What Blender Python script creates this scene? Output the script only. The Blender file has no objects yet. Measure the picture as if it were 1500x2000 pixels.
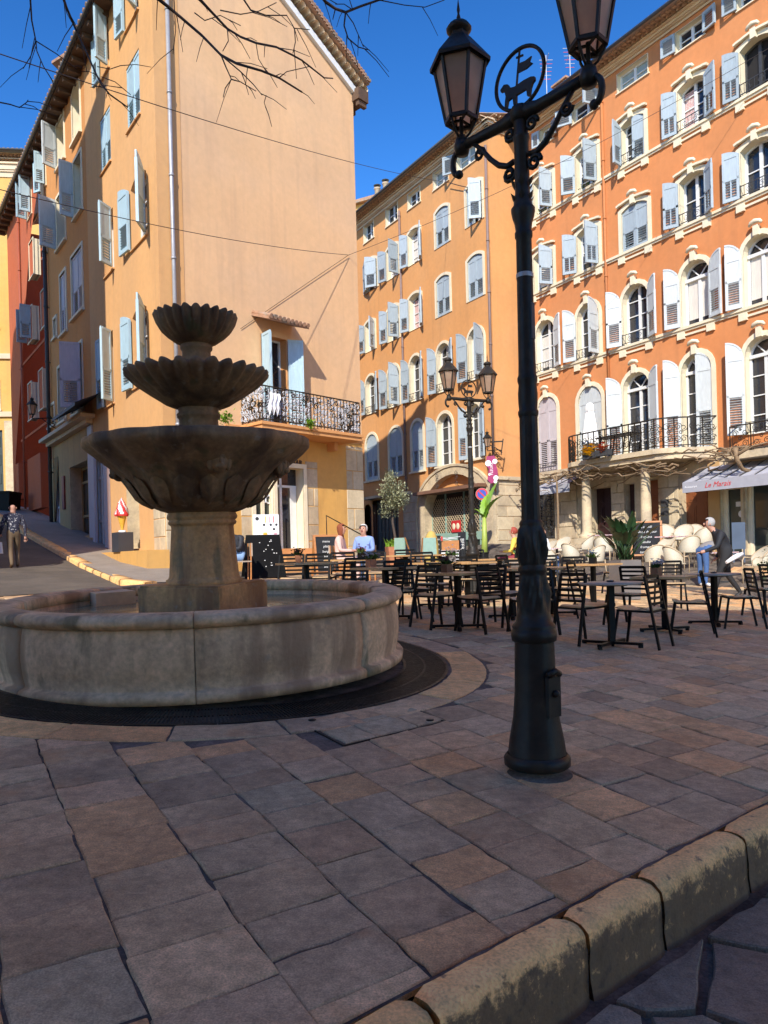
import bpy, bmesh, math, random
from mathutils import Vector, Matrix, noise
from mathutils.geometry import tessellate_polygon

R = math.radians
SC = bpy.context.scene
COL = SC.collection
random.seed(7)
PI = math.pi

# ------------------------------------------------------------------ camera, sky, sun, exposure
H = 1.25            # eye height above the foot of the near lamp post
F = 1450.           # focal length in photo pixels
PX, PY, RO = 750., 1083., .026
cam = bpy.data.cameras.new('camera')
cam.sensor_fit = 'VERTICAL'
cam.sensor_height = 36
cam.lens = 36 * F / 2000
cam.shift_y = (PY - 1000) / 2000
cam.clip_start = .05
cam.clip_end = 600
co = bpy.data.objects.new('camera', cam)
COL.objects.link(co)
co.location = (0, 0, H)
co.rotation_euler = (R(90), RO, 0)
SC.camera = co

W = bpy.data.worlds.new('World')
SC.world = W
W.use_nodes = True
wn = W.node_tree
sky = wn.nodes.new('ShaderNodeTexSky')
sky.sky_type = 'NISHITA'
sky.sun_disc = False
sky.sun_elevation = R(37)
sky.sun_rotation = R(192)
sky.altitude = 350
sky.air_density = 1.0
sky.dust_density = 0
sky.ozone_density = 3.0
bg = wn.nodes['Background']
bg.inputs[1].default_value = .064
hs = wn.nodes.new('ShaderNodeHueSaturation')          # the camera's saturated colour rendering of a clear sky
hs.inputs['Saturation'].default_value = 1.12
gm = wn.nodes.new('ShaderNodeGamma')                   # contrast of the phone camera, the same over the whole sky
gm.inputs['Gamma'].default_value = 1.5
wn.links.new(sky.outputs[0], gm.inputs['Color'])
wn.links.new(gm.outputs[0], hs.inputs['Color'])
wn.links.new(hs.outputs[0], bg.inputs[0])

sl = bpy.data.lights.new('sun', 'SUN')
sl.energy = 3.1
sl.angle = R(.55)
sl.color = (1, .93, .82)
so = bpy.data.objects.new('sun', sl)
COL.objects.link(so)
so.rotation_euler = Vector((311, 1450, -1116)).to_track_quat('-Z', 'Y').to_euler()
SC.view_settings.view_transform = 'Standard'
SC.view_settings.look = 'None'
SC.view_settings.exposure = 1.05
SC.view_settings.gamma = 1
SC.render.engine = 'CYCLES'
SC.cycles.max_bounces = 8
SC.cycles.diffuse_bounces = 4

# ------------------------------------------------------------------ survey of the square
C0 = (-5.44, 18.55)                  # street corner of the gable house


def ray(x, y):
    u, v = x - PX, PY - y
    c, s = math.cos(RO), math.sin(RO)
    return (u * c + v * s) / F, (-u * s + v * c) / F


def ground(X, Y):
    z = .0423 * (Y - 4.17) - .0464 * (X - .86)
    s = (X - C0[0]) * -.586 + (Y - C0[1]) * .81
    q = (X - C0[0]) * .81 + (Y - C0[1]) * .586
    w = min(1, max(0, (3 - q) / 3))
    w = w * w * (3 - 2 * w)
    e = s - 1.5
    e = (e + math.sqrt(e * e + 1)) / 2
    d = -((X - 7.38) * .854 + (Y - 28.6) * .52)           # the restaurant terrace climbs to the arcade
    if X > 2:
        r = min(1, max(0, (6 - d) / 3.8))
        z += .65 * r * r * (3 - 2 * r) * min(1, (X - 2) / 2)
    return z + .1 * e * w


def gp(x, y):
    a, b = ray(x, y)
    k = .8
    while k < 90 and H + b * k - ground(a * k, k) > 0:
        k *= 1.01
    k2 = k / 1.01
    for i in range(20):
        m = (k + k2) / 2
        if H + b * m - ground(a * m, m) > 0:
            k2 = m
        else:
            k = m
    return Vector((a * k, k, ground(a * k, k)))


def at(x, y, D):
    a, b = ray(x, y)
    return Vector((a * D, D, H + b * D))


# ------------------------------------------------------------------ materials
MATS = {}


def lin(c):
    return tuple(((v / 12.92) if v <= .04045 else ((v + .055) / 1.055) ** 2.4) for v in c)


def mat(name, col, rough=.75, var=.12, scale=2.5, bump=0, bscale=30, metal=0, col2=None, mixs=1.2, mixt=(.45, .62), spec=.5,
        stretch=None, tint=0, trans=0, rnd=0, fine=0, finea=.2):
    if name in MATS:
        return MATS[name]
    m = bpy.data.materials.new(name)
    MATS[name] = m
    m.use_nodes = True
    nt = m.node_tree
    N, L = nt.nodes, nt.links
    b = N['Principled BSDF']
    b.inputs['Roughness'].default_value = rough
    b.inputs['Metallic'].default_value = metal
    b.inputs['Specular IOR Level'].default_value = spec
    geo = N.new('ShaderNodeNewGeometry')
    pos = geo.outputs['Position']
    if stretch:
        mp = N.new('ShaderNodeMapping')
        mp.inputs['Scale'].default_value = stretch
        L.new(pos, mp.inputs[0])
        pos = mp.outputs[0]

    def nz(sc, det=5, r=.6):
        n = N.new('ShaderNodeTexNoise')
        n.inputs['Scale'].default_value = sc
        n.inputs['Detail'].default_value = det
        n.inputs['Roughness'].default_value = r
        L.new(pos, n.inputs['Vector'])
        return n.outputs['Fac']

    def rng(v, a, c, lo, hi):
        r = N.new('ShaderNodeMapRange')
        r.inputs[1].default_value = a
        r.inputs[2].default_value = c
        r.inputs[3].default_value = lo
        r.inputs[4].default_value = hi
        L.new(v, r.inputs[0])
        return r.outputs[0]

    rgb = N.new('ShaderNodeRGB')
    rgb.outputs[0].default_value = (*col, 1)
    out = rgb.outputs[0]
    if col2:
        mx = N.new('ShaderNodeMix')
        mx.data_type = 'RGBA'
        L.new(rng(nz(mixs, 6), mixt[0], mixt[1], 0, 1), mx.inputs[0])
        L.new(out, mx.inputs[6])
        mx.inputs[7].default_value = (*col2, 1)
        out = mx.outputs[2]

    def mulv(out, fac):
        mu = N.new('ShaderNodeMix')
        mu.data_type = 'RGBA'
        mu.blend_type = 'MULTIPLY'
        mu.inputs[0].default_value = 1
        cb = N.new('ShaderNodeCombineColor')
        for i in range(3):
            L.new(fac, cb.inputs[i])
        L.new(out, mu.inputs[6])
        L.new(cb.outputs[0], mu.inputs[7])
        return mu.outputs[2]
    if var:
        out = mulv(out, rng(nz(scale), .3, .7, 1 - var, 1 + var))
    if fine:
        out = mulv(out, rng(nz(fine, 3), .3, .7, 1 - finea, 1 + finea))
    if rnd:
        oi = N.new('ShaderNodeObjectInfo')
        out = mulv(out, rng(oi.outputs['Random'], 0, 1, 1 - rnd, 1 + rnd))
    if tint:
        at_ = N.new('ShaderNodeAttribute')
        at_.attribute_name = 'tint'
        mu = N.new('ShaderNodeMix')
        mu.data_type = 'RGBA'
        mu.blend_type = 'MULTIPLY'
        mu.inputs[0].default_value = 1
        L.new(out, mu.inputs[6])
        L.new(at_.outputs['Color'], mu.inputs[7])
        out = mu.outputs[2]
    L.new(out, b.inputs['Base Color'])
    if bump:
        bp = N.new('ShaderNodeBump')
        bp.inputs['Strength'].default_value = 1
        bp.inputs['Distance'].default_value = bump
        L.new(nz(bscale, 6, .65), bp.inputs['Height'])
        L.new(bp.outputs[0], b.inputs['Normal'])
        L.new(rng(nz(bscale * .3), .3, .7, max(.05, rough - .12), min(1, rough + .1)), b.inputs['Roughness'])
    if trans:
        b.inputs['Transmission Weight'].default_value = trans
    return m


def stucco(name, col, stain, wear=.5):
    """lime render: broad mottling, faint vertical run-off stains and fine grain"""
    m = mat(name, col, .9, .06, .45, .0018, 34, col2=stain, mixs=.35, mixt=(.42, .75), spec=.2, fine=6, finea=.04)
    nt = m.node_tree
    N, L = nt.nodes, nt.links
    b = N['Principled BSDF']
    src = b.inputs['Base Color'].links[0].from_socket
    geo = N.new('ShaderNodeNewGeometry')
    mp = N.new('ShaderNodeMapping')
    mp.inputs['Scale'].default_value = (2.2, 2.2, .16)
    L.new(geo.outputs['Position'], mp.inputs[0])
    n = N.new('ShaderNodeTexNoise')
    n.inputs['Scale'].default_value = 1.6
    n.inputs['Detail'].default_value = 7
    L.new(mp.outputs[0], n.inputs['Vector'])
    r = N.new('ShaderNodeMapRange')
    r.inputs[1].default_value = .52
    r.inputs[2].default_value = .75
    r.inputs[3].default_value = 0
    r.inputs[4].default_value = wear
    L.new(n.outputs['Fac'], r.inputs[0])
    mx = N.new('ShaderNodeMix')
    mx.data_type = 'RGBA'
    L.new(r.outputs[0], mx.inputs[0])
    L.new(src, mx.inputs[6])
    mx.inputs[7].default_value = (stain[0] * .75, stain[1] * .72, stain[2] * .75, 1)
    L.new(mx.outputs[2], b.inputs['Base Color'])
    return m


M_ORANGE = stucco('render_orange', (.62, .235, .085), (.58, .245, .10), .35)
M_YELLOW = stucco('render_apricot', (.66, .315, .115), (.60, .31, .13), .3)
M_GABLE = stucco('render_gable', (.72, .445, .235), (.64, .42, .25), .35)
M_LEFT = stucco('render_left', (.68, .375, .155), (.62, .36, .17), .3)
M_LEFTB = stucco('render_left_deep', (.62, .27, .085), (.57, .27, .10), .3)
M_RED = stucco('render_red', (.48, .115, .045), (.43, .12, .06), .3)
M_OCHRE = stucco('render_ochre', (.66, .38, .10), (.60, .36, .13), .3)
M_GROUNDF = stucco('render_shopfront', (.52, .32, .14), (.42, .28, .14), .6)
M_PLINTH = stucco('render_plinth', (.66, .36, .10), (.52, .30, .11), .6)
M_CREAM = mat('cream_trim', (.76, .66, .47), .85, .07, 3, .002, 40, spec=.2)
M_CREAM2 = mat('pale_cornice', (.64, .50, .34), .85, .1, 2, .002, 40, spec=.2)
M_WHITEP = mat('white_paint', (.70, .70, .68), .55, .06, 6, .001, 60)
M_SHUT = mat('shutter_grey_blue', (.36, .42, .45), .6, .1, 5, .001, 60, rnd=.12, stretch=(4, 4, .8))
M_SHUTP = mat('shutter_pale', (.55, .58, .57), .6, .1, 5, .001, 60, rnd=.1, stretch=(4, 4, .8))
M_SHUTB = mat('shutter_sky_blue', (.38, .52, .58), .6, .1, 5, .001, 60, rnd=.08, stretch=(4, 4, .8))
M_SHUTL = mat('shutter_lilac', (.52, .47, .48), .6, .08, 5, .001, 60, rnd=.08, stretch=(4, 4, .8))
M_GLASS = mat('window_glass', (.018, .02, .028), .04, .25, .8, spec=.7)
M_GLASSG = mat('shop_glass', (.035, .045, .04), .05, .3, .8, spec=.6)
M_PALEGL = mat('frosted_glass', (.34, .40, .38), .2, .1, 3)
M_CURT = mat('curtain', (.60, .56, .50), .9, .12, 14, stretch=(4, 4, .2))
M_CURTR = mat('patterned_curtain', (.55, .30, .28), .9, .2, 30, col2=(.62, .55, .5), mixs=24)
M_DARK = mat('dark_void', (.012, .010, .010), .9, .1)
M_IRON = mat('cast_iron', (.020, .017, .014), .45, .25, 14, .0012, 90, col2=(.034, .026, .018), mixs=6, metal=.0, spec=.22)
M_IRONG = mat('iron_grey', (.05, .05, .052), .5, .2, 9, .001, 80)
M_IRONW = mat('iron_whitened', (.50, .50, .52), .55, .2, 9)
M_BLACK = mat('black_steel', (.0045, .0043, .004), .5, .15, 9, spec=.18)
M_STONE = mat('pale_limestone', (.60, .48, .31), .85, .12, 3, .004, 24, col2=(.45, .36, .25), mixs=1.6, spec=.25, fine=14, finea=.08)
M_STONEB = mat('ashlar', (.58, .47, .31), .85, .1, 2, .005, 20, col2=(.46, .36, .24), mixs=1.1, spec=.25, rnd=.10, fine=12, finea=.08)
M_TILE = mat('terracotta_tile', (.36, .20, .12), .85, .25, 6, .004, 30, col2=(.24, .19, .14), mixs=4, rnd=.15)
M_WOODD = mat('dark_eaves_wood', (.10, .058, .034), .8, .2, 6, .002, 40)
M_DOOR = mat('brown_door', (.24, .075, .026), .45, .2, 10, .001, 60, stretch=(6, 6, .6))
M_DOORD = mat('dark_door', (.035, .012, .012), .5, .2, 10)
M_WOOD = mat('table_wood', (.56, .33, .14), .42, .18, 18, .0006, 120, col2=(.44, .24, .10), mixs=9, stretch=(1, 9, 1))
M_PLY = mat('plywood_seat', (.62, .42, .23), .4, .12, 12, stretch=(1, 7, 1))
M_BEIGE = mat('beige_laminate', (.36, .28, .21), .4, .08, 20)
M_RATTAN = mat('rattan', (.52, .40, .25), .6, .2, 60, .002, 200, col2=(.40, .30, .19), mixs=50)
M_RATBACK = mat('woven_back', (.50, .45, .34), .6, .15, 80, .002, 240)
M_TERRA = mat('terracotta_pot', (.42, .16, .07), .8, .15, 5, .001, 60)
M_GREYPOT = mat('grey_planter', (.17, .15, .14), .6, .08, 5)
M_SLATE = mat('chalkboard', (.020, .021, .024), .8, .25, 8, spec=.2)
M_BBOARD = mat('black_panel', (.0045, .0045, .005), .8, .2, 8, spec=.15)
M_CHALK = mat('chalk', (.62, .62, .60), .9, .2, 40)
M_FRAMEW = mat('oak_frame', (.42, .17, .05), .5, .15, 12)
M_WHITE = mat('white_print', (.78, .78, .80), .5, .03, 4)
M_INK = mat('print_black', (.02, .02, .022), .6, 0)
M_REDP = mat('print_red', (.55, .03, .03), .5, .1, 8)
M_YELP = mat('print_yellow', (.75, .42, .05), .5, .1, 8)
M_BLUEP = mat('print_blue', (.03, .07, .40), .5, .05, 8)
M_PINKP = mat('print_magenta', (.32, .02, .11), .6, .2, 12)
M_LEAF = mat('leaf_green', (.045, .10, .022), .5, .3, 5, rnd=.2, tint=0)
M_LEAFD = mat('leaf_dark', (.022, .055, .018), .42, .3, 6)
M_LEAFL = mat('leaf_bright', (.20, .36, .03), .45, .25, 4)
M_OLIVE = mat('olive_leaf', (.30, .31, .18), .6, .3, 6)
M_BARK = mat('bark', (.07, .05, .04), .9, .3, 18, .004, 60)
M_TWIG = mat('twig', (.045, .030, .024), .85, .25, 22)
M_VINE = mat('bare_vine', (.24, .16, .09), .9, .3, 20, .002, 60)
M_FLOWY = mat('flower_yellow', (.80, .50, .02), .6, .2, 30)
M_FLOWW = mat('flower_white', (.62, .60, .66), .6, .15, 30)
M_FLOWR = mat('flower_red', (.30, .015, .03), .6, .2, 30)
M_FLOWP = mat('flower_purple', (.10, .03, .06), .6, .25, 30)
M_CANV = mat('awning_grey', (.36, .36, .40), .85, .06, 6)
M_CANVW = mat('parasol_white', (.80, .79, .76), .85, .05, 8)
M_SAGE = mat('sage_canvas', (.26, .40, .33), .7, .06, 8)
M_ZINC = mat('zinc_pipe', (.36, .36, .37), .45, .15, 6, metal=.3)
M_LAMPG = mat('lantern_glass', (.80, .58, .40), .5, .08, 9, col2=(.66, .46, .31), mixs=5, trans=.75)
M_WIRE = mat('wire', (.03, .022, .02), .7, 0)
M_AWNB = mat('awning_navy', (.02, .03, .06), .6, .1, 8)


def wet(name, col, col2, dark):
    """fountain stone: warm limestone with dark lichen, brown mineral run-off and green damp"""
    m = mat(name, col, .72, .2, 3.5, .006, 26, col2=col2, mixs=1.3, mixt=(.38, .6), spec=.35, fine=22)
    nt = m.node_tree
    N, L = nt.nodes, nt.links
    b = N['Principled BSDF']
    src = b.inputs['Base Color'].links[0].from_socket
    geo = N.new('ShaderNodeNewGeometry')
    for (sc, zs, a, c, amt, cc) in ((3.0, .12, .50, .62, .85, dark), (5.0, .25, .60, .68, .6, (.07, .075, .03)), (9, 1, .62, .72, .45, (.30, .25, .19))):
        mp = N.new('ShaderNodeMapping')
        mp.inputs['Scale'].default_value = (1, 1, zs)
        L.new(geo.outputs['Position'], mp.inputs[0])
        n = N.new('ShaderNodeTexNoise')
        n.inputs['Scale'].default_value = sc
        n.inputs['Detail'].default_value = 7
        L.new(mp.outputs[0], n.inputs['Vector'])
        r = N.new('ShaderNodeMapRange')
        r.inputs[1].default_value = a
        r.inputs[2].default_value = c
        r.inputs[4].default_value = amt
        L.new(n.outputs['Fac'], r.inputs[0])
        mx = N.new('ShaderNodeMix')
        mx.data_type = 'RGBA'
        L.new(r.outputs[0], mx.inputs[0])
        L.new(src, mx.inputs[6])
        mx.inputs[7].default_value = (*cc, 1)
        src = mx.outputs[2]
    L.new(src, b.inputs['Base Color'])
    return m


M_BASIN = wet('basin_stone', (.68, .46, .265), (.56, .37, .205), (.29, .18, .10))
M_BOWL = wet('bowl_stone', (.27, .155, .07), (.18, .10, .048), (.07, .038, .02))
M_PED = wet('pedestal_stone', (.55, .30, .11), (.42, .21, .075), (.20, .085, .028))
M_PED.node_tree.nodes['Principled BSDF'].inputs['Specular IOR Level'].default_value = .6


def pavemat(name, base, rough=.55):
    """riven slate slabs: every slab has its own tint and its own piece of grain, with grit, pits and pale scuffs"""
    m = bpy.data.materials.new(name)
    m.use_nodes = True
    nt = m.node_tree
    N, L = nt.nodes, nt.links
    b = N['Principled BSDF']
    b.inputs['Specular IOR Level'].default_value = .35
    geo = N.new('ShaderNodeNewGeometry')
    at_ = N.new('ShaderNodeAttribute')
    at_.attribute_name = 'tint'
    off = N.new('ShaderNodeVectorMath')
    off.operation = 'MULTIPLY_ADD'
    L.new(at_.outputs['Color'], off.inputs[0])
    off.inputs[1].default_value = (37, 53, 71)
    L.new(geo.outputs['Position'], off.inputs[2])

    def nz(sc, det=6, r=.65, st=None):
        n = N.new('ShaderNodeTexNoise')
        n.inputs['Scale'].default_value = sc
        n.inputs['Detail'].default_value = det
        n.inputs['Roughness'].default_value = r
        v = off.outputs[0]
        if st:
            mp = N.new('ShaderNodeMapping')
            mp.inputs['Scale'].default_value = st
            mp.inputs['Rotation'].default_value = (0, 0, .6)
            L.new(v, mp.inputs[0])
            v = mp.outputs[0]
        L.new(v, n.inputs['Vector'])
        return n.outputs['Fac']

    def rng(v, a, c, lo, hi):
        r = N.new('ShaderNodeMapRange')
        for i, q in enumerate((a, c, lo, hi)):
            r.inputs[i + 1].default_value = q
        L.new(v, r.inputs[0])
        return r.outputs[0]

    def mix(a, c, f, mode='MIX'):
        mx = N.new('ShaderNodeMix')
        mx.data_type = 'RGBA'
        mx.blend_type = mode
        if isinstance(f, float):
            mx.inputs[0].default_value = f
        else:
            L.new(f, mx.inputs[0])
        L.new(a, mx.inputs[6])
        if isinstance(c, tuple):
            mx.inputs[7].default_value = (*c, 1)
        else:
            L.new(c, mx.inputs[7])
        return mx.outputs[2]

    def grey(v):
        cb = N.new('ShaderNodeCombineColor')
        for i in range(3):
            L.new(v, cb.inputs[i])
        return cb.outputs[0]
    rgb = N.new('ShaderNodeRGB')
    rgb.outputs[0].default_value = (*base, 1)
    o = mix(rgb.outputs[0], at_.outputs['Color'], 1., 'MULTIPLY')
    o = mix(o, grey(rng(nz(2.6), .3, .7, .74, 1.26)), 1., 'MULTIPLY')
    o = mix(o, grey(rng(nz(15, 8, .75), .3, .7, .66, 1.34)), 1., 'MULTIPLY')
    o = mix(o, grey(rng(nz(150, 3), .28, .72, .62, 1.38)), 1., 'MULTIPLY')
    o = mix(o, (base[0] * 1.5, base[1] * 1.5, base[2] * 1.5), rng(nz(7, 7, .7, (1, 4, 1)), .60, .74, 0, .5))
    o = mix(o, (base[0] * .28, base[1] * .26, base[2] * .25), rng(nz(5.5, 8, .8), .62, .72, 0, .75))
    o = mix(o, (base[0] * 1.15, base[1] * .72, base[2] * .45), rng(nz(1.7, 5), .58, .72, 0, .5))
    L.new(o, b.inputs['Base Color'])
    L.new(rng(nz(11), .3, .7, rough - .12, rough + .14), b.inputs['Roughness'])
    prev = None
    for sc, ds, st in ((9, .012, (1, 2.5, 1)), (46, .0045, None), (170, .0014, None)):
        bp = N.new('ShaderNodeBump')
        bp.inputs['Distance'].default_value = ds
        L.new(nz(sc, 7, .7, st), bp.inputs['Height'])
        if prev:
            L.new(prev, bp.inputs['Normal'])
        prev = bp.outputs[0]
    L.new(prev, b.inputs['Normal'])
    return m


M_PAVE = pavemat('paving_slate', (.50, .355, .205), .62)
M_FLAG = pavemat('street_flag', (.25, .21, .155), .62)
M_JOINT = mat('joint_earth', (.14, .11, .085), .95, .35, 9, .008, 40, col2=(.055, .045, .035), mixs=3.2, mixt=(.45, .6), fine=60, finea=.35)
M_KERB = mat('kerb_limestone', (.86, .50, .19), .85, .18, 9, .005, 40, col2=(.26, .16, .08), mixs=16, mixt=(.60, .68), fine=90, rnd=.10, finea=.25)


def grime_and_shade(m):
    """ingrained black dirt plus painted-in shade on the faces of the kerb (vertex weight 'grime'), ragged along its upper limit"""
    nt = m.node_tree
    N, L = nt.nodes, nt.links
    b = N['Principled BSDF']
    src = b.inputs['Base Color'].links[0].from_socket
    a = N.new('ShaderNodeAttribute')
    a.attribute_name = 'grime_shade'
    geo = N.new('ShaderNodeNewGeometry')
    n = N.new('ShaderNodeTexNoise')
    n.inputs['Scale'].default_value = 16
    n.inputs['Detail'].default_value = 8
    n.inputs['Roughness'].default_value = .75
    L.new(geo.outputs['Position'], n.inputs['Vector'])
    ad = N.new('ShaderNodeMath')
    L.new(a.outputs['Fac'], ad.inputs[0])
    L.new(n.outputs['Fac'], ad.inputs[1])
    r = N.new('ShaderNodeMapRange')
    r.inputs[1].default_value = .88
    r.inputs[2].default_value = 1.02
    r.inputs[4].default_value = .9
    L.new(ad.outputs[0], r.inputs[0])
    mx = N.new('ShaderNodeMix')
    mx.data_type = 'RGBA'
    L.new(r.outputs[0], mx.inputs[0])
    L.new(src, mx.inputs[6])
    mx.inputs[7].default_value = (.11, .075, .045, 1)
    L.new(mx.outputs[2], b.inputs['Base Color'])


grime_and_shade(M_KERB)
M_ASPH = mat('street_asphalt', (.085, .07, .055), .85, .18, 2, .004, 70, col2=(.11, .09, .07), mixs=.9, fine=80)
M_RINGST = mat('ring_stone', (.40, .30, .20), .7, .15, 4, .006, 18, col2=(.30, .24, .18), mixs=3, rnd=.18, fine=40)

# ------------------------------------------------------------------ mesh builder


class MB:
    def __init__(s):
        s.v, s.f, s.m, s.s = [], [], [], []

    def add(s, vs, fs, m=0, sm=False):
        o = len(s.v)
        s.v += [tuple(v) for v in vs]
        for f in fs:
            s.f.append([i + o for i in f])
            s.m.append(m)
            s.s.append(sm)

    def box(s, c, d, m=0, M=None):
        x, y, z = (k / 2 for k in d)
        vs = [Vector((a * x, b * y, e * z)) for a in (-1, 1) for b in (-1, 1) for e in (-1, 1)]
        if M is not None:
            vs = [M @ v for v in vs]
        c = Vector(c)
        s.add([v + c for v in vs], [(0, 1, 3, 2), (4, 6, 7, 5), (0, 4, 5, 1), (2, 3, 7, 6), (0, 2, 6, 4), (1, 5, 7, 3)], m)

    def bx(s, x0, x1, y0, y1, z0, z1, m=0):
        s.box(((x0 + x1) / 2, (y0 + y1) / 2, (z0 + z1) / 2), (abs(x1 - x0), abs(y1 - y0), abs(z1 - z0)), m)

    def bar(s, a, b, w, h=None, m=0, up=(0, 0, 1)):
        a, b = Vector(a), Vector(b)
        h = h or w
        d = (b - a)
        l = d.length
        if l < 1e-6:
            return
        d /= l
        u = Vector(up)
        if abs(d.dot(u)) > .98:
            u = Vector((1, 0, 0))
        x = d.cross(u).normalized()
        z = x.cross(d)
        M = Matrix((x, d, z)).transposed()
        s.box((a + b) / 2, (w, l, h), m, M)

    def tube(s, pts, r, n=6, m=0, cap=True, sm=True):
        pts = [Vector(p) for p in pts]
        k = len(pts)
        rs = r if isinstance(r, (list, tuple)) else [r] * k
        vs, fs = [], []
        px = None
        for i, p in enumerate(pts):
            d = (pts[min(i + 1, k - 1)] - pts[max(i - 1, 0)])
            if d.length < 1e-9:
                d = Vector((0, 0, 1))
            d.normalize()
            if px is None:
                u = Vector((0, 0, 1)) if abs(d.z) < .9 else Vector((1, 0, 0))
                px = d.cross(u).normalized()
            else:
                px = px - d * px.dot(d)
                px = px.normalized() if px.length > 1e-6 else d.orthogonal().normalized()
            py = d.cross(px)
            for j in range(n):
                a = 2 * PI * j / n
                vs.append(p + (px * math.cos(a) + py * math.sin(a)) * rs[i])
        for i in range(k - 1):
            for j in range(n):
                fs.append((i * n + j, i * n + (j + 1) % n, (i + 1) * n + (j + 1) % n, (i + 1) * n + j))
        s.add(vs, fs, m, sm)
        if cap:
            o = len(s.v) - k * n
            s.f.append([o + j for j in range(n)][::-1])
            s.f.append([o + (k - 1) * n + j for j in range(n)])
            s.m += [m, m]
            s.s += [False, False]

    def lathe(s, prof, n=24, m=0, c=(0, 0, 0), mod=None, sm=True, a0=0, a1=2 * PI):
        full = abs(a1 - a0 - 2 * PI) < 1e-6
        nn = n if full else n + 1
        vs, fs = [], []
        for (r, z) in prof:
            for j in range(nn):
                a = a0 + (a1 - a0) * j / n
                rr, zz = (r, z) if mod is None else mod(a, r, z)
                vs.append((c[0] + rr * math.cos(a), c[1] + rr * math.sin(a), c[2] + zz))
        for i in range(len(prof) - 1):
            for j in range(n):
                j2 = (j + 1) % nn
                fs.append((i * nn + j, i * nn + j2, (i + 1) * nn + j2, (i + 1) * nn + j))
        s.add(vs, fs, m, sm)

    def prism(s, poly, y0, y1, m=0, m2=None):
        """polygon in local (x,z), extruded along y"""
        k = len(poly)
        vs = [(p[0], y0, p[1]) for p in poly] + [(p[0], y1, p[1]) for p in poly]
        s.add(vs, [list(range(k)), list(range(2 * k - 1, k - 1, -1))], m)
        o = len(s.v) - 2 * k
        for i in range(k):
            j = (i + 1) % k
            s.f.append([o + j, o + i, o + k + i, o + k + j])
            s.m.append(m if m2 is None else m2)
            s.s.append(False)

    def sheet(s, outer, holes, y, m=0):
        """flat (x,z) polygon with holes at depth y"""
        loops = [[Vector((p[0], p[1], 0)) for p in l] for l in [outer] + holes]
        flat = [p for l in loops for p in l]
        tr = tessellate_polygon(loops)
        fs = []
        for t in tr:
            a, b, c = (flat[i] for i in t)
            cr = (b - a).cross(c - a).z
            if abs(cr) < 1e-9:
                continue
            fs.append(t if cr > 0 else (t[0], t[2], t[1]))
        s.add([(p.x, y, p.y) for p in flat], fs, m)

    def ring(s, inner, outer, y0, y1, m=0):
        """band between two matching (x,z) loops (open at the foot if flagged by caller), from y0 (front) to y1"""
        k = len(inner)
        vs = [(p[0], y0, p[1]) for p in inner] + [(p[0], y0, p[1]) for p in outer] + [(p[0], y1, p[1]) for p in inner] + [(p[0], y1, p[1]) for p in outer]
        fs = []
        for i in range(k - 1):
            j = i + 1
            fs += [(i, j, k + j, k + i), (k + i, k + j, 3 * k + j, 3 * k + i), (j, i, 2 * k + i, 2 * k + j)]
        fs += [(0, k, 3 * k, 2 * k), (2 * k - 1, k - 1, 3 * k - 1, 4 * k - 1)]
        s.add(vs, fs, m)

    def ball(s, c, r, m=0, n=8, sq=(1, 1, 1)):
        prof = [(max(1e-4, r * math.sin(PI * i / n)), -r * math.cos(PI * i / n)) for i in range(n + 1)]
        o = len(s.v)
        s.lathe(prof, n + 2, m)
        for i in range(o, len(s.v)):
            v = s.v[i]
            s.v[i] = (c[0] + v[0] * sq[0], c[1] + v[1] * sq[1], c[2] + v[2] * sq[2])

    def mesh(s, name, mats):
        me = bpy.data.meshes.new(name)
        me.from_pydata(s.v, [], s.f)
        for mm in (mats if isinstance(mats, (list, tuple)) else [mats]):
            me.materials.append(mm)
        if s.f:
            me.polygons.foreach_set('material_index', s.m)
            me.polygons.foreach_set('use_smooth', s.s)
        me.update()
        return me

    def build(s, name, mats, parent=None, loc=(0, 0, 0), M=None, **k):
        return obj(name, s.mesh(name, mats), parent, loc, M, **k)


def obj(name, data, parent=None, loc=(0, 0, 0), M=None, **k):
    o = bpy.data.objects.new(name, data)
    COL.objects.link(o)
    o.parent = parent
    if M is not None:
        o.matrix_local = M
    else:
        o.location = loc
    tag(o, **k)
    return o


def tag(o, label=None, cat=None, group=None, kind=None):
    if label:
        o['label'] = label
    if cat:
        o['category'] = cat
    if group:
        o['group'] = group
    if kind:
        o['kind'] = kind
    return o


def empty(name, loc=(0, 0, 0), rz=0, M=None, **k):
    o = bpy.data.objects.new(name, None)
    COL.objects.link(o)
    o.empty_display_size = .2
    if M is not None:
        o.matrix_world = M
    else:
        o.location = loc
        o.rotation_euler = (0, 0, rz)
    return tag(o, **k)


def kids(o, memo={}):
    return KID.get(o.name, [])


def copy_tree(o, parent=None):
    c = o.copy()
    COL.objects.link(c)
    c.parent = parent
    for ch in list(o.children):
        copy_tree(ch, c)
    return c


def text_mb(body, size, sx=1.0, font_bold=False, shear=0, extrude=.003):
    cu = bpy.data.curves.new('lettering', 'FONT')
    cu.body = body
    cu.size = size
    cu.align_x = 'CENTER'
    cu.align_y = 'CENTER'
    cu.extrude = extrude
    cu.shear = shear
    if font_bold:
        cu.offset = size * .018
    cu.resolution_u = 2
    t = bpy.data.objects.new('lettering', cu)
    COL.objects.link(t)
    dg = bpy.context.evaluated_depsgraph_get()
    me = bpy.data.meshes.new_from_object(t.evaluated_get(dg))
    bpy.data.objects.remove(t)
    me.materials.clear()
    if sx != 1:
        for v in me.vertices:
            v.co.x *= sx
    return me


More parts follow.
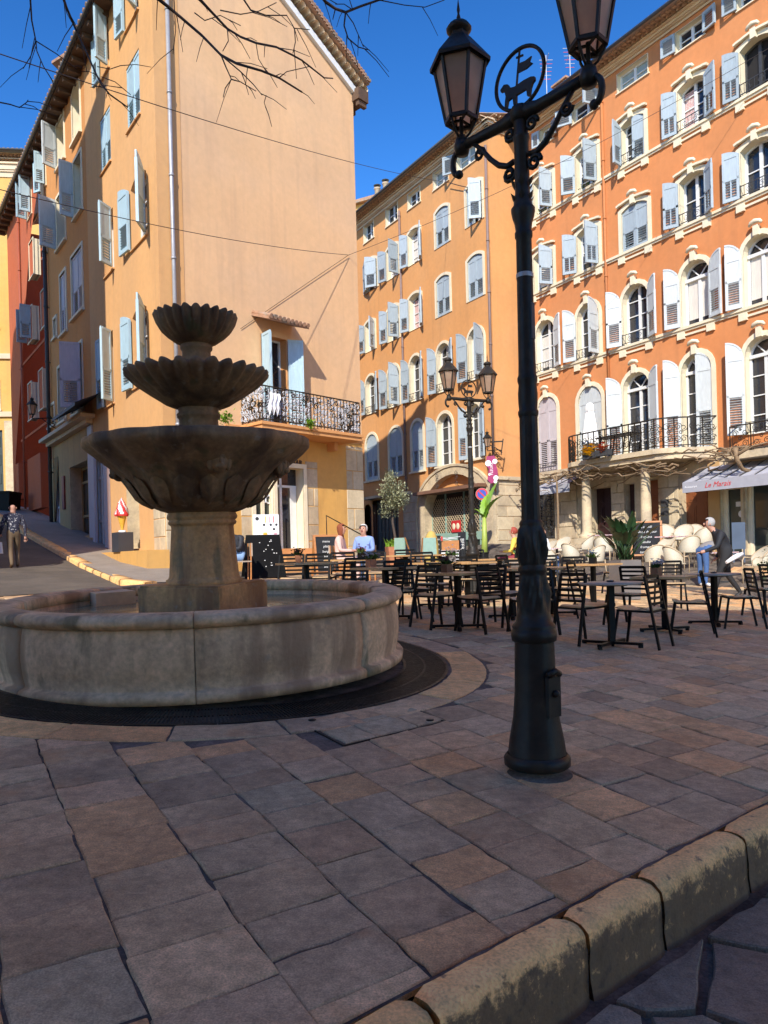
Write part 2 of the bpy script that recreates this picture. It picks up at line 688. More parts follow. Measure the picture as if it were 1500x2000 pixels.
def lettering(body, size, m, parent, loc, name='lettering', M=None, **k):
    """flat letters standing upright in the local x-z plane, facing -y"""
    me = text_mb(body, size, **k)
    me.materials.append(m)
    T = Matrix.Translation(loc) @ (M if M is not None else Matrix.Identity(4)) @ Matrix.Rotation(R(90), 4, 'X')
    return obj(name, me, parent, M=T)


class Fac:
    """a facade plane: x along the wall (to the right as seen from the square), y into the house, z up"""

    def __init__(s, p, t):
        s.p = Vector((p[0], p[1]))
        s.t = Vector(t).normalized()
        s.i = Vector((-s.t.y, s.t.x))
        s.M = Matrix(((s.t.x, s.i.x, 0, s.p.x), (s.t.y, s.i.y, 0, s.p.y), (0, 0, 1, 0), (0, 0, 0, 1)))

    def hit(s, x, y, off=0):
        a, b = ray(x, y)
        k = (s.p.dot(s.i) - off) / (a * s.i.x + s.i.y)
        P = Vector((a * k, k))
        return (P - s.p).dot(s.t), H + b * k

    def w(s, x, y, z):
        return s.M @ Vector((x, y, z))

    def gz(s, x, y=0):
        P = s.w(x, y, 0)
        return ground(P.x, P.y)

# ------------------------------------------------------------------ facades: openings, windows, shutters


def outline(x0, x1, zb, zt, arch='flat', n=10):
    w = x1 - x0
    if arch == 'flat':
        return [(x0, zb), (x0, zt), (x1, zt), (x1, zb)]
    rise = {'seg': .15 * w, 'round': min(.5 * w, .45 * (zt - zb))}[arch]
    pts = [(x0, zb)]
    for i in range(n + 1):
        u = i / n
        if arch == 'seg':
            pts.append((x0 + w * u, zt - rise * (2 * u - 1) ** 2))
        else:
            a = PI * (1 - u)
            pts.append((x0 + w / 2 + w / 2 * math.cos(a), zt - rise + rise * math.sin(a)))
    return pts + [(x1, zb)]


SHC = {}


def shutter_mesh(w, h, arch, m, two=False):
    w, h = round(w, 2), round(h, 2)
    key = (w, h, arch, m.name, two)
    if key in SHC:
        return SHC[key]
    rise = {'flat': 0, 'seg': .3 * w, 'round': min(w, .45 * h)}[arch]
    top = [(w, h)]
    if arch != 'flat':
        for i in range(1, 9):
            u = 1 - i / 8
            zz = h - rise * (1 - u) ** 2 if arch == 'seg' else h - rise + rise * math.sqrt(max(0, 1 - (1 - u) ** 2))
            top.append((w * u, zz))
    else:
        top.append((0, h))
    poly = [(0, 0), (w, 0)] + top
    a0, a1, b0, b1 = .17 * w, .83 * w, .075 * h, (.40 if h > 1 else .8) * h
    hole = [(a0, b0), (a1, b0), (a1, b1), (a0, b1)]
    t = .022
    b = MB()
    b.sheet(poly, [hole], -t)
    b.sheet(poly, [hole], t)
    k = len(poly)
    for lp in (poly, hole):
        k = len(lp)
        for i in range(k):
            j = (i + 1) % k
            b.add([(lp[i][0], -t, lp[i][1]), (lp[j][0], -t, lp[j][1]), (lp[j][0], t, lp[j][1]), (lp[i][0], t, lp[i][1])], [(0, 1, 2, 3)])
    ns = max(4, int((b1 - b0) / .072))
    Mx = Matrix.Rotation(R(38), 3, 'X')
    for i in range(ns):
        z = b0 + (i + .5) * (b1 - b0) / ns
        b.box(((a0 + a1) / 2, 0, z), (a1 - a0, .055, .012), 0, Mx)
    if two:
        b.bx(w / 2 - .02, w / 2 + .02, -t, t, b0, b1)
    hs = h - rise
    for s in (-1, 1):
        y0, y1 = s * t, s * (t + .014)
        if h > 1:
            b.bx(0, w, y0, y1, b1 + .015, b1 + .085)
        b.bx(0, w, y0, y1, .004, .07)
        b.bx(.002, .065, y0, y1, .07, hs - .01)
        b.bx(w - .065, w - .002, y0, y1, .07, h - .05 if arch == 'flat' else hs)
        b.bx(.065, w - .065, y0, y1, hs - .085, hs - .012)
        if arch == 'round':
            for i in range(1, len(top) - 1):
                p, q = Vector((top[i - 1][0] * .985, (y0 + y1) / 2, top[i - 1][1] - .03)), Vector((top[i][0] * .985 + .01, (y0 + y1) / 2, top[i][1] - .03))
                b.bar(p, q, .014, .05)
    SHC[key] = b.mesh('shutter', m)
    return SHC[key]


def window(house, fac, x0, x1, zb, zt, arch, holes, trim=.15, tm=M_CREAM, dep=.28, fm=M_WHITEP, rows=4, closed=False, L=None, Rr=None,
           sm=M_SHUT, two=False, curtain=None, sill=True, glass=M_GLASS, fan=False, rail=False, crest=False, reveal=None, wname='window', pots=False):
    lp = outline(x0, x1, zb, zt, arch)
    holes.append(lp)
    w, h = x1 - x0, zt - zb
    b = MB()
    if trim:
        b.ring(lp, outline(x0 - trim, x1 + trim, zb, zt + trim, arch), -.035, .0)
    for i in range(len(lp)):
        j = (i + 1) % len(lp)
        b.add([(lp[i][0], -.03 if trim else 0, lp[i][1]), (lp[j][0], -.03 if trim else 0, lp[j][1]), (lp[j][0], dep + .06, lp[j][1]), (lp[i][0], dep + .06, lp[i][1])], [(0, 1, 2, 3)], 1 if reveal else 0)
    if sill:
        so_ = .11 if trim > .06 else .055
        b.bx(x0 - trim - .05, x1 + trim + .05, -so_, -.002, zb - so_ * .8, zb - .004)
    if crest:
        xm = (x0 + x1) / 2
        zt2 = zt + trim
        if arch == 'seg':      # moulded hood with curled ends
            pts = []
            for i in range(13):
                u = i / 12
                zz = zt2 - .10 * w * (2 * u - 1) ** 2 + .03
                if u < .12 or u > .88:
                    zz += .02
                pts.append((x0 - trim + (w + 2 * trim) * u, -.08, zz))
            for p, q in zip(pts, pts[1:]):
                b.bar(p, q, .12, .07)
        b.bx(xm - .085, xm + .085, -.15, -.03, zt - .04, zt2 + .12)
        b.tube([(xm - .20, -.13, zt2 + .12), (xm - .14, -.15, zt2 + .19), (xm, -.16, zt2 + .22), (xm + .14, -.15, zt2 + .19), (xm + .20, -.13, zt2 + .12)], [.04, .06, .075, .06, .04], 7)
    win = b.build(wname, [tm, reveal or tm], house)
    # joinery and panes
    f = MB()
    fw = .06
    li = outline(x0 + fw, x1 - fw, zb + fw, zt - fw, arch)
    f.ring(li, lp, dep - .05, dep)
    f.bx(x0, x1, dep - .05, dep, zb, zb + fw + .02)
    xm = (x0 + x1) / 2
    rise = {'flat': 0, 'seg': .15 * w, 'round': min(.5 * w, .45 * h)}[arch]
    ztop = zt - (rise if fan else .0)
    f.bx(xm - .05, xm + .05, dep - .062, dep - .006, zb + .01, ztop - .05 - (0 if fan or arch == 'flat' else .02))
    if fan:
        f.bx(x0 + .02, x1 - .02, dep - .10, dep - .004, ztop - .05, ztop + .05)
        for a in (50, 130):
            f.bar((xm, dep - .03, ztop + .04), (xm + math.cos(R(a)) * w * .42, dep - .03, ztop + math.sin(R(a)) * rise * .86), .03, .035)
    for i in range(1, rows):
        z = zb + (ztop - zb) * i / rows
        f.bx(x0 + fw, x1 - fw, dep - .042, dep - .012, z - .017, z + .017)
    f.build('frame', fm, win)
    g = MB()
    g.sheet(lp, [], dep + .004)
    g.build('pane', glass, win)
    if curtain:
        c = MB()
        a, e = (x0 + .07, xm - .06) if curtain in ('left', 'pattern') else (x0 + .07, x1 - .07)
        zz = zb + .25 if curtain != 'pattern' else zb + .1
        n = 12
        vs = []
        top_ = zt - rise - .05
        for i in range(n + 1):
            xx = a + (e - a) * i / n
            yy = dep - .002 - .003 * (i % 2)
            vs += [(xx, yy, zz), (xx, yy, top_)]
        c.add(vs, [(2 * i, 2 * i + 2, 2 * i + 3, 2 * i + 1) for i in range(n)])
        c.build('curtain', M_CURTR if curtain == 'pattern' else M_CURT, win)
    if rail:
        r = MB()
        for z in (zb + .06, zb + .36):
            r.bar((x0 + .02, -.10, z), (x1 - .02, -.10, z), .022)
        for x in (x0 + .02, x1 - .02):
            r.bar((x, -.10, zb + .04), (x, .02, zb + .04), .02)
            r.bar((x, -.10, zb), (x, -.10, zb + .40), .022)
        k = max(4, int(w / .14))
        for i in range(1, k):
            xx = x0 + w * i / k
            r.bar((xx, -.10, zb + .06), (xx, -.10, zb + .36), .012)
        for i in range(2):
            scroll(r, (x0 + w * (.3 + .4 * i), -.105, zb + .2), .1, 1 if i else -1, .008)
        r.build('guard_rail', M_IRONG, win)
    if pots:
        p = MB()
        for i in range(46):
            xx, zz = x0 + .1 + random.random() * (w - .25), zb + .02 + random.random() * .28
            leaf(p, (xx, .03 + random.random() * .1, zz), .09, random.random() * 6, random.random() * 1.2)
        p.build('window_plant', M_LEAF, win)
    # shutters
    hw = w / 2 - .008
    for side, ang in ((0, L), (1, Rr)):
        if closed and ang is None:
            ang = 0
        if ang is None:
            continue
        me = shutter_mesh(hw, h - .03, arch, sm, two)
        yy = .05 if ang < 15 else -.075
        a = R(ang)
        if side == 0:
            d = (math.cos(a), -math.sin(a))
            hx = x0 + .004 - (.02 if ang > 150 else 0)
        else:
            d = (-math.cos(a), -math.sin(a))
            hx = x1 - .004 + (.02 if ang > 150 else 0)
        T = Matrix(((d[0], -d[1], 0, hx), (d[1], d[0], 0, yy), (0, 0, 1, zb + .015), (0, 0, 0, 1)))
        obj('shutter', me, house, M=T)
    return win


def scroll(b, c, r, sgn, th, plane='xz', n=14, turns=1.4):
    """C-scroll of bar iron around c"""
    pts = []
    for i in range(n + 1):
        u = i / n
        a = sgn * (turns * 2 * PI * u)
        rr = r * (1 - .75 * u)
        if plane == 'xz':
            pts.append((c[0] + rr * math.cos(a), c[1], c[2] + rr * math.sin(a)))
        else:
            pts.append((c[0], c[1] + rr * math.cos(a), c[2] + rr * math.sin(a)))
    b.tube(pts, th, 4, cap=False)


def leaf(b, p, s, az, el, m=0, w=.32):
    """one folded leaf, two triangles a side"""
    d = Vector((math.cos(az) * math.cos(el), math.sin(az) * math.cos(el), math.sin(el)))
    x = d.cross(Vector((0, 0, 1)))
    x = x.normalized() if x.length > .01 else Vector((1, 0, 0))
    n = x.cross(d)
    p = Vector(p)
    q = p + d * s
    mid = p + d * s * .5
    b.add([p, mid + x * s * w + n * s * .08, q, mid - x * s * w + n * s * .08, mid - n * s * .03], [(0, 1, 4), (1, 2, 4), (2, 3, 4), (3, 0, 4)], m)


def shell(house, poly_sz, holes, depth, mw, s0, s1, zb, zl, zr, name='wall', sides=True):
    b = MB()
    b.sheet(poly_sz, holes, 0)
    if sides:
        for x, z in ((s0, zl), (s1, zr)):
            b.add([(x, 0, zb), (x, depth, zb), (x, depth, z), (x, 0, z)], [(0, 1, 2, 3)])
        b.add([(s0, depth, zb), (s1, depth, zb), (s1, depth, zr), (s0, depth, zl)], [(0, 1, 2, 3)])
        b.add([(s0, 0, zl), (s1, 0, zr), (s1, depth, zr), (s0, depth, zl)], [(0, 1, 2, 3)])
    return b.build(name, mw, house)


def cornice(house, s0, s1, z0, z1, out=.55, ends=(0, 0), cover=True):
    """moulded cornice with two rows of tile ends and the edge of the roof tiles"""
    h = z1 - z0
    b = MB()
    for (o, a, c) in ((.06, 0, .22), (.14, .22, .30), (.20, .30, .52), (.30, .52, .60)):
        b.bx(s0 - o * ends[0], s1 + o * ends[1], -o * out / .55, .1, z0 + a * h, z0 + c * h - .002)
    b.build('cornice', M_CREAM2, house)
    t = MB()
    n = int((s1 - s0) / .20)
    for row in range(2):
        zz = z0 + h * (.62 + .17 * row)
        o = (.38 + .14 * row) * out / .55
        for i in range(n):
            x = s0 + (i + .5 + .5 * row) * (s1 - s0) / n
            vs = []
            for y in (-o, .05):
                for k in range(6):
                    a = PI * k / 5
                    vs.append((x + .09 * math.cos(a), y, zz + .075 * math.sin(a)))
            t.add(vs, [(k, k + 1, k + 7, k + 6) for k in range(5)])
        t.bx(s0, s1, -o + .05, .06, zz + h * .10, zz + h * .14)
    t.build('eaves_tiles', mat('eaves_tile_pale', (.56, .38, .24), .85, .25, 9, rnd=.1), house)
    o = out + .18
    if not cover:
        return
    r = MB()
    n2 = int((s1 - s0) / .23)
    for i in range(n2):
        x = s0 + (i + .5) * (s1 - s0) / n2
        vs = []
        for y, z in ((-o, z1 - .02), (6.0, z1 + 1.8)):
            for k in range(6):
                a = PI * k / 5
                vs.append((x + .115 * math.cos(a), y, z + .08 * math.sin(a)))
        r.add(vs, [(k, k + 1, k + 7, k + 6) for k in range(5)] + [(0, 1, 2, 3, 4, 5)])
    r.add([(s0, -o + .03, z1 - .03), (s1, -o + .03, z1 - .03), (s1, 6, z1 + 1.78), (s0, 6, z1 + 1.78)], [(0, 1, 2, 3)])
    r.build('roof', M_TILE, house)
    g = MB()
    g.tube([(s0, -o - .03, z1 - .05), (s1, -o - .03, z1 - .05)], .06, 6)
    g.build('gutter', M_IRONG, house)


def pipe(house, fac, x, z0, z1, r=.05, y=-.08, name='downpipe', m=M_ZINC):
    b = MB()
    b.tube([(x, y, z0), (x, y, z1)], r, 8)
    z = z0 + .6
    while z < z1:
        b.tube([(x, y, z), (x, y, z + .06)], r * 1.25, 8)
        b.bar((x, y, z), (x, .02, z), .03)
        z += 2.1
    return b.build(name, m, house)


def rows_windows(house, fac, specs, holes, **common):
    """specs: rows of measured openings; each row shares its sill and head height"""
    out = []
    for row in specs:
        base = dict(common)
        base.update(row.get('all', {}))
        ms = []
        for s in row['w']:
            xl, xr, yb, yt = s[:4]
            xm = (xl + xr) / 2
            x0, x1 = fac.hit(xl, (yb + yt) / 2)[0], fac.hit(xr, (yb + yt) / 2)[0]
            ms.append((x0, x1, fac.hit(xm, yb)[1], fac.hit(xm, yt)[1]))
        zb = sum(m[2] for m in ms) / len(ms) if not row.get('own') else None
        zt = sum(m[3] for m in ms) / len(ms) if not row.get('own') else None
        for s, m in zip(row['w'], ms):
            kw = dict(base)
            kw.update(s[4] if len(s) > 4 else {})
            arch = kw.pop('arch', 'flat')
            out.append((m[0], m[1], zb if zb is not None else m[2], zt if zt is not None else m[3]))
            window(house, fac, m[0], m[1], out[-1][2], out[-1][3], arch, holes, **kw)
        if 0:
            print([tuple(round(v, 2) for v in m) for m in ms])
        row['zb'], row['zt'], row['ms'] = out[-1][2], out[-1][3], ms
    return out


def iron_panel(b, x0, x1, z0, z1, y=0., th=.012, step=.11, seed=1):
    rnd = random.Random(seed)
    b.bar((x0, y, z1), (x1, y, z1), .035)
    b.bar((x0, y, z0 + .06), (x1, y, z0 + .06), .025)
    n = max(2, int(abs(x1 - x0) / .62))
    for i in range(n + 1):
        x = x0 + (x1 - x0) * i / n
        b.bar((x, y, z0), (x, y, z1), .025)
    h = z1 - z0
    for i in range(n):
        xa = x0 + (x1 - x0) * i / n
        w = (x1 - x0) / n
        for (u, v, r, s) in ((.27, .72, .12, 1), (.73, .72, .12, -1), (.27, .32, .13, -1), (.73, .32, .13, 1), (.5, .52, .09, 1), (.5, .86, .06, -1), (.5, .18, .07, 1)):
            scroll(b, (xa + w * u, y, z0 + h * v), r * h, s, th)
        for u in (.12, .88):
            b.bar((xa + w * u, y, z0 + .06), (xa + w * u, y, z1), .012)


def ashlar(house, fac, x0, x1, z0, z1, y=-.03, rowh=.42, colw=.75, m=M_STONEB, seed=3, name='stone_block', th=.05):
    """coursed blocks with open joints, every block its own piece"""
    rnd = random.Random(seed)
    z = z0
    r = 0
    while z < z1 - .05:
        hh = min(rowh * rnd.uniform(.85, 1.15), z1 - z)
        x = x0
        first = True
        while x < x1 - .02:
            ww = colw * rnd.uniform(.7, 1.25) * (.55 if first and r % 2 else 1)
            first = False
            if x + ww > x1 - .15:
                ww = x1 - x
            b = MB()
            g = .008
            ch = .012
            yy = y + rnd.uniform(-.008, .008)
            vs = [(x + g, yy + ch, z + g), (x + ww - g, yy + ch, z + g), (x + ww - g, yy + ch, z + hh - g), (x + g, yy + ch, z + hh - g)]
            vi = [(x + g + ch, yy, z + g + ch), (x + ww - g - ch, yy, z + g + ch), (x + ww - g - ch, yy, z + hh - g - ch), (x + g + ch, yy, z + hh - g - ch)]
            vb = [(v[0], y + th, v[2]) for v in vs]
            fs = [(4, 5, 6, 7)] + [(i, (i + 1) % 4, 4 + (i + 1) % 4, 4 + i) for i in range(4)] + [(8 + i, 8 + (i + 1) % 4, (i + 1) % 4, i) for i in range(4)]
            b.add(vs + vi + vb, fs)
            b.build(name, m, house)
            x += ww
        z += hh
        r += 1


# ------------------------------------------------------------------ orange house on the right
FO = Fac((7.38, 28.6), (.52, -.854))
O = empty('orange_house', M=FO.M, label='tall deep orange house with cream arched windows above stone columns, at the right', cat='house')
oh = []
g9 = dict(L=168, Rr=165)
orow = [
    dict(all=dict(trim=.02, rows=2, sill=True, L=165, Rr=160, arch='flat', dep=.2), w=[
        (1056, 1080, 284, 250, {}), (1119, 1170, 231, 196, dict(L=150, Rr=80)), (1206, 1266, 162, 124, dict(L=None, Rr=None, glass=M_PALEGL)), (1321, 1375, 80, 42, dict(L=170, Rr=170)), (1441, 1496, -2, -44, dict(L=170))]),
    dict(all=dict(arch='seg', crest=True, rail=False, rows=4, sill=False), w=[
        (1043, 1080, 418, 345, dict(L=160, Rr=75, pots=True)), (1125, 1167, 371, 291, dict(L=140, Rr=75, pots=True)), (1214, 1259, 314, 225, dict(L=80, Rr=12, rail=True)),
        (1324, 1378, 245, 148, dict(L=165, Rr=160, rail=True, two=True, curtain='pattern')), (1446, 1508, 176, 68, dict(L=168, Rr=160, rail=True, two=True, fm=M_IRONG, rows=1, glass=M_DARK))]),
    dict(all=dict(arch='seg', crest=True, rows=4, sill=False), w=[
        (1043, 1081, 568, 492, dict(L=165, Rr=70, curtain='left')), (1128, 1170, 530, 448, dict(L=145, Rr=75, two=True)), (1215, 1266, 484, 396, dict(closed=True)),
        (1328, 1380, 436, 338, dict(L=155, Rr=150, two=True, rail=True, rows=2)), (1447, 1510, 366, 257, dict(L=165, two=True, rail=True, rows=2))]),
    dict(all=dict(arch='round', crest=True, rows=4, sill=False, sm=M_SHUTP), w=[
        (1048, 1084, 725, 624, dict(L=150, Rr=160, rail=True, curtain='left')), (1128, 1171, 702, 594, dict(L=160, Rr=95, rail=True)), (1217, 1267, 672, 556, dict(L=155, Rr=155, rail=True)),
        (1331, 1387, 634, 506, dict(L=160, Rr=165, fan=True, rows=1, curtain='all')), (1452, 1514, 586, 453, dict(L=165, fan=True, rows=1, curtain='all'))]),
    dict(own=True, all=dict(arch='round', crest=True, rows=4, sill=False, sm=M_SHUTP), w=[
        (1052, 1089, 923, 774, dict(closed=True, sm=M_SHUTL, rail=True)), (1131, 1177, 905, 753, dict(closed=True, sm=M_SHUTP)), (1219, 1270, 895, 726, dict(L=152, Rr=158, fan=True, glass=M_GLASS)),
        (1333, 1392, 885, 689, dict(L=160, Rr=14, fan=True)), (1457, 1522, 845, 655, dict(L=150, fan=True, rail=True))]),
]
rows_windows(O, FO, orow, oh)
xo0 = FO.hit(1030, 500)[0]
xo1 = xo0 + 30
zo1 = FO.hit(1234, 58, .8)[1] - .3
zoc = FO.hit(1234, 113, .1)[1]
zo0 = -1.0
GF = FO.hit(1200, 912)[1]            # top of the stone ground floor
ground_holes = []
for (xl, xr, yb, yt, kind) in ((1045, 1083, 1052, 960, 'grille'), (1157, 1194, 1085, 953, 'dark'), (1222, 1240, 1085, 945, 'dark'), (1258, 1288, 1090, 937, 'brown'), (1331, 1383, 1105, 945, 'brown'), (1408, 1452, 1115, 945, 'cafe'), (1456, 1520, 1120, 930, 'cafe')):
    a, c = FO.hit(xl, 1000)[0], FO.hit(xr, 1000)[0]
    zb_, zt_ = FO.hit((xl + xr) / 2, yb)[1], FO.hit((xl + xr) / 2, yt)[1]
    lp = outline(a, c, zb_, zt_)
    oh.append(lp)
    b = MB()
    for i in range(4):
        j = (i + 1) % 4
        b.add([(lp[i][0], 0, lp[i][1]), (lp[j][0], 0, lp[j][1]), (lp[j][0], .4, lp[j][1]), (lp[i][0], .4, lp[i][1])], [(0, 1, 2, 3)])
    if kind in ('brown', 'dark'):
        d = b.build('door', M_STONE, O)
        q = MB()
        q.bx(a, c, .26, .32, zb_, zt_)
        hh = zt_ - zb_
        n = 2 if c - a > .8 else 1
        for k in range(n):
            p0, p1 = a + (c - a) * k / n + .05, a + (c - a) * (k + 1) / n - .05
            for (u, v) in ((.04, .36), (.42, .74), (.79, .96)):
                q.bx(p0 + .06, p1 - .06, .235, .262, zb_ + hh * u, zb_ + hh * v)
                q.bx(p0 + .12, p1 - .12, .215, .236, zb_ + hh * u + .06, zb_ + hh * v - .06)
        q.ball((a + (c - a) * .46, .19, zb_ + hh * .5), .04)
        q.build('door_leaf', M_DOOR if kind == 'brown' else M_DOORD, d)
    elif kind == 'grille':
        d = b.build('ground_window', M_STONE, O)
        q = MB()
        q.sheet(lp, [], .2)
        q.build('pane', M_GLASS, d)
        q = MB()
        iron_panel(q, a + .02, c - .02, zb_, zt_ - .1, .05, .012)
        q.build('window_grille', M_IRONG, d)
    else:
        d = b.build('cafe_door', M_STONE, O)
        q = MB()
        q.ring(outline(a + .16, c - .16, zb_ + .2, zt_ - .16), lp, .12, .2)
        q.bx(a, c, .12, .2, zb_, zb_ + .3)
        q.bx(a + .05, a + .11, .10, .13, zb_, zt_)
        q.build('frame', M_CREAM, d)
        q = MB()
        q.sheet(lp, [], .19)
        q.build('pane', M_GLASSG, d)
        if xl < 1450:
            q = MB()
            xx = (a + c) / 2 + .2
            q.bx(xx - .18, xx + .18, .175, .185, 2.45, 2.6)
            q.build('paper_notice', M_WHITE, d)
            q = MB()
            q.lathe([(.001, 0), (.11, 0)], 16)
            q.build('round_sticker', M_WHITE, d, M=Matrix.Translation((xx, .18, 2.22)) @ Matrix.Rotation(R(90), 4, 'X'))
shell(O, [(xo0, GF), (xo1, GF), (xo1, zo1), (xo0, zo1)], [h for h in oh if min(p[1] for p in h) > GF - .3 and max(p[1] for p in h) > GF + 1], 9, M_ORANGE, xo0, xo1, zo0, zo1, zo1)
gwall = MB()
gwall.sheet([(xo0, zo0), (xo1, zo0), (xo1, GF - .004), (xo0, GF - .004)], [h for h in oh if max(p[1] for p in h) < GF], .02)
gwall.build('ground_floor_wall', M_STONE, O)
cornice(O, xo0 - .2, xo1, zoc, zo1 + .3, .6, (1, 0))
for r_, hh in zip(orow[1:4], (1, 1, 1)):
    z = r_['zb']
    b = MB()
    b.bx(xo0, xo1, -.10, -.003, z - .085, z)
    b.bx(xo0, xo1, -.055, -.003, z - .15, z - .088)
    b.build('string_course', M_CREAM, O)
    for m in r_['ms']:
        b = MB()
        b.bx(m[0] - .05, m[1] + .05, -.05, -.003, z - .30, z - .235)
        for x in (m[0] - .02, m[1] + .02):
            b.bx(x - .13, x + .13, -.09, -.004, z - .38, z - .153)
        b.build('sill_bracket', M_CREAM, O)
xp = FO.hit(1184, 450)[0]
pipe(O, FO, xp, GF, zo1 - .8, .05, -.07, m=mat('pipe_orange', (.45, .16, .05), .7))
# stone piers of the ground floor
for xl, xr, sd in ((1085, 1128, 5), (1196, 1222, 6), (1288, 1328, 7)):
    ashlar(O, FO, FO.hit(xl, 1000)[0], FO.hit(xr, 1000)[0], .2, GF - .25, -.06, .45, .7, seed=sd)
b = MB()
b.bx(FO.hit(1385, 1000)[0], FO.hit(1407, 1000)[0], -.03, .018, .1, GF - .3)
b.build('ochre_pier', M_GROUNDF, O)
b = MB()
for k in range(3):
    z = FO.hit(1300, 983 + 16 * k)[1]
    b.bx(FO.hit(1294, 990)[0], FO.hit(1309, 990)[0], -.10, -.075, z - .12, z + .12)
b.build('letter_box', M_IRONG, O)
# bowed balcony on two columns
bx0, bx1 = FO.hit(1131, 905)[0] - .2, FO.hit(1402, 890)[0]
zs = FO.hit(1260, 893)[1]
OUT = 1.5
arc = []
for i in range(25):
    u = i / 24
    arc.append((bx0 + (bx1 - bx0) * u, -OUT * min(1, (math.sin(PI * min(u, 1 - u) / .44) if min(u, 1 - u) < .22 else 1)) if 0 < u < 1 else -.05))
b = MB()
n = len(arc)
for (o, za, zc) in ((0, -.16, 0), (-.12, -.34, -.163)):
    pts = [(x, y - o if y < -.1 else y) for x, y in arc]
    vs = [(x, y, zs + za) for x, y in pts] + [(x, y, zs + zc) for x, y in pts]
    b.add(vs, [(i, i + 1, n + i + 1, n + i) for i in range(n - 1)] + [list(range(n)), list(range(n, 2 * n))])
b.build('balcony_slab', M_STONE, O)
b = MB()
for i in range(n - 1):
    p, q = Vector((arc[i][0], arc[i][1] + .08, zs)), Vector((arc[i + 1][0], arc[i + 1][1] + .08, zs))
    if arc[i][1] > -.1:
        p.y = -.02
    if arc[i + 1][1] > -.1:
        q.y = -.02
    b.bar(p + Vector((0, 0, .95)), q + Vector((0, 0, .95)), .04)
    b.bar(p + Vector((0, 0, .08)), q + Vector((0, 0, .08)), .025)
    l = (q - p).length
    d = (q - p) / l
    k = max(1, int(l / .5))
    for j in range(k):
        o = p + d * l * j / k
        b.bar(o, o + Vector((0, 0, .95)), .028)
        w = l / k
        for (u, v, r, s) in ((.3, .70, .12, 1), (.72, .66, .11, -1), (.3, .30, .13, -1), (.72, .30, .12, 1), (.5, .5, .07, 1)):
            c = o + d * w * u
            pts = []
            for t in range(12):
                a = s * 1.3 * 2 * PI * t / 11
                rr = r * (1 - .7 * t / 11)
                pts.append(c + d * rr * math.cos(a) + Vector((0, 0, v * .95 + rr * math.sin(a))))
            b.tube(pts, .011, 4, cap=False)
b.build('balcony_railing', M_IRON, O)
for xc in (1146, 1262):
    s_, z_ = FO.hit(xc, 1000, 1.0)
    P = FO.w(s_, -1.0, 0)
    zg = ground(P.x, P.y) - .1
    b = MB()
    h = zs - .35 - zg
    b.bx(-.32, .32, -.32, .32, 0, .45)
    b.lathe([(.29, .45), (.30, .50), (.28, .56), (.21, .60), (.19, .68), (.175, .75), (.17, h * .55), (.145, h - .22), (.16, h - .19), (.15, h - .15), (.19, h - .1), (.20, h - .06)], 20)
    b.bx(-.23, .23, -.23, .23, h - .06, h)
    b.build('column', M_STONE, O, (s_, -1.0, zg))
# second little balcony and canopy beam
b = MB()
x0b = FO.hit(1447, 850)[0]
iron_panel(b, x0b, x0b + 4, FO.hit(1450, 888)[1], FO.hit(1450, 836)[1], -.55, .012)
b.bar((x0b, -.55, FO.hit(1450, 836)[1]), (x0b, 0, FO.hit(1450, 836)[1]), .03)
b.build('balcony_railing', M_IRON, O)
b = MB()
zb2 = FO.hit(1450, 888)[1]
b.bx(x0b - .3, x0b + 6, -.75, -.003, zb2 - .2, zb2)
b.build('balcony_slab', M_STONE, O)
b = MB()
b.bx(xo0, bx0 + .2, -.22, -.003, GF - .05, GF + .18)
b.bx(xo0, bx0 + .2, -.12, -.003, GF - .2, GF - .053)
b.build('stone_ledge', M_STONE, O)
# red brick chimney and wiry aerials on the roof
sc_, zc_ = FO.hit(1103, 185, -3.0)
b = MB()
b.bx(-.35, .35, -.3, .3, -2.2, 0)
for k in range(-3, 1):
    b.bx(-.37, .37, -.32, .32, k * .3 - .03, k * .3)
b.bx(-.42, .42, -.36, .36, .02, .12)
b.bx(-.35, -.22, -.3, .3, .12, .42)
b.bx(.22, .35, -.3, .3, .12, .42)
b.bx(-.45, .45, -.38, .38, .42, .5)
b.build('chimney', M_TILE, O, (sc_, 3.0, zc_))
for i, (xx, yy, D_) in enumerate(((1066, 108, 31), (1112, 85, 31))):
    p = at(xx, yy, D_)
    b = MB()
    b.bar((0, 0, -3.5), (0, 0, 0), .03, m=0)
    for k in range(6):
        b.bar((-.28 + .02 * k, 0, -.2 - .16 * k), (.28 - .02 * k, 0, -.2 - .16 * k), .014, m=k % 2)
    b.bar((0, -.5, -.25), (0, .5, -.45), .02)
    b.build('tv_aerial', [M_ZINC, M_REDP], None, p, label=('red and white television aerial left of the brick chimney on the orange roof', 'thin television aerial right above the brick chimney on the orange roof')[i], cat='aerial', group='roof aerials')

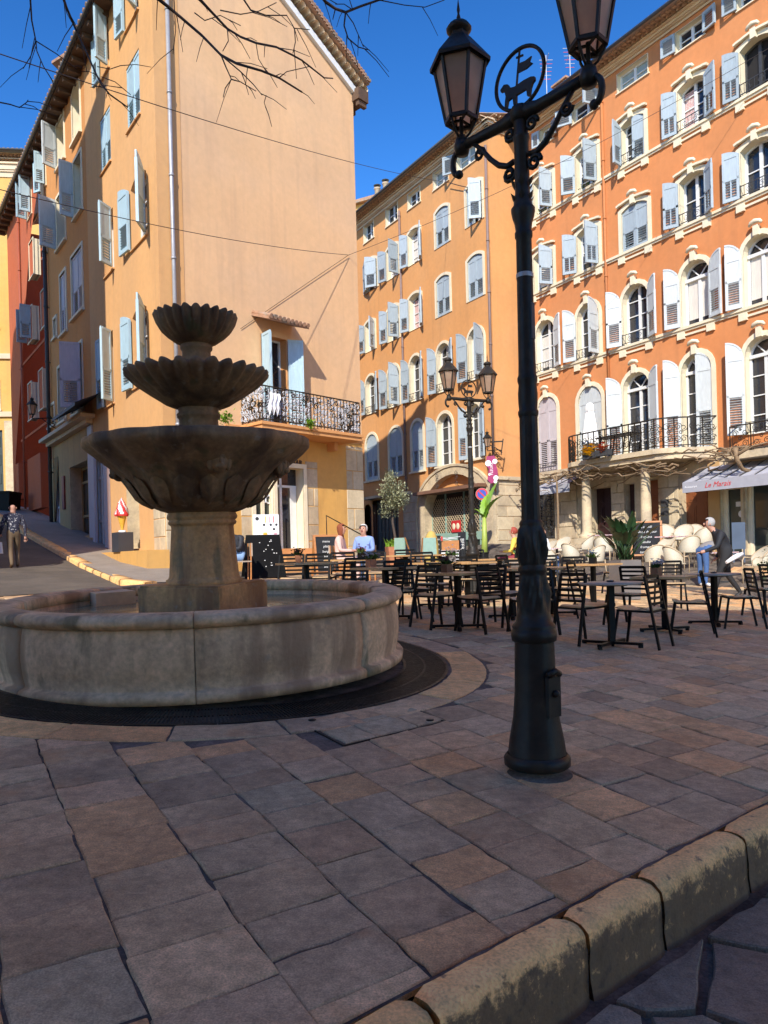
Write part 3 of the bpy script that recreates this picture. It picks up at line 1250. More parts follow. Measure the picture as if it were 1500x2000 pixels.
# ------------------------------------------------------------------ apricot house in the middle
py_ = at(880, 600, 32.5)
FY = Fac((py_.x, py_.y), (.52, -.854))
Y = empty('apricot_house', M=FY.M, label='apricot house with arched white framed windows above a shop, in the middle of the square', cat='house')
yh = []
yrow = [
    dict(all=dict(trim=.03, rows=2, dep=.2, fm=M_WHITEP), own=True, w=[
        (711, 730, 470, 433), (754, 777, 436, 398), (797, 821, 402, 372), (847, 876, 362, 328, dict(glass=M_PALEGL)), (893, 930, 325, 286, dict(L=150, glass=M_PALEGL))]),
    dict(own=True, all=dict(arch='seg', rows=4, trim=.12, sill=False), w=[
        (712, 737, 568, 506, dict(Rr=35, L=20)), (756, 779, 543, 478, dict(L=165, Rr=95, curtain='left')), (798, 821, 515, 446, dict(L=165, Rr=150, curtain='left')),
        (851, 877, 480, 404, dict(closed=True)), (911, 942, 437, 355, dict(L=5, Rr=50))]),
    dict(own=True, all=dict(arch='seg', rows=4, trim=.12, sill=False), w=[
        (714, 733, 686, 626, dict(L=165, Rr=120)), (758, 780, 665, 597, dict(L=165, Rr=80)), (800, 823, 643, 573, dict(L=160, Rr=150, curtain='pattern')),
        (853, 879, 616, 538, dict(closed=True)), (914, 944, 584, 497, dict(closed=True))]),
    dict(own=True, all=dict(arch='round', rows=4, trim=.12, sill=False, rail=True), w=[
        (715, 735, 808, 733, dict(L=165, Rr=155)), (758, 781, 795, 713, dict(L=165, Rr=85)), (801, 824, 783, 694, dict(L=165, Rr=150)),
        (854, 880, 765, 670, dict(L=165, Rr=155)), (915, 946, 741, 640, dict(L=160, Rr=100))]),
    dict(own=True, all=dict(arch='round', rows=4, trim=.14, sill=True), w=[
        (716, 738, 938, 848, dict(closed=True)), (761, 786, 929, 835, dict(closed=True)), (805, 827, 920, 822, dict(closed=True)),
        (855, 884, 909, 807, dict(L=160)), (915, 940, 896, 788, dict(L=160, Rr=160))]),
]
rows_windows(Y, FY, yrow, yh)
yx1 = FY.hit(961, 600)[0]
yx0 = yx1 - 19
yz1 = FY.hit(880, 258, .7)[1] - .2
yzc = FY.hit(880, 306, .1)[1]
# shop arch and doors
ax0, ax1 = FY.hit(831, 1000)[0], FY.hit(950, 1000)[0]
azt = FY.hit(886, 926)[1]
azb = FY.hit(886, 1095)[1]
arch_in = outline(ax0, ax1, azb, azt, 'round', 16)
yh.append(arch_in)
dx0, dx1 = FY.hit(728, 1000)[0], FY.hit(778, 1000)[0]
dzt = FY.hit(750, 975)[1]
dl = outline(dx0, dx1, azb, dzt)
yh.append(dl)
ex0, ex1 = FY.hit(712, 1000)[0], FY.hit(725, 1000)[0]
el = outline(ex0, ex1, azb, FY.hit(718, 985)[1], 'round')
yh.append(el)
shell(Y, [(yx0, -1), (yx1, -1), (yx1, yz1), (yx0, yz1)], yh, 9, M_YELLOW, yx0, yx1, -1, yz1, yz1)
cornice(Y, yx0, yx1 + .05, yzc, yz1 + .2, .5, (0, 1))
b = MB()
b.ring(arch_in, outline(ax0 - .55, ax1 + .55, azb, azt + .34, 'round', 16), -.10, .02)
b.ring(outline(ax0 - .55, ax1 + .55, azb, azt + .34, 'round', 16), outline(ax0 - .68, ax1 + .68, azb, azt + .44, 'round', 16), -.15, .02)
b.build('shop_arch', M_STONE, Y)
tz = FY.hit(880, 955)[1]
b = MB()
b.sheet([p for p in arch_in if p[1] > tz] + [], [], .25)
b.build('tympanum', M_YELLOW, Y)
b = MB()
b.bx(ax0 - .2, ax1 + .2, -.55, .3, tz - .14, tz)
b.build('shop_canopy', mat('canopy_brown', (.20, .10, .06), .7), Y)
b = MB()
for u in (.3, .62):
    for k in range(3):
        scroll(b, (ax0 + (ax1 - ax0) * u, -.35 + .1, tz + .2 + .22 * k), .12, 1 if k % 2 else -1, .012)
b.build('iron_bracket', M_IRONG, Y)
b = MB()
for i in range(len(arch_in) - 1):
    p, q = arch_in[i], arch_in[i + 1]
    b.add([(p[0], 0, p[1]), (q[0], 0, q[1]), (q[0], .5, q[1]), (p[0], .5, p[1])], [(0, 1, 2, 3)])
b.build('arch_reveal', M_STONE, Y)
b = MB()
b.bx(ax0, ax1, .42, .44, azb, tz - .1)
sw = b.build('shop_window', M_GLASSG, Y)
b = MB()
for u in (0, .24, .55, .8, 1):
    x = ax0 + (ax1 - ax0) * u
    b.bx(x - .03, x + .03, .36, .415, azb, tz - .14)
b.bx(ax0, ax1, .35, .415, azb + .9, azb + 1.25)
b.build('shop_frame', M_SAGE, sw)
b = MB()
zz0, zz1 = azb + 1.25, tz - .35
wv = ax1 - ax0
k = 26
for i in range(-10, k):
    for sg in (1, -1):
        x = ax0 + wv * i / k
        xa, xb = x, x + (zz1 - zz0) * .9
        if sg < 0:
            xa, xb = xb, xa
        p0, p1 = Vector((xa, .385, zz0)), Vector((xb, .385, zz1))
        # clip to the opening
        d = p1 - p0
        t0, t1 = 0, 1
        for lim, s in ((ax0, 1), (ax1, -1)):
            den = d.x * s
            num = (lim - p0.x) * s
            if den > 0:
                t0 = max(t0, num / den)
            else:
                t1 = min(t1, num / den)
        if t1 > t0 + .02:
            b.bar(p0 + d * t0, p0 + d * t1, .018)
o_ = b.build('security_grille', M_STONE, sw)
o_['kind'] = 'stuff'
b = MB()
x = ax0 + wv * .43
z = FY.hit(880, 1028)[1]
b.bx(x - .32, x + .32, .30, .345, z - .26, z + .26)
sg_ = b.build('shop_sign', M_REDP, Y)
b = MB()
for s in (-1, 1):
    b.ball((x + .15 * s, .30, z), .12, sq=(1, .12, 1.2))
b.build('sign_disc', M_CREAM, sg_)
# side doors
b = MB()
b.bx(dx0, dx1, .3, .34, azb, dzt)
for i in range(8):
    xx = dx0 + (dx1 - dx0) * i / 7
    b.bar((xx, .28, azb), (xx, .28, dzt), .03)
for z in (azb + .6, azb + 1.5, azb + 2.2):
    b.bar((dx0, .28, z), (dx1, .28, z), .04)
b.build('gate', M_IRONG, Y)
b = MB()
b.bx(ex0, ex1, .3, .34, azb, FY.hit(718, 985)[1])
b.build('side_door', M_DOORD, Y)
b = MB()
b.bx(dx0 - .3, dx1 + 1.2, -.5, -.003, dzt + .05, dzt + .18)
b.build('stone_ledge', M_STONE, Y)
for x, z0 in ((FY.hit(787, 600)[0], FY.hit(790, 960)[1]), (FY.hit(959, 600)[0], FY.hit(962, 905)[1])):
    pipe(Y, FY, x, z0, yz1 - .9, .055, -.08, m=mat('pipe_brown', (.22, .15, .13), .6))
ashlar(Y, FY, FY.hit(788, 1000)[0], ax0 - .7, azb, FY.hit(800, 965)[1], -.03, .5, .8, seed=11)
ashlar(Y, FY, ax1 + .7, yx1 + .03, azb, FY.hit(950, 942)[1], -.05, .48, .9, seed=12)
zled = FY.hit(950, 940)[1]
b = MB()
b.bx(ax1 + .3, yx1 + .1, -.14, -.003, zled, zled + .14)
b.build('stone_ledge', M_STONE, Y)
# the return wall turning back from the corner
FR = Fac(FY.w(yx1, 0, 0).xy, (.854, .52))
b = MB()
q0 = 2.2
def rw(x, y, z):
    return FY.M.inverted() @ FR.w(x, y, z)
b.add([rw(0, -.004, zled), rw(q0, -.004, zled), rw(q0, -.004, yz1), rw(0, -.004, yz1)], [(0, 1, 2, 3)])
b.build('return_wall', M_YELLOW, Y)
RT = FY.M.inverted() @ FR.M
rt = empty('return_wing', M=Matrix.Identity(4))
rt.parent = Y
rt.matrix_local = RT
cornice(rt, -.0, q0, yzc, yz1 + .2, .5, (1, 0), False)
ashlar(rt, FR, 0, q0, azb - .5, zled, -.03, .48, .9, seed=14)
b = MB()
b.bx(-.1, q0, -.14, -.003, zled, zled + .14)
b.build('stone_ledge', M_STONE, rt)
# chimneys on its roof
for i, (xx, yy) in enumerate(((737, 372), (753, 362))):
    s_, z_ = FY.hit(xx, yy, -2.5)
    b = MB()
    b.lathe([(.16, -2), (.16, .05), (.2, .07), (.2, .12)], 10)
    b.lathe([(.1, .12), (.1, .25), (.22, .27), (.05, .36)], 10, 1)
    b.build('chimney', [M_CREAM2, M_IRONG], Y, (s_, 2.5, z_))

# ------------------------------------------------------------------ gable house on the left
FG = Fac(C0, (.682, .731))
FL = Fac(C0, (.586, -.81))
G = empty('gable_house', M=FG.M, label='apricot corner house with a blank gable wall and small balcony behind the fountain', cat='house')
GL = Matrix.Identity(4)
LG = FG.M.inverted() @ FL.M            # street front expressed in the house's own axes
glen = FG.hit(700, 600)[0]
gh = []
zslab = FG.hit(600, 842, .5)[1] + .02
bd = (FG.hit(511, 720)[0], FG.hit(560, 720)[0], zslab, FG.hit(536, 658)[1])
window(G, FG, *bd, 'flat', gh, trim=0, dep=.32, rows=1, fan=False, L=100, Rr=150, sm=M_SHUTB, sill=False, reveal=M_YELLOW, tm=M_YELLOW, wname='balcony_door', curtain='left')
zst = FG.hit(565, 1072)[1]
dd = (FG.hit(541, 1000)[0], FG.hit(593, 1000)[0], zst, FG.hit(570, 914)[1])
lp = outline(*dd)
gh.append(lp)
b = MB()
b.ring(lp, outline(dd[0] - .12, dd[1] + .12, dd[2], dd[3] + .13), -.05, .01)
for i in range(4):
    j = (i + 1) % 4
    b.add([(lp[i][0], -.04, lp[i][1]), (lp[j][0], -.04, lp[j][1]), (lp[j][0], .5, lp[j][1]), (lp[i][0], .5, lp[i][1])], [(0, 1, 2, 3)])
bdoor = b.build('bar_door', M_CREAM, G)
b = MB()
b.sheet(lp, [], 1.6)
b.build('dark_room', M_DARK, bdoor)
b = MB()
wx = dd[0] + (dd[1] - dd[0]) * .40
b.bx(wx - .04, wx + .04, .3, .36, dd[2], dd[3])
b.bx(dd[0], dd[1], .3, .36, dd[3] - .55, dd[3] - .48)
b.bx(dd[1] - .25, dd[1] - .02, .3, .36, dd[2], dd[3] - .55)
b.build('frame', M_WHITEP, bdoor)
b = MB()
b.bx(wx + .04, dd[1] - .25, .32, .34, dd[2], dd[3] - .55)
b.bx(dd[0], dd[1], .32, .34, dd[3] - .48, dd[3])
b.build('pane', M_GLASS, bdoor)
sw_ = (FG.hit(499, 1000)[0], FG.hit(534, 1000)[0], FG.hit(516, 1046)[1], FG.hit(516, 925)[1])
window(G, FG, *sw_, 'flat', gh, trim=.13, dep=.12, rows=1, fm=M_CREAM, sill=False, wname='shop_window', glass=M_GLASSG)
zc = FG.hit(520, 975)[1]
b = MB()
for s in (-1, 1):
    pts = [((sw_[0] + sw_[1]) / 2 + .13 + s * .105 + .11 * math.cos(a / 8 * PI), .10, zc + .11 * math.sin(a / 8 * PI)) for a in range(17)]
    b.tube(pts, .026, 4, cap=False)
b.build('window_logo', M_WHITE, G)
lettering('GLACES · BAR', .21, mat('letter_brown', (.07, .03, .015), .6), G, (FG.hit(556, 901)[0], -.02, FG.hit(556, 902)[1]), 'bar_lettering', font_bold=True, extrude=.012)
# gable wall outline: ridge left of centre, falling to the right
zR = FG.hit(684, 172)[1]
rs, rz_ = 3.0, zR + (glen - 3.0) * .52
zL0 = 17.15
shell(G, [(0, -1), (glen, -1), (glen, zR), (rs, rz_), (0, zL0)], gh, 8, M_GABLE, 0, glen, -1, zL0, zR, sides=False)
b = MB()
b.add([(glen, 0, -1), (glen - 2, 9, -1), (glen - 2, 9, zR), (glen, 0, zR)], [(0, 1, 2, 3)])
b.build('end_wall', M_GABLE, G)
b = MB()
zgf = FG.hit(690, 866)[1]
b.sheet([(-.004, -1), (glen + .004, -1), (glen + .004, zgf), (-.004, zgf)], [h for h in gh if max(p[1] for p in h) < zgf], -.005)
b.build('ground_floor_wall', M_PLINTH, G)
# rake: white fillet, tile ends and roof covering
b = MB()
sl_ = Vector((glen + .35 - rs, 0, -.52 * (glen + .35 - rs)))
o0 = Vector((rs, 0, rz_))
b.bar(o0 + Vector((0, -.06, -.06)), o0 + sl_ + Vector((0, -.06, -.06)), .11, .2)
b.build('rake_fillet', M_WHITEP, G)
b = MB()
nn = 24
dv = sl_ / nn
for i in range(nn):
    c = o0 + dv * (i + .5) + Vector((0, 0, .14))
    vs = []
    u = dv.normalized()
    up = Vector((0, 1, 0)).cross(u) * -1
    for y in (-.32, .1):
        for k in range(7):
            a = PI * k / 6
            q = c + u * .12 * math.cos(a) + up * .11 * math.sin(a)
            vs.append((q.x, y, q.z))
    b.add(vs, [(k, k + 1, k + 8, k + 7) for k in range(6)])
b.build('rake_tiles', M_CREAM2, G)
b = MB()
q0_ = o0 + Vector((0, 0, .30))
for y0, z0 in ((-.42, 0), (-.42, .07)):
    pass
vs = []
for (dx, p) in ((0, q0_), (1, q0_ + sl_)):
    for y in (-.42, 9):
        for z in (0, .09):
            vs.append((p.x - (1.6 if y > 0 else 0), y, p.z + z))
b.add(vs, [(0, 1, 3, 2), (4, 6, 7, 5), (0, 4, 5, 1), (2, 3, 7, 6), (1, 5, 7, 3), (0, 2, 6, 4)])
rough = random.Random(4)
for i in range(46):
    p = q0_ + sl_ * (i + .5) / 46
    b.bx(p.x - .10, p.x + .08, -.46, .2, p.z + .06, p.z + .13 + rough.random() * .05)
b.build('roof', M_TILE, G)
b = MB()
e0 = o0 + sl_
b.bx(glen - .05, glen + .40, -.3, 6, e0.z - .22, e0.z + .14)
for k in range(12):
    b.bx(glen, glen + .36, -.25 + .5 * k, -.12 + .5 * k, e0.z - .38, e0.z - .222)
b.build('eaves', M_WOODD, G)
# quoins and patches of bare stone
ashlar(G, FG, 0, .75, .4, FG.hit(330, 955)[1], -.025, .55, .75, seed=21)
ashlar(G, FG, FG.hit(470, 1000)[0], FG.hit(497, 1000)[0], .4, FG.hit(480, 960)[1], -.012, .6, .8, seed=22)
ashlar(G, FG, FG.hit(598, 1000)[0], FG.hit(622, 1000)[0], zst - .4, FG.hit(610, 902)[1], -.012, .55, .7, seed=23)
ashlar(G, FG, FG.hit(678, 1000)[0], glen + .02, .2, FG.hit(690, 872)[1], -.02, .6, .6, seed=24)
b = MB()
zl_ = FG.hit(690, 864)[1]
b.bx(FG.hit(640, 864)[0], glen + .04, -.07, -.003, zl_, zl_ + .1)
b.bx(FG.hit(440, 850)[0], FG.hit(640, 864)[0], -.03, -.003, zl_ - .0, zl_ + .06)
b.build('band_course', M_YELLOW, G)
b = MB()
b.bx(-.0, .72, -.012, -.002, FG.hit(315, 955)[1] + .02, 16)
b.build('corner_band', M_LEFT, G)
pipe(G, FG, FG.hit(330, 300)[0] , FG.hit(340, 1040)[1], 17.5, .055, -.09)
# balcony
bs0, bs1 = FG.hit(470, 835)[0], FG.hit(664, 850)[0]
b = MB()
OUTB = .95
b.bx(bs0, bs1, -OUTB, -.003, zslab - .20, zslab)
b.bx(bs0 - .04, bs1 + .04, -OUTB - .04, -.004, zslab - .09, zslab - .03)
for k in range(3):
    x = bs0 + .5 + (bs1 - bs0 - 1) * k / 2
    b.prism([(x - .07, zslab - .203), (x + .07, zslab - .203), (x + .07, zslab - .45), (x - .07, zslab - .45)], -.35, -.004)
b.build('balcony_slab', M_YELLOW, G)


def fancy_rail(parent, x0, x1, y0, y1, z, h, rnd, name='balcony_railing'):
    """whitened wrought iron with crowded scrolls between black bars"""
    b = MB()
    segs = [((x0, y0), (x1, y0)), ((x1, y0), (x1, y1)), ((x0, y0), (x0, y1))]
    for (p, q) in segs:
        p, q = Vector((*p, z)), Vector((*q, z))
        l = (q - p).length
        d = (q - p) / l
        b.bar(p + Vector((0, 0, h)), q + Vector((0, 0, h)), .035, .03, 1)
        b.bar(p + Vector((0, 0, .07)), q + Vector((0, 0, .07)), .025, .025, 1)
        n = int(l / .13)
        for i in range(n + 1):
            o = p + d * l * i / n
            b.bar(o, o + Vector((0, 0, h)), .016, .016, 1)
        for i in range(int(l / .11)):
            for j in range(5):
                c = p + d * (l * (i + .5) / int(l / .11) + rnd.uniform(-.05, .05)) + Vector((0, 0, h * (.14 + .18 * j) + rnd.uniform(-.03, .03)))
                s = rnd.choice((-1, 1))
                r = rnd.uniform(.06, .12)
                pts = []
                ph = rnd.uniform(0, 6)
                for t in range(9):
                    a = ph + s * 1.25 * 2 * PI * t / 8
                    rr = r * (1 - .6 * t / 8)
                    pts.append(c + d * rr * math.cos(a) + Vector((0, 0, rr * math.sin(a))) + Vector((-d.y, d.x, 0)) * .012)
                b.tube(pts, .017, 4, 0 if rnd.random() < .72 else 1, cap=False)
    return b.build(name, [M_IRONW, M_IRON], parent)


fancy_rail(G, bs0 + .04, bs1 - .04, -OUTB + .04, -.02, zslab, .95, random.Random(5))
# little roof over the balcony door
b = MB()
h0, h1 = FG.hit(507, 640, .35)[0], FG.hit(586, 655, .35)[0]
hz = bd[3] + .18
b.add([(h0, -.75, hz), (h1, -.75, hz), (h1, 0, hz + .26), (h0, 0, hz + .26), (h0, -.75, hz + .07), (h1, -.75, hz + .07), (h1, 0, hz + .33), (h0, 0, hz + .33)],
      [(0, 1, 2, 3), (4, 5, 6, 7), (0, 1, 5, 4), (0, 3, 7, 4), (1, 2, 6, 5)])
for i in range(10):
    x = h0 + (h1 - h0) * (i + .5) / 10
    b.tube([(x, -.80, hz + .08), (x, 0, hz + .355)], .07, 6)
b.build('door_hood', M_TILE, G)
# step and handrail
b = MB()
b.bx(dd[0] - .5, dd[1] + .25, -.75, -.003, zst - .5, zst)
b.bx(dd[0] - .6, dd[1] + 1.0, -1.1, -.003, zst - .9, zst - .16)
b.build('door_step', M_YELLOW, G)
b = MB()
hx = dd[1] + .35
b.tube([(hx, -.6, zst - .2), (hx, -.6, zst + .95), (hx + 1.1, -1.0, zst + .35), (hx + 1.1, -1.0, zst - .5)], .022, 6, sm=False)
b.bar((hx + .5, -.78, zst - .3), (hx + .5, -.78, zst + .68), .02)
b.build('handrail', M_IRON, G)

# street front of the same house
LF = empty('street_front', M=Matrix.Identity(4))
LF.parent = G
LF.matrix_local = LG
lh = []


def lw(xl, xr, yb, yt, **k):
    xm = (xl + xr) / 2
    x0, x1 = FL.hit(xl, (yb + yt) / 2)[0], FL.hit(xr, (yb + yt) / 2)[0]
    a = dict(trim=0, rows=3, sill=True, reveal=M_LEFT, tm=M_LEFT, sm=M_SHUTB, dep=.3)
    arch = k.pop('arch', 'flat')
    a.update(k)
    window(LF, FL, x0, x1, FL.hit(xm, yb)[1], FL.hit(xm, yt)[1], arch, lh, **a)


lw(245, 270, 42, -60, L=172, Rr=120)
lw(247, 273, 243, 112, closed=True)
lw(256, 287, 475, 336, arch='seg', L=174, Rr=146)
lw(260, 288, 752, 596, arch='seg', L=174, Rr=146)
lw(196, 213, 148, 40, L=174, Rr=118)
lw(196, 216, 330, 218, closed=True, L=0, Rr=0)
lw(203, 222, 535, 415, L=None, Rr=125)
lw(205, 222, 792, 650, L=174, Rr=128)
T = dict(trim=.1, tm=M_CREAM, reveal=M_CREAM, sm=M_SHUTP)
lw(142, 157, 272, 165, arch='seg', **T)
lw(146, 160, 420, 305, L=80, Rr=None, **T)
lw(141, 162, 615, 490, closed=True, **{**T, 'sm': M_SHUTL})
lw(143, 162, 805, 676, Rr=70, L=20, **{**T, 'sm': M_SHUTL})
lw(112, 126, 322, 232, L=70, Rr=None, **T)
lw(112, 128, 480, 375, L=75, **T)
lw(119, 130, 652, 532, closed=True, **{**T, 'sm': M_SHUTL})
lw(115, 128, 824, 714, **T)
lw(106, 111, 660, 622, **T)
lw(98, 107, 832, 792, **T)
sA = FL.hit(97, 700)[0]
sB = FL.hit(178, 700)[0]
zled2 = FL.hit(135, 843)[1]
# shop openings of the street front
for (xl, xr, yb, yt, kind) in ((99, 117, 1034, 893, 'panel'), (138, 173, 1048, 905, 'glass'), (188, 206, 1070, 892, 'panelw'), (248, 272, 1072, 925, 'glass')):
    a, c = FL.hit(xl, 1000)[0], FL.hit(xr, 1000)[0]
    xm = (xl + xr) / 2
    z0, z1 = FL.hit(xm, yb)[1], FL.hit(xm, yt)[1]
    lp = outline(a, c, z0, z1)
    lh.append(lp)
    b = MB()
    for i in range(4):
        j = (i + 1) % 4
        b.add([(lp[i][0], 0, lp[i][1]), (lp[j][0], 0, lp[j][1]), (lp[j][0], .6, lp[j][1]), (lp[i][0], .6, lp[i][1])], [(0, 1, 2, 3)])
    dep = .45 if kind == 'glass' else .12
    fm = M_CREAM if xl > 240 else M_GROUNDF
    q = MB()
    q.sheet(lp, [], dep)
    if kind == 'glass':
        d = b.build('shop_door', M_STONE, LF)
        d.name = 'shop_door'
    else:
        d = b.build('blank_door', M_STONE, LF)
    for u in (0, .48, 1):
        x = a + (c - a) * u
        b2 = x
        q.bx(max(a, x - .05), min(c, x + .05), dep - .06, dep - .01, z0, z1)
    for v in (.03, .3, .78, .98):
        q.bx(a, c, dep - .05, dep - .012, z0 + (z1 - z0) * v - .04, z0 + (z1 - z0) * v + .04)
    q.m = [0 if i == 0 else 0 for i in q.m]
    k0 = len([1 for f in q.f if len(f) == 3])
    q.m = [1 if len(f) == 3 else 0 for f in q.f]
    # joinery and glazing stay inside the opening's own mesh so the thing > part > sub-part depth is kept
    b.m = [2] * len(b.f)
    b.v, nb = b.v + q.v, len(b.v)
    b.f += [[i + nb for i in f] for f in q.f]
    b.m += q.m
    b.s += q.s
    d.data = b.mesh('shop_door', [fm if kind == 'glass' else M_SHUTP if kind == 'panelw' else M_SHUTL, M_GLASSG if kind == 'glass' else (M_SHUTP if kind == 'panelw' else M_SHUTL), M_STONE])
zgL = lambda x: FL.gz(x) - .5
shell(LF, [(sB, zled2 + .15), (sB, zgL(sB)), (0, zgL(0)), (0, zL0), (sB, zL0)], [h for h in lh if h[0][0] > sB], 1, M_LEFT, sB, 0, 0, 0, 0, sides=False)
shell(LF, [(sA, zled2), (sB - .002, zled2), (sB - .002, zL0), (sA, zL0)], [h for h in lh if h[0][0] < sB and h[0][1] > zled2], 1, M_LEFTB, sA, sB, 0, 0, 0, sides=False, name='far_wall')
shell(LF, [(sA, zgL(sA)), (sB - .002, zgL(sB)), (sB - .002, zled2 - .003), (sA, zled2 - .003)], [h for h in lh if h[0][0] < sB and h[0][1] < zled2], 1, M_GROUNDF, sA, sB, 0, 0, 0, sides=False, name='shop_wall')
b = MB()
b.bx(sA - .1, sB + .3, -.45, -.003, zled2 - .06, zled2 + .06)
b.bx(sA, sB, -.22, -.004, zled2 - .2, zled2 - .063)
b.build('shop_ledge', M_CREAM2, LF)
b = MB()
a_, c_ = FL.hit(158, 825)[0], FL.hit(208, 835)[0]
b.add([(a_, 0, zled2 + .55), (c_, 0, zled2 + .55), (c_, -.9, zled2 + .12), (a_, -.9, zled2 + .12), (a_, -.9, zled2 + .02), (c_, -.9, zled2 + .02)], [(0, 1, 2, 3), (3, 2, 5, 4), (0, 3, 4)])
b.build('rolled_awning', M_AWNB, LF)
b = MB()
b.bx(sA - 9, .35, -.46, .1, zL0 - .02, zL0 + .1)
for i in range(44):
    x = sA - 8.8 + i * .62
    if x > .2:
        break
    b.bx(x, x + .13, -.42, .0, zL0 - .16, zL0 - .022)
b.build('eaves', M_WOODD, LF)
b = MB()
b.tube([(sA - 9, -.53, zL0 + .06), (.35, -.53, zL0 + .06)], .06, 6)
b.build('gutter', M_IRONG, LF)
b = MB()
for i in range(76):
    x = sA - 9 + .28 * i
    if x > .3:
        break
    b.tube([(x, -.55, zL0 + .14), (x, 3, zL0 + 1.5)], .09, 5)
b.build('roof_edge', M_TILE, LF)
ashlar(LF, FL, -.85, 0, .9, FL.hit(300, 960)[1], -.015, .5, .7, seed=25)
# plinth at the corner
b = MB()
pz = FL.hit(250, 1078)[1]
b.bx(FL.hit(212, 1078)[0], .25, -.55, -.003, pz - 1.6, pz)
b.build('plinth', M_PLINTH, LF)
b = MB()
b.bx(FL.hit(176, 900)[0] - .1, FL.hit(183, 900)[0], -.05, -.003, FL.hit(180, 1050)[1], zled2 - .25)
b.bx(FL.hit(207, 900)[0], FL.hit(214, 900)[0], -.09, -.003, FL.hit(210, 1078)[1], FL.hit(210, 890)[1])
b.bx(FL.hit(183, 900)[0], FL.hit(188, 900)[0], -.09, -.003, FL.hit(186, 1068)[1], FL.hit(186, 890)[1])
b.build('pilaster', M_SHUTL, LF)
b = MB()
b.bx(FL.hit(124, 960)[0], FL.hit(128, 960)[0], -.06, -.004, FL.hit(126, 995)[1], FL.hit(126, 930)[1])
b.build('red_sign', mat('sign_red', (.16, .015, .015), .5), LF)
pipe(LF, FL, sA + .15, 2.0, zL0 - .3, .07, -.12, m=mat('pipe_dark', (.05, .045, .04), .6))

# ------------------------------------------------------------------ red house further up the street
RH = empty('red_house', M=Matrix(FL.M) @ Matrix.Translation((sA, 0, 0)), label='narrow brick red house with pale shutters, up the sloping street at the far left', cat='house')
FRh = Fac(FL.w(sA, 0, 0).xy, FL.t)
rh = []


def rw_(xl, xr, yb, yt, **k):
    xm = (xl + xr) / 2
    x0, x1 = FRh.hit(xl, (yb + yt) / 2)[0], FRh.hit(xr, (yb + yt) / 2)[0]
    a = dict(trim=.04, rows=3, sill=True, reveal=M_CREAM, tm=M_CREAM, sm=M_SHUTB, dep=.2)
    arch = k.pop('arch', 'flat')
    a.update(k)
    window(RH, FRh, x0, x1, FRh.hit(xm, yb)[1], FRh.hit(xm, yt)[1], arch, rh, **a)


rw_(58, 66, 542, 470, closed=True)
rw_(84, 92, 500, 428, closed=True)
rw_(81, 89, 640, 566, closed=True)
rw_(77, 85, 800, 722, closed=True, sm=M_SHUTP)
rw_(56, 63, 820, 748, closed=True, sm=M_SHUTP)
rw_(54, 62, 425, 352, L=80, Rr=90)
rw_(82, 90, 370, 305, L=150, Rr=85)
rw_(56, 64, 668, 600, L=92, Rr=90, sm=M_SHUT)
rx0 = FRh.hit(20, 700)[0]
for (xl, xr, yb, yt) in ((55, 80, 995, 890), (31, 37, 975, 905)):
    a, c = FRh.hit(xl, 950)[0], FRh.hit(xr, 950)[0]
    xm = (xl + xr) / 2
    lp = outline(a, c, FRh.hit(xm, yb)[1], FRh.hit(xm, yt)[1])
    rh.append(lp)
    b = MB()
    for i in range(4):
        j = (i + 1) % 4
        b.add([(lp[i][0], 0, lp[i][1]), (lp[j][0], 0, lp[j][1]), (lp[j][0], .3, lp[j][1]), (lp[i][0], .3, lp[i][1])], [(0, 1, 2, 3)])
    d = b.build('shop_window' if xl > 50 else 'door', M_RED, RH)
    b = MB()
    b.sheet(lp, [], .2)
    b.build('pane', M_GLASSG if xl > 50 else M_DOORD, d)
shell(RH, [(rx0, -1), (-.002, -1), (-.002, zL0 - .02), (rx0, zL0 - .02)], rh, 1, M_RED, rx0, 0, 0, 0, 0, sides=False)
b = MB()
b.add([(rx0, 0, -1), (rx0, 8, -1), (rx0, 8, zL0), (rx0, 0, zL0)], [(0, 1, 2, 3)])
b.build('end_wall', M_RED, RH)
for yy in (684, 841):
    z = FRh.hit(71, yy)[1]
    b = MB()
    b.bx(FRh.hit(40, 750)[0], -.1, -.04, -.002, z - .05, z + .05)
    b.build('string_course', M_RED, RH)
pipe(RH, FRh, FRh.hit(43, 600)[0], 3.0, zL0 - .3, .05, -.07, m=mat('pipe_red', (.30, .07, .03), .6))
# iron wall lamp bracket on the red house

# ------------------------------------------------------------------ ochre house closing the street, roof glimpsed behind, houses behind the viewer
pO = at(0, 900, 41)
FOc = Fac((pO.x, pO.y), (1, .12))
OC = empty('ochre_house', M=FOc.M, label='yellow ochre house closing the street at the left edge', cat='house')
ohs = []
z1 = FOc.hit(0, 318)[1]
x1 = 5.5
lp = outline(FOc.hit(-14, 900)[0], FOc.hit(6, 900)[0], FOc.hit(0, 985)[1], FOc.hit(0, 840)[1])
ohs.append(lp)
for i, (ya, yb) in enumerate(((745, 800), (560, 640), (400, 470))):
    window(OC, FOc, FOc.hit(-22, 700)[0], FOc.hit(-4, 700)[0], FOc.hit(0, yb)[1], FOc.hit(0, ya)[1], 'flat', ohs, trim=.08, sm=M_SHUT, closed=True)
shell(OC, [(-9, -1), (x1, -1), (x1, z1), (-9, z1)], ohs, 6, M_OCHRE, -9, x1, -1, z1, z1)
cornice(OC, -9, x1 + .1, z1 - .8, z1 + .45, .5)
b = MB()
for ya in (695, 808):
    z = FOc.hit(10, ya)[1]
    b.bx(-9, x1, -.12, -.002, z - .18, z + .1)
b.build('string_course', M_CREAM2, OC)
zq = FOc.hit(10, 815)[1]
b = MB()
b.bx(lp[2][0] + .12, x1, -.04, -.002, 0, zq - .2)
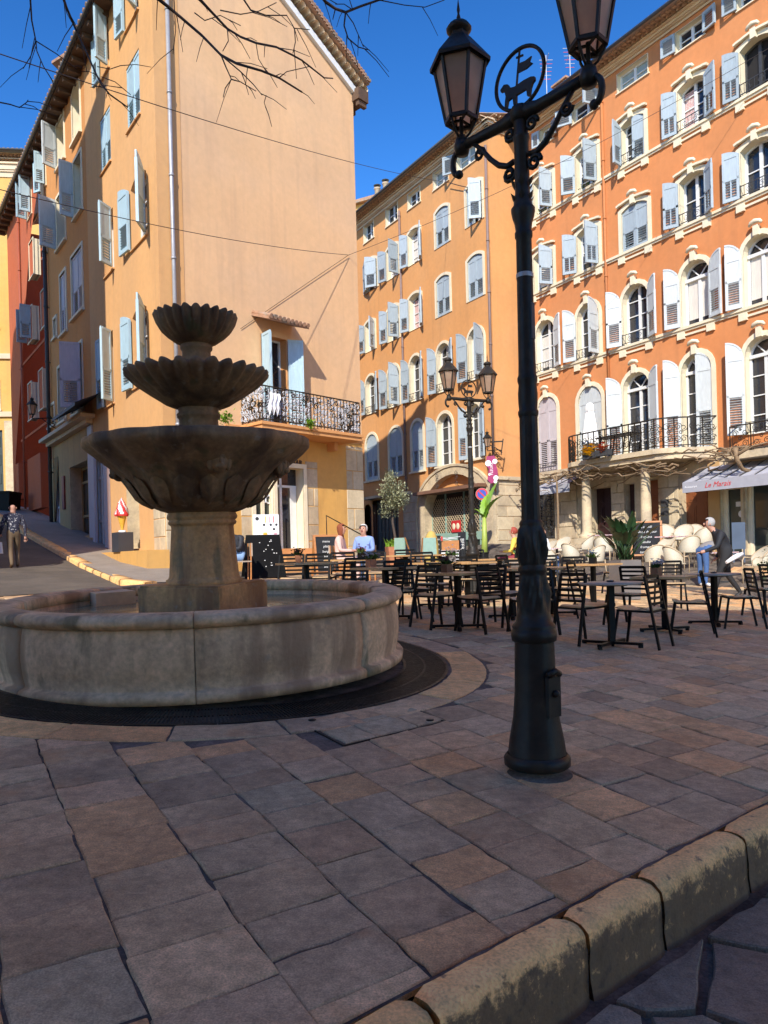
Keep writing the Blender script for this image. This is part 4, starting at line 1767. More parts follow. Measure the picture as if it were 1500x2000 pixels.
b.build('stone_facing', M_STONE, OC)
b = MB()
b.bx(lp[0][0], lp[2][0], .12, .16, lp[0][1], lp[1][1])
for k in range(4):
    zz = lp[0][1] + (lp[1][1] - lp[0][1]) * k / 4
    b.bx(lp[0][0] + .15, lp[2][0] - .15, .09, .118, zz + .12, zz + .7)
b.build('door', mat('door_green', (.02, .035, .03), .5), OC)

pB = at(715, 402, 46)
bh = empty('back_house', (pB.x, pB.y, 0), R(-28), label='pale yellow rendered house top peeping between the gable house and the apricot house', cat='house')
b = MB()
b.bx(-4, 3.2, 0, 6, 0, pB.z + .2)
b.build('wall', M_OCHRE, bh)
b = MB()
b.bx(-4.3, 3.5, -.3, 6, pB.z + .2, pB.z + .4)
b.build('roof', M_TILE, bh)


def shade_house(name, p, t, w, h, dep, label, colr):
    f = Fac(p, t)
    hs = empty(name, M=f.M, label=label, cat='house')
    b = MB()
    b.bx(0, w, 0, dep, -2, h)
    b.build('wall', colr, hs)
    b = MB()
    b.bx(-.4, w + .4, -.6, dep, h, h + .35)
    b.build('roof', M_TILE, hs)
    n = int(w / 3)
    sm_ = shutter_mesh(.55, 1.8, 'flat', M_SHUT)
    for i in range(n):
        for z in range(1, int(h / 3.3)):
            for s in (0, .57):
                obj('shutter', sm_, hs, M=Matrix.Translation((1.2 + i * 3 + s, -.04, z * 3.3)))
    return hs


# they stand behind the viewer, face the square and keep its near half in shade
shade_house('terrace_behind', (8.0, -6.6), (-1, -.0), 22, 14.3, 10, 'long unseen cream terrace of houses behind the viewer shading the near half of the square', M_CREAM)  # unseen; width and cream walls chosen for the light they let past and bounce
shade_house('street_corner_house', (-10.1, 13.4), (-.8, .6), 12, 21.6, 9, 'tall ochre house on the left side of the sloping street shading the opposite front', M_OCHRE)

# ------------------------------------------------------------------ ground, kerb, paving
K0 = Vector((-.12, 2.07))
E1 = Vector((.765, .644)).normalized()
E2 = Vector((-E1.y, E1.x))


def uv(P):
    d = Vector((P[0], P[1])) - K0
    return d.dot(E1), d.dot(E2)


def wuv(u, v):
    p = K0 + E1 * u + E2 * v
    return p


def ticks(a, b, d0, growth=1.12, c=0):
    """finer near c"""
    r, x, d = [c], c, d0
    while x < b:
        x += d
        d *= growth
        r.append(min(x, b))
    x, d, l = c, d0, []
    while x > a:
        x -= d
        d *= growth
        l.append(max(x, a))
    return l[::-1] + r


us, vs_ = ticks(-45, 70, .6, 1.08, 3), ticks(0, 70, .4, 1.08, 0)
b = MB()
vv = []
for u in us:
    for v in vs_:
        p = wuv(u, v)
        vv.append((p.x, p.y, ground(p.x, p.y) - .009))
nv = len(vs_)
b.add(vv, [(i * nv + j, (i + 1) * nv + j, (i + 1) * nv + j + 1, i * nv + j + 1) for i in range(len(us) - 1) for j in range(nv - 1)], 0, True)
PLAZA = b.build('plaza_ground', M_JOINT, kind='structure')
us2, vs2 = ticks(-45, 70, 1.5, 1.2, 3), ticks(-40, 1, 1.2, 1.2, 0)
b = MB()
vv = []
for u in us2:
    for v in vs2:
        p = wuv(u, v)
        vv.append((p.x, p.y, ground(p.x, p.y) - .245))
nv = len(vs2)
b.add(vv, [(i * nv + j, (i + 1) * nv + j, (i + 1) * nv + j + 1, i * nv + j + 1) for i in range(len(us2) - 1) for j in range(nv - 1)])
LOWER = b.build('lower_street', M_JOINT, kind='structure')
b = MB()
NO = 64
b.add([(0, 0, -.9)] + [(400 * math.cos(2 * PI * i / NO), 400 * math.sin(2 * PI * i / NO), -.9) for i in range(NO)], [(0, 1 + i, 1 + (i + 1) % NO) for i in range(NO)])
b.build('far_ground', M_ASPH, kind='structure')

FC = Vector((-1.775, 7.34))          # centre of the fountain
RB, RG0, RG1, RS1 = 1.90, 1.94, 2.38, 2.74


def clip_half(poly, p, n):
    """keep the side where (q-p).n <= 0"""
    out = []
    for i in range(len(poly)):
        a, c = poly[i], poly[(i + 1) % len(poly)]
        da, dc = (a - p).dot(n), (c - p).dot(n)
        if da <= 0:
            out.append(a)
        if (da < 0 < dc) or (dc < 0 < da):
            out.append(a + (c - a) * (da / (da - dc)))
    return out


def parea(poly):
    return abs(sum(poly[i].x * poly[(i + 1) % len(poly)].y - poly[(i + 1) % len(poly)].x * poly[i].y for i in range(len(poly)))) / 2


def stone_geom(b, poly, zf, rnd, gap=.003, ch=.007, dz=0, th=.035, jit=.006):
    """one worn stone: chamfered, slightly tilted slab; returns the tint"""
    c = sum(poly, Vector((0, 0))) / len(poly)
    pts = []
    for i in range(len(poly)):
        a, d = poly[i], poly[(i + 1) % len(poly)]
        k = 4 if (d - a).length > .2 else 2 if (d - a).length > .1 else 1
        for j in range(k):
            q = a + (d - a) * j / k
            if j:
                q = q + Vector((rnd.uniform(-jit, jit), rnd.uniform(-jit, jit)))
            pts.append(q)
    tx, ty = rnd.uniform(-.012, .012), rnd.uniform(-.012, .012)

    def P(q, ins, z):
        d = c - q
        l = d.length
        q = q + d * (ins / max(l, .05))
        return (q.x, q.y, zf(q.x, q.y) + z + dz + (q.x - c.x) * tx + (q.y - c.y) * ty)
    n = len(pts)
    lo = [P(q, gap, -th) for q in pts]
    mi = [P(q, gap, -ch * .9) for q in pts]
    hi = [P(q, gap + ch, rnd.uniform(-.002, .002)) for q in pts]
    cz = P(c, 0, rnd.uniform(-.002, .004))
    b.add(lo + mi + hi + [cz], [(i, (i + 1) % n, n + (i + 1) % n, n + i) for i in range(n)] + [(n + i, n + (i + 1) % n, 2 * n + (i + 1) % n, 2 * n + i) for i in range(n)]
          + [(2 * n + i, 2 * n + (i + 1) % n, 3 * n) for i in range(n)])
    return 3 * n + 1


PAL = [(1, .98, .95), (.88, .86, .86), (.82, .92, .96), (1.12, .98, .88), (1.32, 1.0, .74), (.78, .72, .70), (1.22, 1.14, 1.04), (.98, .86, .78), (1.06, .90, .84), (1.42, 1.05, .74), (.92, .90, .92), (1.0, .93, .86)]


def set_tint(me, cols):
    a = me.attributes.new('tint', 'FLOAT_COLOR', 'POINT')
    flat = []
    for c in cols:
        flat += [c[0], c[1], c[2], 1]
    a.data.foreach_set('color', flat)


road_a, road_b = gp(-200, 1178), gp(268, 1147)
road_n = Vector((-(road_b - road_a).y, (road_b - road_a).x)).normalized()
kpath = [gp(285, 1150), gp(236, 1144), gp(156, 1108), gp(100, 1076), gp(52, 1048)]
d_ = (kpath[-1] - kpath[-2]).normalized()
kpath += [kpath[-1] + d_ * 4, kpath[-1] + d_ * 10]
for p in kpath:
    p.z = ground(p.x, p.y)


def in_road(q):
    if (Vector((q.x, q.y)) - Vector((road_b.x, road_b.y))).dot(road_n) < -.05 or q.x > -3.1:
        return False
    # left of the pavement's kerb
    for a, c in zip(kpath, kpath[1:]):
        pass
    return True


MH = [Vector(gp(*p).xy) for p in ((580, 1408), (775, 1368), (868, 1408), (672, 1455))]
LAMPP = Vector(gp(1050, 1508).xy)
S1, S2 = Vector((-.51, .86)), Vector((.82, .575))


def sst(a, c):
    return S1 * a + S2 * c + Vector((-.29, 4.22))


rnd = random.Random(12)
stones = []
v = -13.
row = 0
while v < 17.5:
    hh = rnd.uniform(.27, .40)
    u = -6 + rnd.uniform(0, .5)
    while u < 19:
        ww = rnd.uniform(.23, .40)
        q = sst(u + ww / 2, v + hh / 2)
        u0 = u
        u += ww
        if uv(q)[1] < -.15 or q.y < 1.2 or q.y > 19 or abs(q.x) > .60 * q.y + 1.0:
            continue
        r = (q - FC).length
        if r < RS1 - .05 or in_road(q):
            continue
        if q.x < -5.3 and q.y > 14.8 or (q - Vector(C0)).dot(FG.i) > -1.0:
            continue
        dl = rnd.uniform(-.03, .03)
        poly = [sst(u0, v), sst(u, v), sst(u, v + hh), sst(u0, v + hh)]
        poly = [p + Vector((rnd.uniform(-.008, .008), rnd.uniform(-.008, .008))) for p in poly]
        if r < RS1 + .5:
            n = (FC - q).normalized()
            poly = clip_half(poly, FC - n * (RS1 + .012), n)
        # keep clear of the inspection cover
        inside = True
        best = None
        for i in range(4):
            a, c = MH[i], MH[(i + 1) % 4]
            d = (c - a).normalized()
            n = Vector((-d.y, d.x))
            if (sum(MH, Vector((0, 0))) / 4 - a).dot(n) > 0:
                n = -n
            dd_ = (q - a).dot(n)
            if dd_ > 0:
                inside = False
            if best is None or dd_ > best[0]:
                best = (dd_, a, n)
        if inside:
            continue
        if best[0] < .5:
            poly = clip_half(poly, best[1] + best[2] * .012, -best[2])
        poly = clip_half(poly, wuv(0, .012), -E2)
        if len(poly) < 3 or parea(poly) < .012:
            continue
        stones.append((parea(poly) / (q.y ** 3), poly, q))
    v += hh
    row += 1
stones.sort(key=lambda s: -s[0])
far = MB()
ftint = []
for i, (sz, poly, q) in enumerate(stones):
    c = rnd.choice(PAL)
    f = rnd.uniform(.84, 1.16)
    c = tuple((1 + (x - 1) * .75) * f for x in c)
    if i < 290:
        b = MB()
        n = stone_geom(b, poly, ground, rnd, dz=rnd.uniform(-.004, .004))
        me = b.mesh('paving_stone', M_PAVE)
        set_tint(me, [c] * n)
        obj('paving_stone', me, PLAZA)
    else:
        n = stone_geom(far, poly, ground, rnd, dz=rnd.uniform(-.004, .004))
        ftint += [c] * n
me = far.mesh('far_paving', M_PAVE)
set_tint(me, ftint)
obj('far_paving', me, PLAZA, kind='stuff')
print('stones', len(stones))

# ring of curved stones round the drain
k = 22
for i in range(k):
    a0, a1 = 2 * PI * i / k, 2 * PI * (i + 1) / k
    poly = []
    for j in range(5):
        a = a0 + (a1 - a0) * j / 4
        poly.append(FC + Vector((math.cos(a), math.sin(a))) * (RG1 + .02))
    for j in range(4, -1, -1):
        a = a0 + (a1 - a0) * j / 4
        poly.append(FC + Vector((math.cos(a), math.sin(a))) * RS1)
    c = sum(poly, Vector((0, 0))) / 10
    if c.y > 10:
        continue
    b = MB()
    n = stone_geom(b, poly, ground, rnd, gap=.007)
    pale = i in (15, 21, 20, 0, 7)
    t = (1.55, 1.25, .85) if pale else rnd.choice(PAL)
    me = b.mesh('ring_stone', M_PAVE)
    set_tint(me, [t] * n)
    obj('ring_stone', me, PLAZA)

# inspection cover: iron frame holding five cut stones
mc = sum(MH, Vector((0, 0))) / 4
cv = empty('inspection_cover', (mc.x, mc.y, ground(mc.x, mc.y)), label='square inspection cover filled with paving stones in a thin iron frame, right of the fountain', cat='manhole cover')
b = MB()
for i in range(4):
    a, c = MH[i] - mc, MH[(i + 1) % 4] - mc
    za, zc2 = ground(*(a + mc)) - ground(*mc), ground(*(c + mc)) - ground(*mc)
    b.bar((a.x, a.y, za - .010), (c.x, c.y, zc2 - .010), .010, .02)
for (i, t) in ((0, .12), (2, .12)):
    p = MH[i] + (mc - MH[i]) * .2 - mc
    b.lathe([(.028, .004), (.028, .010), (.001, .010)], 12, 0, (p.x, p.y, ground(*(p + mc)) - ground(*mc)))
b.build('frame', M_IRON, cv)
e, f_ = MH[1] - MH[0], MH[3] - MH[0]
for (u0, u1, v0, v1) in ((.03, .42, .03, .5), (.42, .97, .03, .38), (.03, .30, .5, .97), (.30, .70, .5, .97), (.42, .97, .38, .5), (.70, .97, .5, .97)):
    b = MB()
    poly = [MH[0] + e * u + f_ * v_ for (u, v_) in ((u0, v0), (u1, v0), (u1, v1), (u0, v1))]
    n = stone_geom(b, poly, ground, rnd, gap=.004)
    b.v = [(x - mc.x, y - mc.y, z - ground(*mc)) for x, y, z in b.v]
    me = b.mesh('paving_stone', M_PAVE)
    set_tint(me, [tuple(x * 1.05 for x in rnd.choice(PAL[:4]))] * n)
    obj('paving_stone', me, cv)

# kerb of the square: rounded, worn limestone
b = MB()
b.bar((wuv(-3, -.08).x, wuv(-3, -.08).y, ground(*wuv(-3, -.08)) - .2), (wuv(9, -.08).x, wuv(9, -.08).y, ground(*wuv(9, -.08)) - .2), .10, .25)
kerb = b.build('kerb', M_JOINT, kind='structure')
sec = [(.012, -.26), (.010, -.02), (.018, -.002), (.05, .005), (.085, .006), (.112, .003), (.130, -.008), (.143, -.030), (.150, -.07), (.152, -.12), (.150, -.18), (.160, -.26)]
u = -2.4
j = 0
while u < 8:
    L_ = rnd.uniform(.50, .85) if j % 3 else rnd.uniform(.34, .5)
    b = MB()
    ns = max(8, int(L_ / .045))
    vs = []
    off = rnd.uniform(-.008, .008)
    for i in range(ns + 1):
        t = i / ns
        e_ = min(t, 1 - t) * L_
        rd = .012 * math.exp(-e_ / .018)
        for (y, z) in sec:
            p = wuv(u + .009 + (L_ - .018) * t, 0)
            q = Vector((u + L_ * t, y * 3, z * 3))
            nzv = noise.noise(Vector((u * 3 + L_ * t * 5, y * 14, z * 14 + j))) * .007 + noise.noise(Vector((u * 9 + L_ * t * 22, y * 40, z * 40 + j))) * .004
            zz = z - rd * (1 if z > -.03 else .2) + (nzv if z > -.2 else 0) + off
            yy = y - (rd if y > .1 else -rd if y < .03 else 0) + (nzv if y > .09 else 0)
            p = wuv(u + .009 + (L_ - .018) * t, -yy)
            vs.append((p.x, p.y, ground(p.x, p.y) + zz + .004))
    m_ = len(sec)
    b.add(vs, [(i * m_ + q, i * m_ + q + 1, (i + 1) * m_ + q + 1, (i + 1) * m_ + q) for i in range(ns) for q in range(m_ - 1)] + [list(range(m_)), list(range(ns * m_, ns * m_ + m_))[::-1]], 0, True)
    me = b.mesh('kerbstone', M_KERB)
    ga = me.attributes.new('grime_shade', 'FLOAT', 'POINT')  # rises from top to side face: dirt and the face's shade, painted together
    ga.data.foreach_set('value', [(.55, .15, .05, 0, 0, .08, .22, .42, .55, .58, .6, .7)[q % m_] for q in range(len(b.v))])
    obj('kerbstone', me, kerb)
    u += L_
    j += 1

# crazy slate paving of the lower street
seeds = []
for i in range(400):
    p = Vector((rnd.uniform(-.3, 2.8), rnd.uniform(1.0, 3.8)))
    if uv(p)[1] < -.1 and all((p - s).length > .40 for s in seeds):
        seeds.append(p)
low = lambda x, y: ground(x, y) - .215
for s in seeds:
    if s.y < 1.2:
        continue
    poly = [s + Vector((.6 * math.cos(a * PI / 6), .6 * math.sin(a * PI / 6))) for a in range(12)]
    for t in seeds:
        if t is not s and (t - s).length < 1.3:
            n = (t - s).normalized()
            poly = clip_half(poly, (s + t) / 2 - n * .012, n)
    poly = clip_half(poly, wuv(0, -.215), E2)
    if len(poly) < 3 or parea(poly) < .01:
        continue
    b = MB()
    n = stone_geom(b, poly, low, rnd, gap=.008, jit=.012)
    me = b.mesh('flagstone', M_FLAG)
    f = rnd.uniform(.8, 1.2)
    set_tint(me, [tuple(x * f for x in rnd.choice(PAL[:4] + PAL[5:6]))] * n)
    obj('flagstone', me, LOWER)
b = MB()
g0 = gp(1445, 1940)
for i in range(260):
    p = Vector((1.06 + rnd.gauss(0, .045), 2.12 + rnd.gauss(0, .05), 0))
    p.z = low(p.x, p.y) - .01
    leaf(b, p, rnd.uniform(.012, .03), rnd.random() * 6.3, rnd.uniform(.3, 1.4))
b.build('moss', M_LEAF, kind='stuff', label='green moss in a joint of the dark flagstones')

# sloping street on the left: roadway, kerb, pavement
b = MB()
vv = []
W_ = 12
for p in kpath:
    for k_ in range(W_ + 1):
        q = Vector((p.x - .95 * k_ * .8, p.y - .25 * k_ * .8 * (1 if k_ else 0)))
        vv.append((q.x, q.y, ground(q.x, q.y) + .004))
b.add(vv, [(i * (W_ + 1) + j, i * (W_ + 1) + j + 1, (i + 1) * (W_ + 1) + j + 1, (i + 1) * (W_ + 1) + j) for i in range(len(kpath) - 1) for j in range(W_)], 0, True)
# apron towards the fountain
q = [Vector((road_a.x, road_a.y)), Vector((road_b.x, road_b.y)), Vector((kpath[0].x, kpath[0].y)), Vector((kpath[0].x - 9, kpath[0].y - 2.2))]
vv = []
for i in range(9):
    for j in range(9):
        s, t = i / 8, j / 8
        p = (q[0] * (1 - s) + q[1] * s) * (1 - t) + (q[3] * (1 - s) + q[2] * s) * t
        vv.append((p.x, p.y, ground(p.x, p.y) + .003))
b.add(vv, [(i * 9 + j, i * 9 + j + 1, (i + 1) * 9 + j + 1, (i + 1) * 9 + j) for i in range(8) for j in range(8)], 0, True)
b.build('side_street', M_ASPH, kind='structure')
b = MB()
vv = []
for p in kpath:
    f0 = FL.p + FL.t * ((Vector((p.x, p.y)) - FL.p).dot(FL.t)) + FL.i * .3
    for k_ in range(5):
        q = Vector((p.x, p.y)).lerp(f0, k_ / 4)
        vv.append((q.x, q.y, ground(q.x, q.y) + .12))
b.add(vv, [(i * 5 + j, i * 5 + j + 1, (i + 1) * 5 + j + 1, (i + 1) * 5 + j) for i in range(len(kpath) - 1) for j in range(4)], 0, True)
PAV = b.build('pavement', mat('pavement_slab', (.26, .22, .18), .8, .15, 2, .004, 40, fine=50), kind='structure')
for a, c in zip(kpath, kpath[1:]):
    l = (c - a).length
    k_ = max(1, int(l / .9))
    for i in range(k_):
        p0, p1 = a.lerp(c, i / k_), a.lerp(c, (i + 1) / k_)
        d = (p1 - p0).normalized()
        side = Vector((d.y, -d.x, 0))
        b = MB()
        vs = []
        for j in range(7):
            p = p0.lerp(p1, .012 + .976 * j / 6)
            for (y, z) in ((-.03, -.06), (-.025, .10), (.0, .128), (.10, .134), (.26, .128), (.27, .0)):
                q = p + side * y
                nzv = noise.noise(Vector((p.x * 3, p.y * 3, y * 20 + z * 20))) * .018
                vs.append((q.x + nzv * .6, q.y, ground(p.x, p.y) + z + nzv * .7))
        b.add(vs, [(m * 6 + n, m * 6 + n + 1, m * 6 + n + 7, m * 6 + n + 6) for m in range(6) for n in range(5)] + [[0, 1, 2, 3, 4, 5], [36, 37, 38, 39, 40, 41]], 0, True)
        b.build('kerbstone', M_KERB, PAV)

# ------------------------------------------------------------------ fountain
zF = ground(*FC) - .005
TILT = Matrix.Rotation(R(2.0), 4, 'X')
FT = empty('fountain', M=Matrix.Translation((FC.x, FC.y, zF)) @ TILT, label='three tiered stone fountain with fluted shell bowls over a round basin', cat='fountain')


def sector(prof, a0, a1, n, gap, seed=0, amp=.004):
    b = MB()
    da = gap / 1.9
    m = len(prof)
    vs = []
    for i in range(n + 1):
        a = a0 + da + (a1 - a0 - 2 * da) * i / n
        for (r, z) in prof:
            e = noise.noise(Vector((r * math.cos(a) * 4, r * math.sin(a) * 4, z * 5 + seed))) * amp
            vs.append(((r + e) * math.cos(a), (r + e) * math.sin(a), z + e * .6))
    b.add(vs, [(i * m + q, (i + 1) * m + q, (i + 1) * m + (q + 1) % m, i * m + (q + 1) % m) for i in range(n) for q in range(m)] + [list(range(m)), list(range(n * m, n * m + m))[::-1]], 0, True)
    return b


wall = [(1.66, .0), (1.935, .0), (1.94, .055), (1.925, .075), (1.885, .085), (1.875, .10), (1.895, .2), (1.905, .3), (1.90, .42), (1.885, .52), (1.875, .548), (1.66, .548)]
rim = [(1.655, .552), (1.88, .552), (1.905, .565), (1.935, .585), (1.945, .61), (1.935, .64), (1.905, .66), (1.84, .668), (1.70, .662), (1.66, .645)]
for i in range(8):
    a0 = R(-92 + 45 * i + 13)
    sector(wall, a0, a0 + R(45), 14, .0035, i).build('basin_panel', M_BASIN, FT)
for i in range(8):
    a0 = R(-92 + 45 * i + 13)
    sector(rim, a0, a0 + R(45), 14, .003, i + 20, .006).build('rim_stone', M_BASIN, FT)
b = MB()
b.lathe([(.01, .05), (1.66, .05)], 40)
b.build('basin_floor', M_BASIN, FT)


def fsub(name, prof, n, mod=None, m=M_BOWL, seed=0, amp=.006):
    b = MB()

    def md(a, r, z):
        if mod:
            r, z = mod(a, r, z)
        e = noise.noise(Vector((r * math.cos(a) * 5, r * math.sin(a) * 5, z * 5 + seed))) * amp
        return r + e, z + e * .5
    b.lathe(prof, n, 0, mod=md)
    return b.build(name, m, FT)


b = MB()
Mz = Matrix.Rotation(R(-20), 3, 'Z')
n = 6
for (s, z0, z1) in ((.445, .1, .745), (.43, .745, .765)):
    b.box((0, 0, (z0 + z1) / 2), (2 * s, 2 * s, z1 - z0), 0, Mz)
b.build('plinth', M_PED, FT)
ped = [(.36, .766), (.37, .80), (.345, .815), (.335, .84), (.318, 1.05), (.300, 1.31), (.303, 1.33), (.322, 1.34), (.330, 1.36), (.322, 1.375), (.315, 1.38), (.333, 1.395), (.340, 1.415), (.333, 1.435), (.32, 1.46)]
fsub('pedestal', ped, 40, lambda a, r, z: (r * (1 + .012 * math.cos(8 * a)), z), M_PED)
zz0 = -.256


def lobes(n, amp, z0, z1, wav=0.):
    def f(a, r, z):
        t = max(0, min(1, (z - z0) / (z1 - z0)))
        c = abs(math.cos(n * a / 2))
        return r * (1 + amp * (c - .6) * t), z + wav * (c - .5) * t
    return f


big = [(.325, 1.455), (.39, 1.475), (.50, 1.525), (.59, 1.60), (.65, 1.69), (.72, 1.79), (.80, 1.86), (.88, 1.925), (.955, 1.985), (1.01, 2.03), (1.045, 2.065), (1.06, 2.10), (1.055, 2.15), (1.03, 2.165), (.96, 2.15), (.85, 2.08), (.5, 1.95), (.02, 1.9)]
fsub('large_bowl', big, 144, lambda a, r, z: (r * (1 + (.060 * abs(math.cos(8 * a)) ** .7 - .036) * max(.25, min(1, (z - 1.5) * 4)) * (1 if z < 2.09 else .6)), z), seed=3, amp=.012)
b = MB()
b.lathe([(.01, 2.11), (.88, 2.11)], 40)
b.build('bowl_water', mat('dark_water', (.03, .035, .025), .05, .1), FT)
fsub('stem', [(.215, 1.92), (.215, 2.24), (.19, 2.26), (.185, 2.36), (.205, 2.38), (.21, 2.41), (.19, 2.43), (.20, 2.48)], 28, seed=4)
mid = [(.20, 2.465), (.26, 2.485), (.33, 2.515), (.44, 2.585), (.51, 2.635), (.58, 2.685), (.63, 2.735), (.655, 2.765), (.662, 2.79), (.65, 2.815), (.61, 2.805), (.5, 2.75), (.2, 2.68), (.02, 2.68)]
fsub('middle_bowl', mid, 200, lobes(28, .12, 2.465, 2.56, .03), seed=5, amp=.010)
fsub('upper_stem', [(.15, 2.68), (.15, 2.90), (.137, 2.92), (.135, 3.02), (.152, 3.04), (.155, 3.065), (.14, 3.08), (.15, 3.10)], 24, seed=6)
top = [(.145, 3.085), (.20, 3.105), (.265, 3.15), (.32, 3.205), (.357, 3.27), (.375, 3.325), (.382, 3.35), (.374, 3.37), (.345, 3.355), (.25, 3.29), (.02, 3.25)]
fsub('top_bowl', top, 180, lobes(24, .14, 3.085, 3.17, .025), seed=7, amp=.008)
# carved leaves and worn masks on the large bowl
for i in range(18):
    a = 2 * PI * (i + .5) / 18
    b = MB()
    pts = []
    for k in range(7):
        t = k / 6
        z = 1.50 + .28 * t
        r = [.44, .535, .595, .625, .655, .685, .72][k] + .016
        w = .085 * math.sin(PI * min(1, .2 + .8 * (1 - t))) ** .8 * (1 if t < .98 else .1)
        pts.append((r, z, w))
    vs = []
    for (r, z, w) in pts:
        for s, e in ((-1, -.004), (-.4, .008), (0, .016), (.4, .008), (1, -.004)):
            aa = a + s * w / r
            vs.append(((r + e) * math.cos(aa), (r + e) * math.sin(aa), z - e * .4))
    b.add(vs, [(i_ * 5 + j, i_ * 5 + j + 1, i_ * 5 + j + 6, i_ * 5 + j + 5) for i_ in range(6) for j in range(4)], 0, True)
    b.build('carved_leaf', M_BOWL, FT)
for i, a in enumerate((-65, -8, -180, 92, 150, 35)):
    a = R(a)
    b = MB()
    c = Vector((math.cos(a), math.sin(a), 0))
    t = Vector((-c.y, c.x, 0))
    ce = c * .80 + Vector((0, 0, 1.885))
    b.ball(ce, .085, n=10, sq=(1, 1, 1.25))
    b.ball(ce + c * .055 - Vector((0, 0, .045)), .045, n=8, sq=(1, 1, .8))
    b.ball(ce + c * .078 + Vector((0, 0, .005)), .016, n=6, sq=(1, 1, 2.2))
    for s in (-1, 1):
        b.ball(ce + c * .055 + t * .035 * s + Vector((0, 0, .03)), .024, n=6)
        b.ball(ce + c * .01 + t * .075 * s + Vector((0, 0, -.01)), .038, n=6, sq=(1, 1, 2.0))
    b.build('carved_mask', M_BOWL, FT)
# overflow block at the back of the basin
b = MB()
p = Vector((-1.28, .92, 0))
b.box((p.x, p.y, .36), (.42, .50, .56), 0, Matrix.Rotation(R(35), 3, 'Z'))
b.build('overflow_block', M_STONE, FT)
# water in the basin
wm = mat('basin_water', (.22, .22, .13), .03, .25, 2, .010, 7, col2=(.36, .27, .14), mixs=3, spec=.5)
b = MB()
vs, fs = [], []
NR, NA = 26, 72
for i in range(NR + 1):
    r = 1.655 * i / NR + .001
    for j in range(NA):
        a = 2 * PI * j / NA
        x, y = r * math.cos(a), r * math.sin(a)
        d = math.hypot(x - .45, y + .15)
        z = .010 * noise.noise(Vector((x * 5, y * 5, 0))) + .016 * math.exp(-((d - .5) ** 2) * 5) * noise.noise(Vector((x * 15, y * 15, 3)))
        vs.append((x, y, z))
b.add(vs, [(i * NA + j, i * NA + (j + 1) % NA, (i + 1) * NA + (j + 1) % NA, (i + 1) * NA + j) for i in range(NR) for j in range(NA)], 0, True)
wo = b.build('water', wm, None, M=Matrix.Translation((FC.x, FC.y, zF)) @ TILT @ Matrix.Translation((0, 0, .50)), kind='structure')

# slotted drain round the basin
gslope = Matrix.Translation((FC.x, FC.y, zF + .004)) @ Matrix.Rotation(math.atan(.0423), 4, 'X') @ Matrix.Rotation(math.atan(.0464), 4, 'Y')
DG = empty('drain_grating', M=gslope, label='black slotted iron drain grating curving round the foot of the fountain basin', cat='drain grate')
for i in range(24):
    a0, a1 = 2 * PI * i / 24, 2 * PI * (i + 1) / 24
    if math.sin((a0 + a1) / 2) > .8:
        continue
    b = MB()
    pi_ = [(RG0 + .0, -.02), (RG0 + .03, -.02), (RG0 + .03, .0), (RG0, .0)]
    for (r0, r1) in ((RG0, RG0 + .03), (RG1 - .03, RG1), (RG0 + .20, RG0 + .22)):
        m_ = 4
        vs = []
        for k in range(7):
            a = a0 + .002 + (a1 - a0 - .004) * k / 6
            for (r, z) in ((r0, -.03), (r1, -.03), (r1, 0), (r0, 0)):
                vs.append((r * math.cos(a), r * math.sin(a), z))
        b.add(vs, [(k * 4 + q, k * 4 + (q + 1) % 4, k * 4 + 4 + (q + 1) % 4, k * 4 + 4 + q) for k in range(6) for q in range(4)])
    for k in range(22):
        a = a0 + (a1 - a0) * (k + .5) / 22
        c = Vector((math.cos(a), math.sin(a), 0))
        b.bar(c * (RG0 + .02) - Vector((0, 0, .012)), c * (RG1 - .02) - Vector((0, 0, .012)), .013, .024)
    b.build('grating_panel', M_IRON, DG)
b = MB()
b.lathe([(RG0 - .1, -.016), (RG1 + .02, -.016)], 72)
b.build('drain_channel', M_DARK, DG)

# ------------------------------------------------------------------ cast iron lamp posts
lz = ground(*LAMPP)
ARM = math.atan2(-.73, .68)
LP = empty('lamp_post', (LAMPP.x, LAMPP.y, lz), ARM, label='black cast iron double lamp post in the foreground with two lanterns and a lamb emblem', cat='street lamp')


def fl(n, amp):
    return lambda a, r, z: (r * (1 + amp * abs(math.cos(n * a / 2))), z)


b = MB()
b.lathe([(.20, -.03), (.19, .0), (.175, .008), (.118, .012), (.115, .05)], 28, 1)
b.lathe([(.115, .02), (.168, .035), (.184, .048), (.186, .085), (.172, .105), (.166, .11)], 28)
b.lathe([(.166, .11), (.155, .19), (.132, .31), (.119, .45), (.113, .70), (.112, .735)], 32, 0, mod=fl(8, -.035))
b.lathe([(.112, .735), (.124, .742), (.128, .77), (.126, .80), (.117, .808), (.122, .82), (.117, .832), (.10, .85), (.094, .89)], 28)
b.build('base', [M_IRON, M_JOINT], LP)
b = MB()


def leafy(a, r, z):
    t = max(0, math.sin(PI * (z - .89) / .24)) if z < 1.13 else max(0, math.sin(PI * (z - 1.15) / .24))
    ph = 5 if z < 1.13 else 6
    return r + .014 * t * (math.cos(ph * a + z * 9) + .5 * math.cos(ph * 3 * a - z * 40) * .6 + .5 * noise.noise(Vector((a * 4, z * 30, 2)))), z


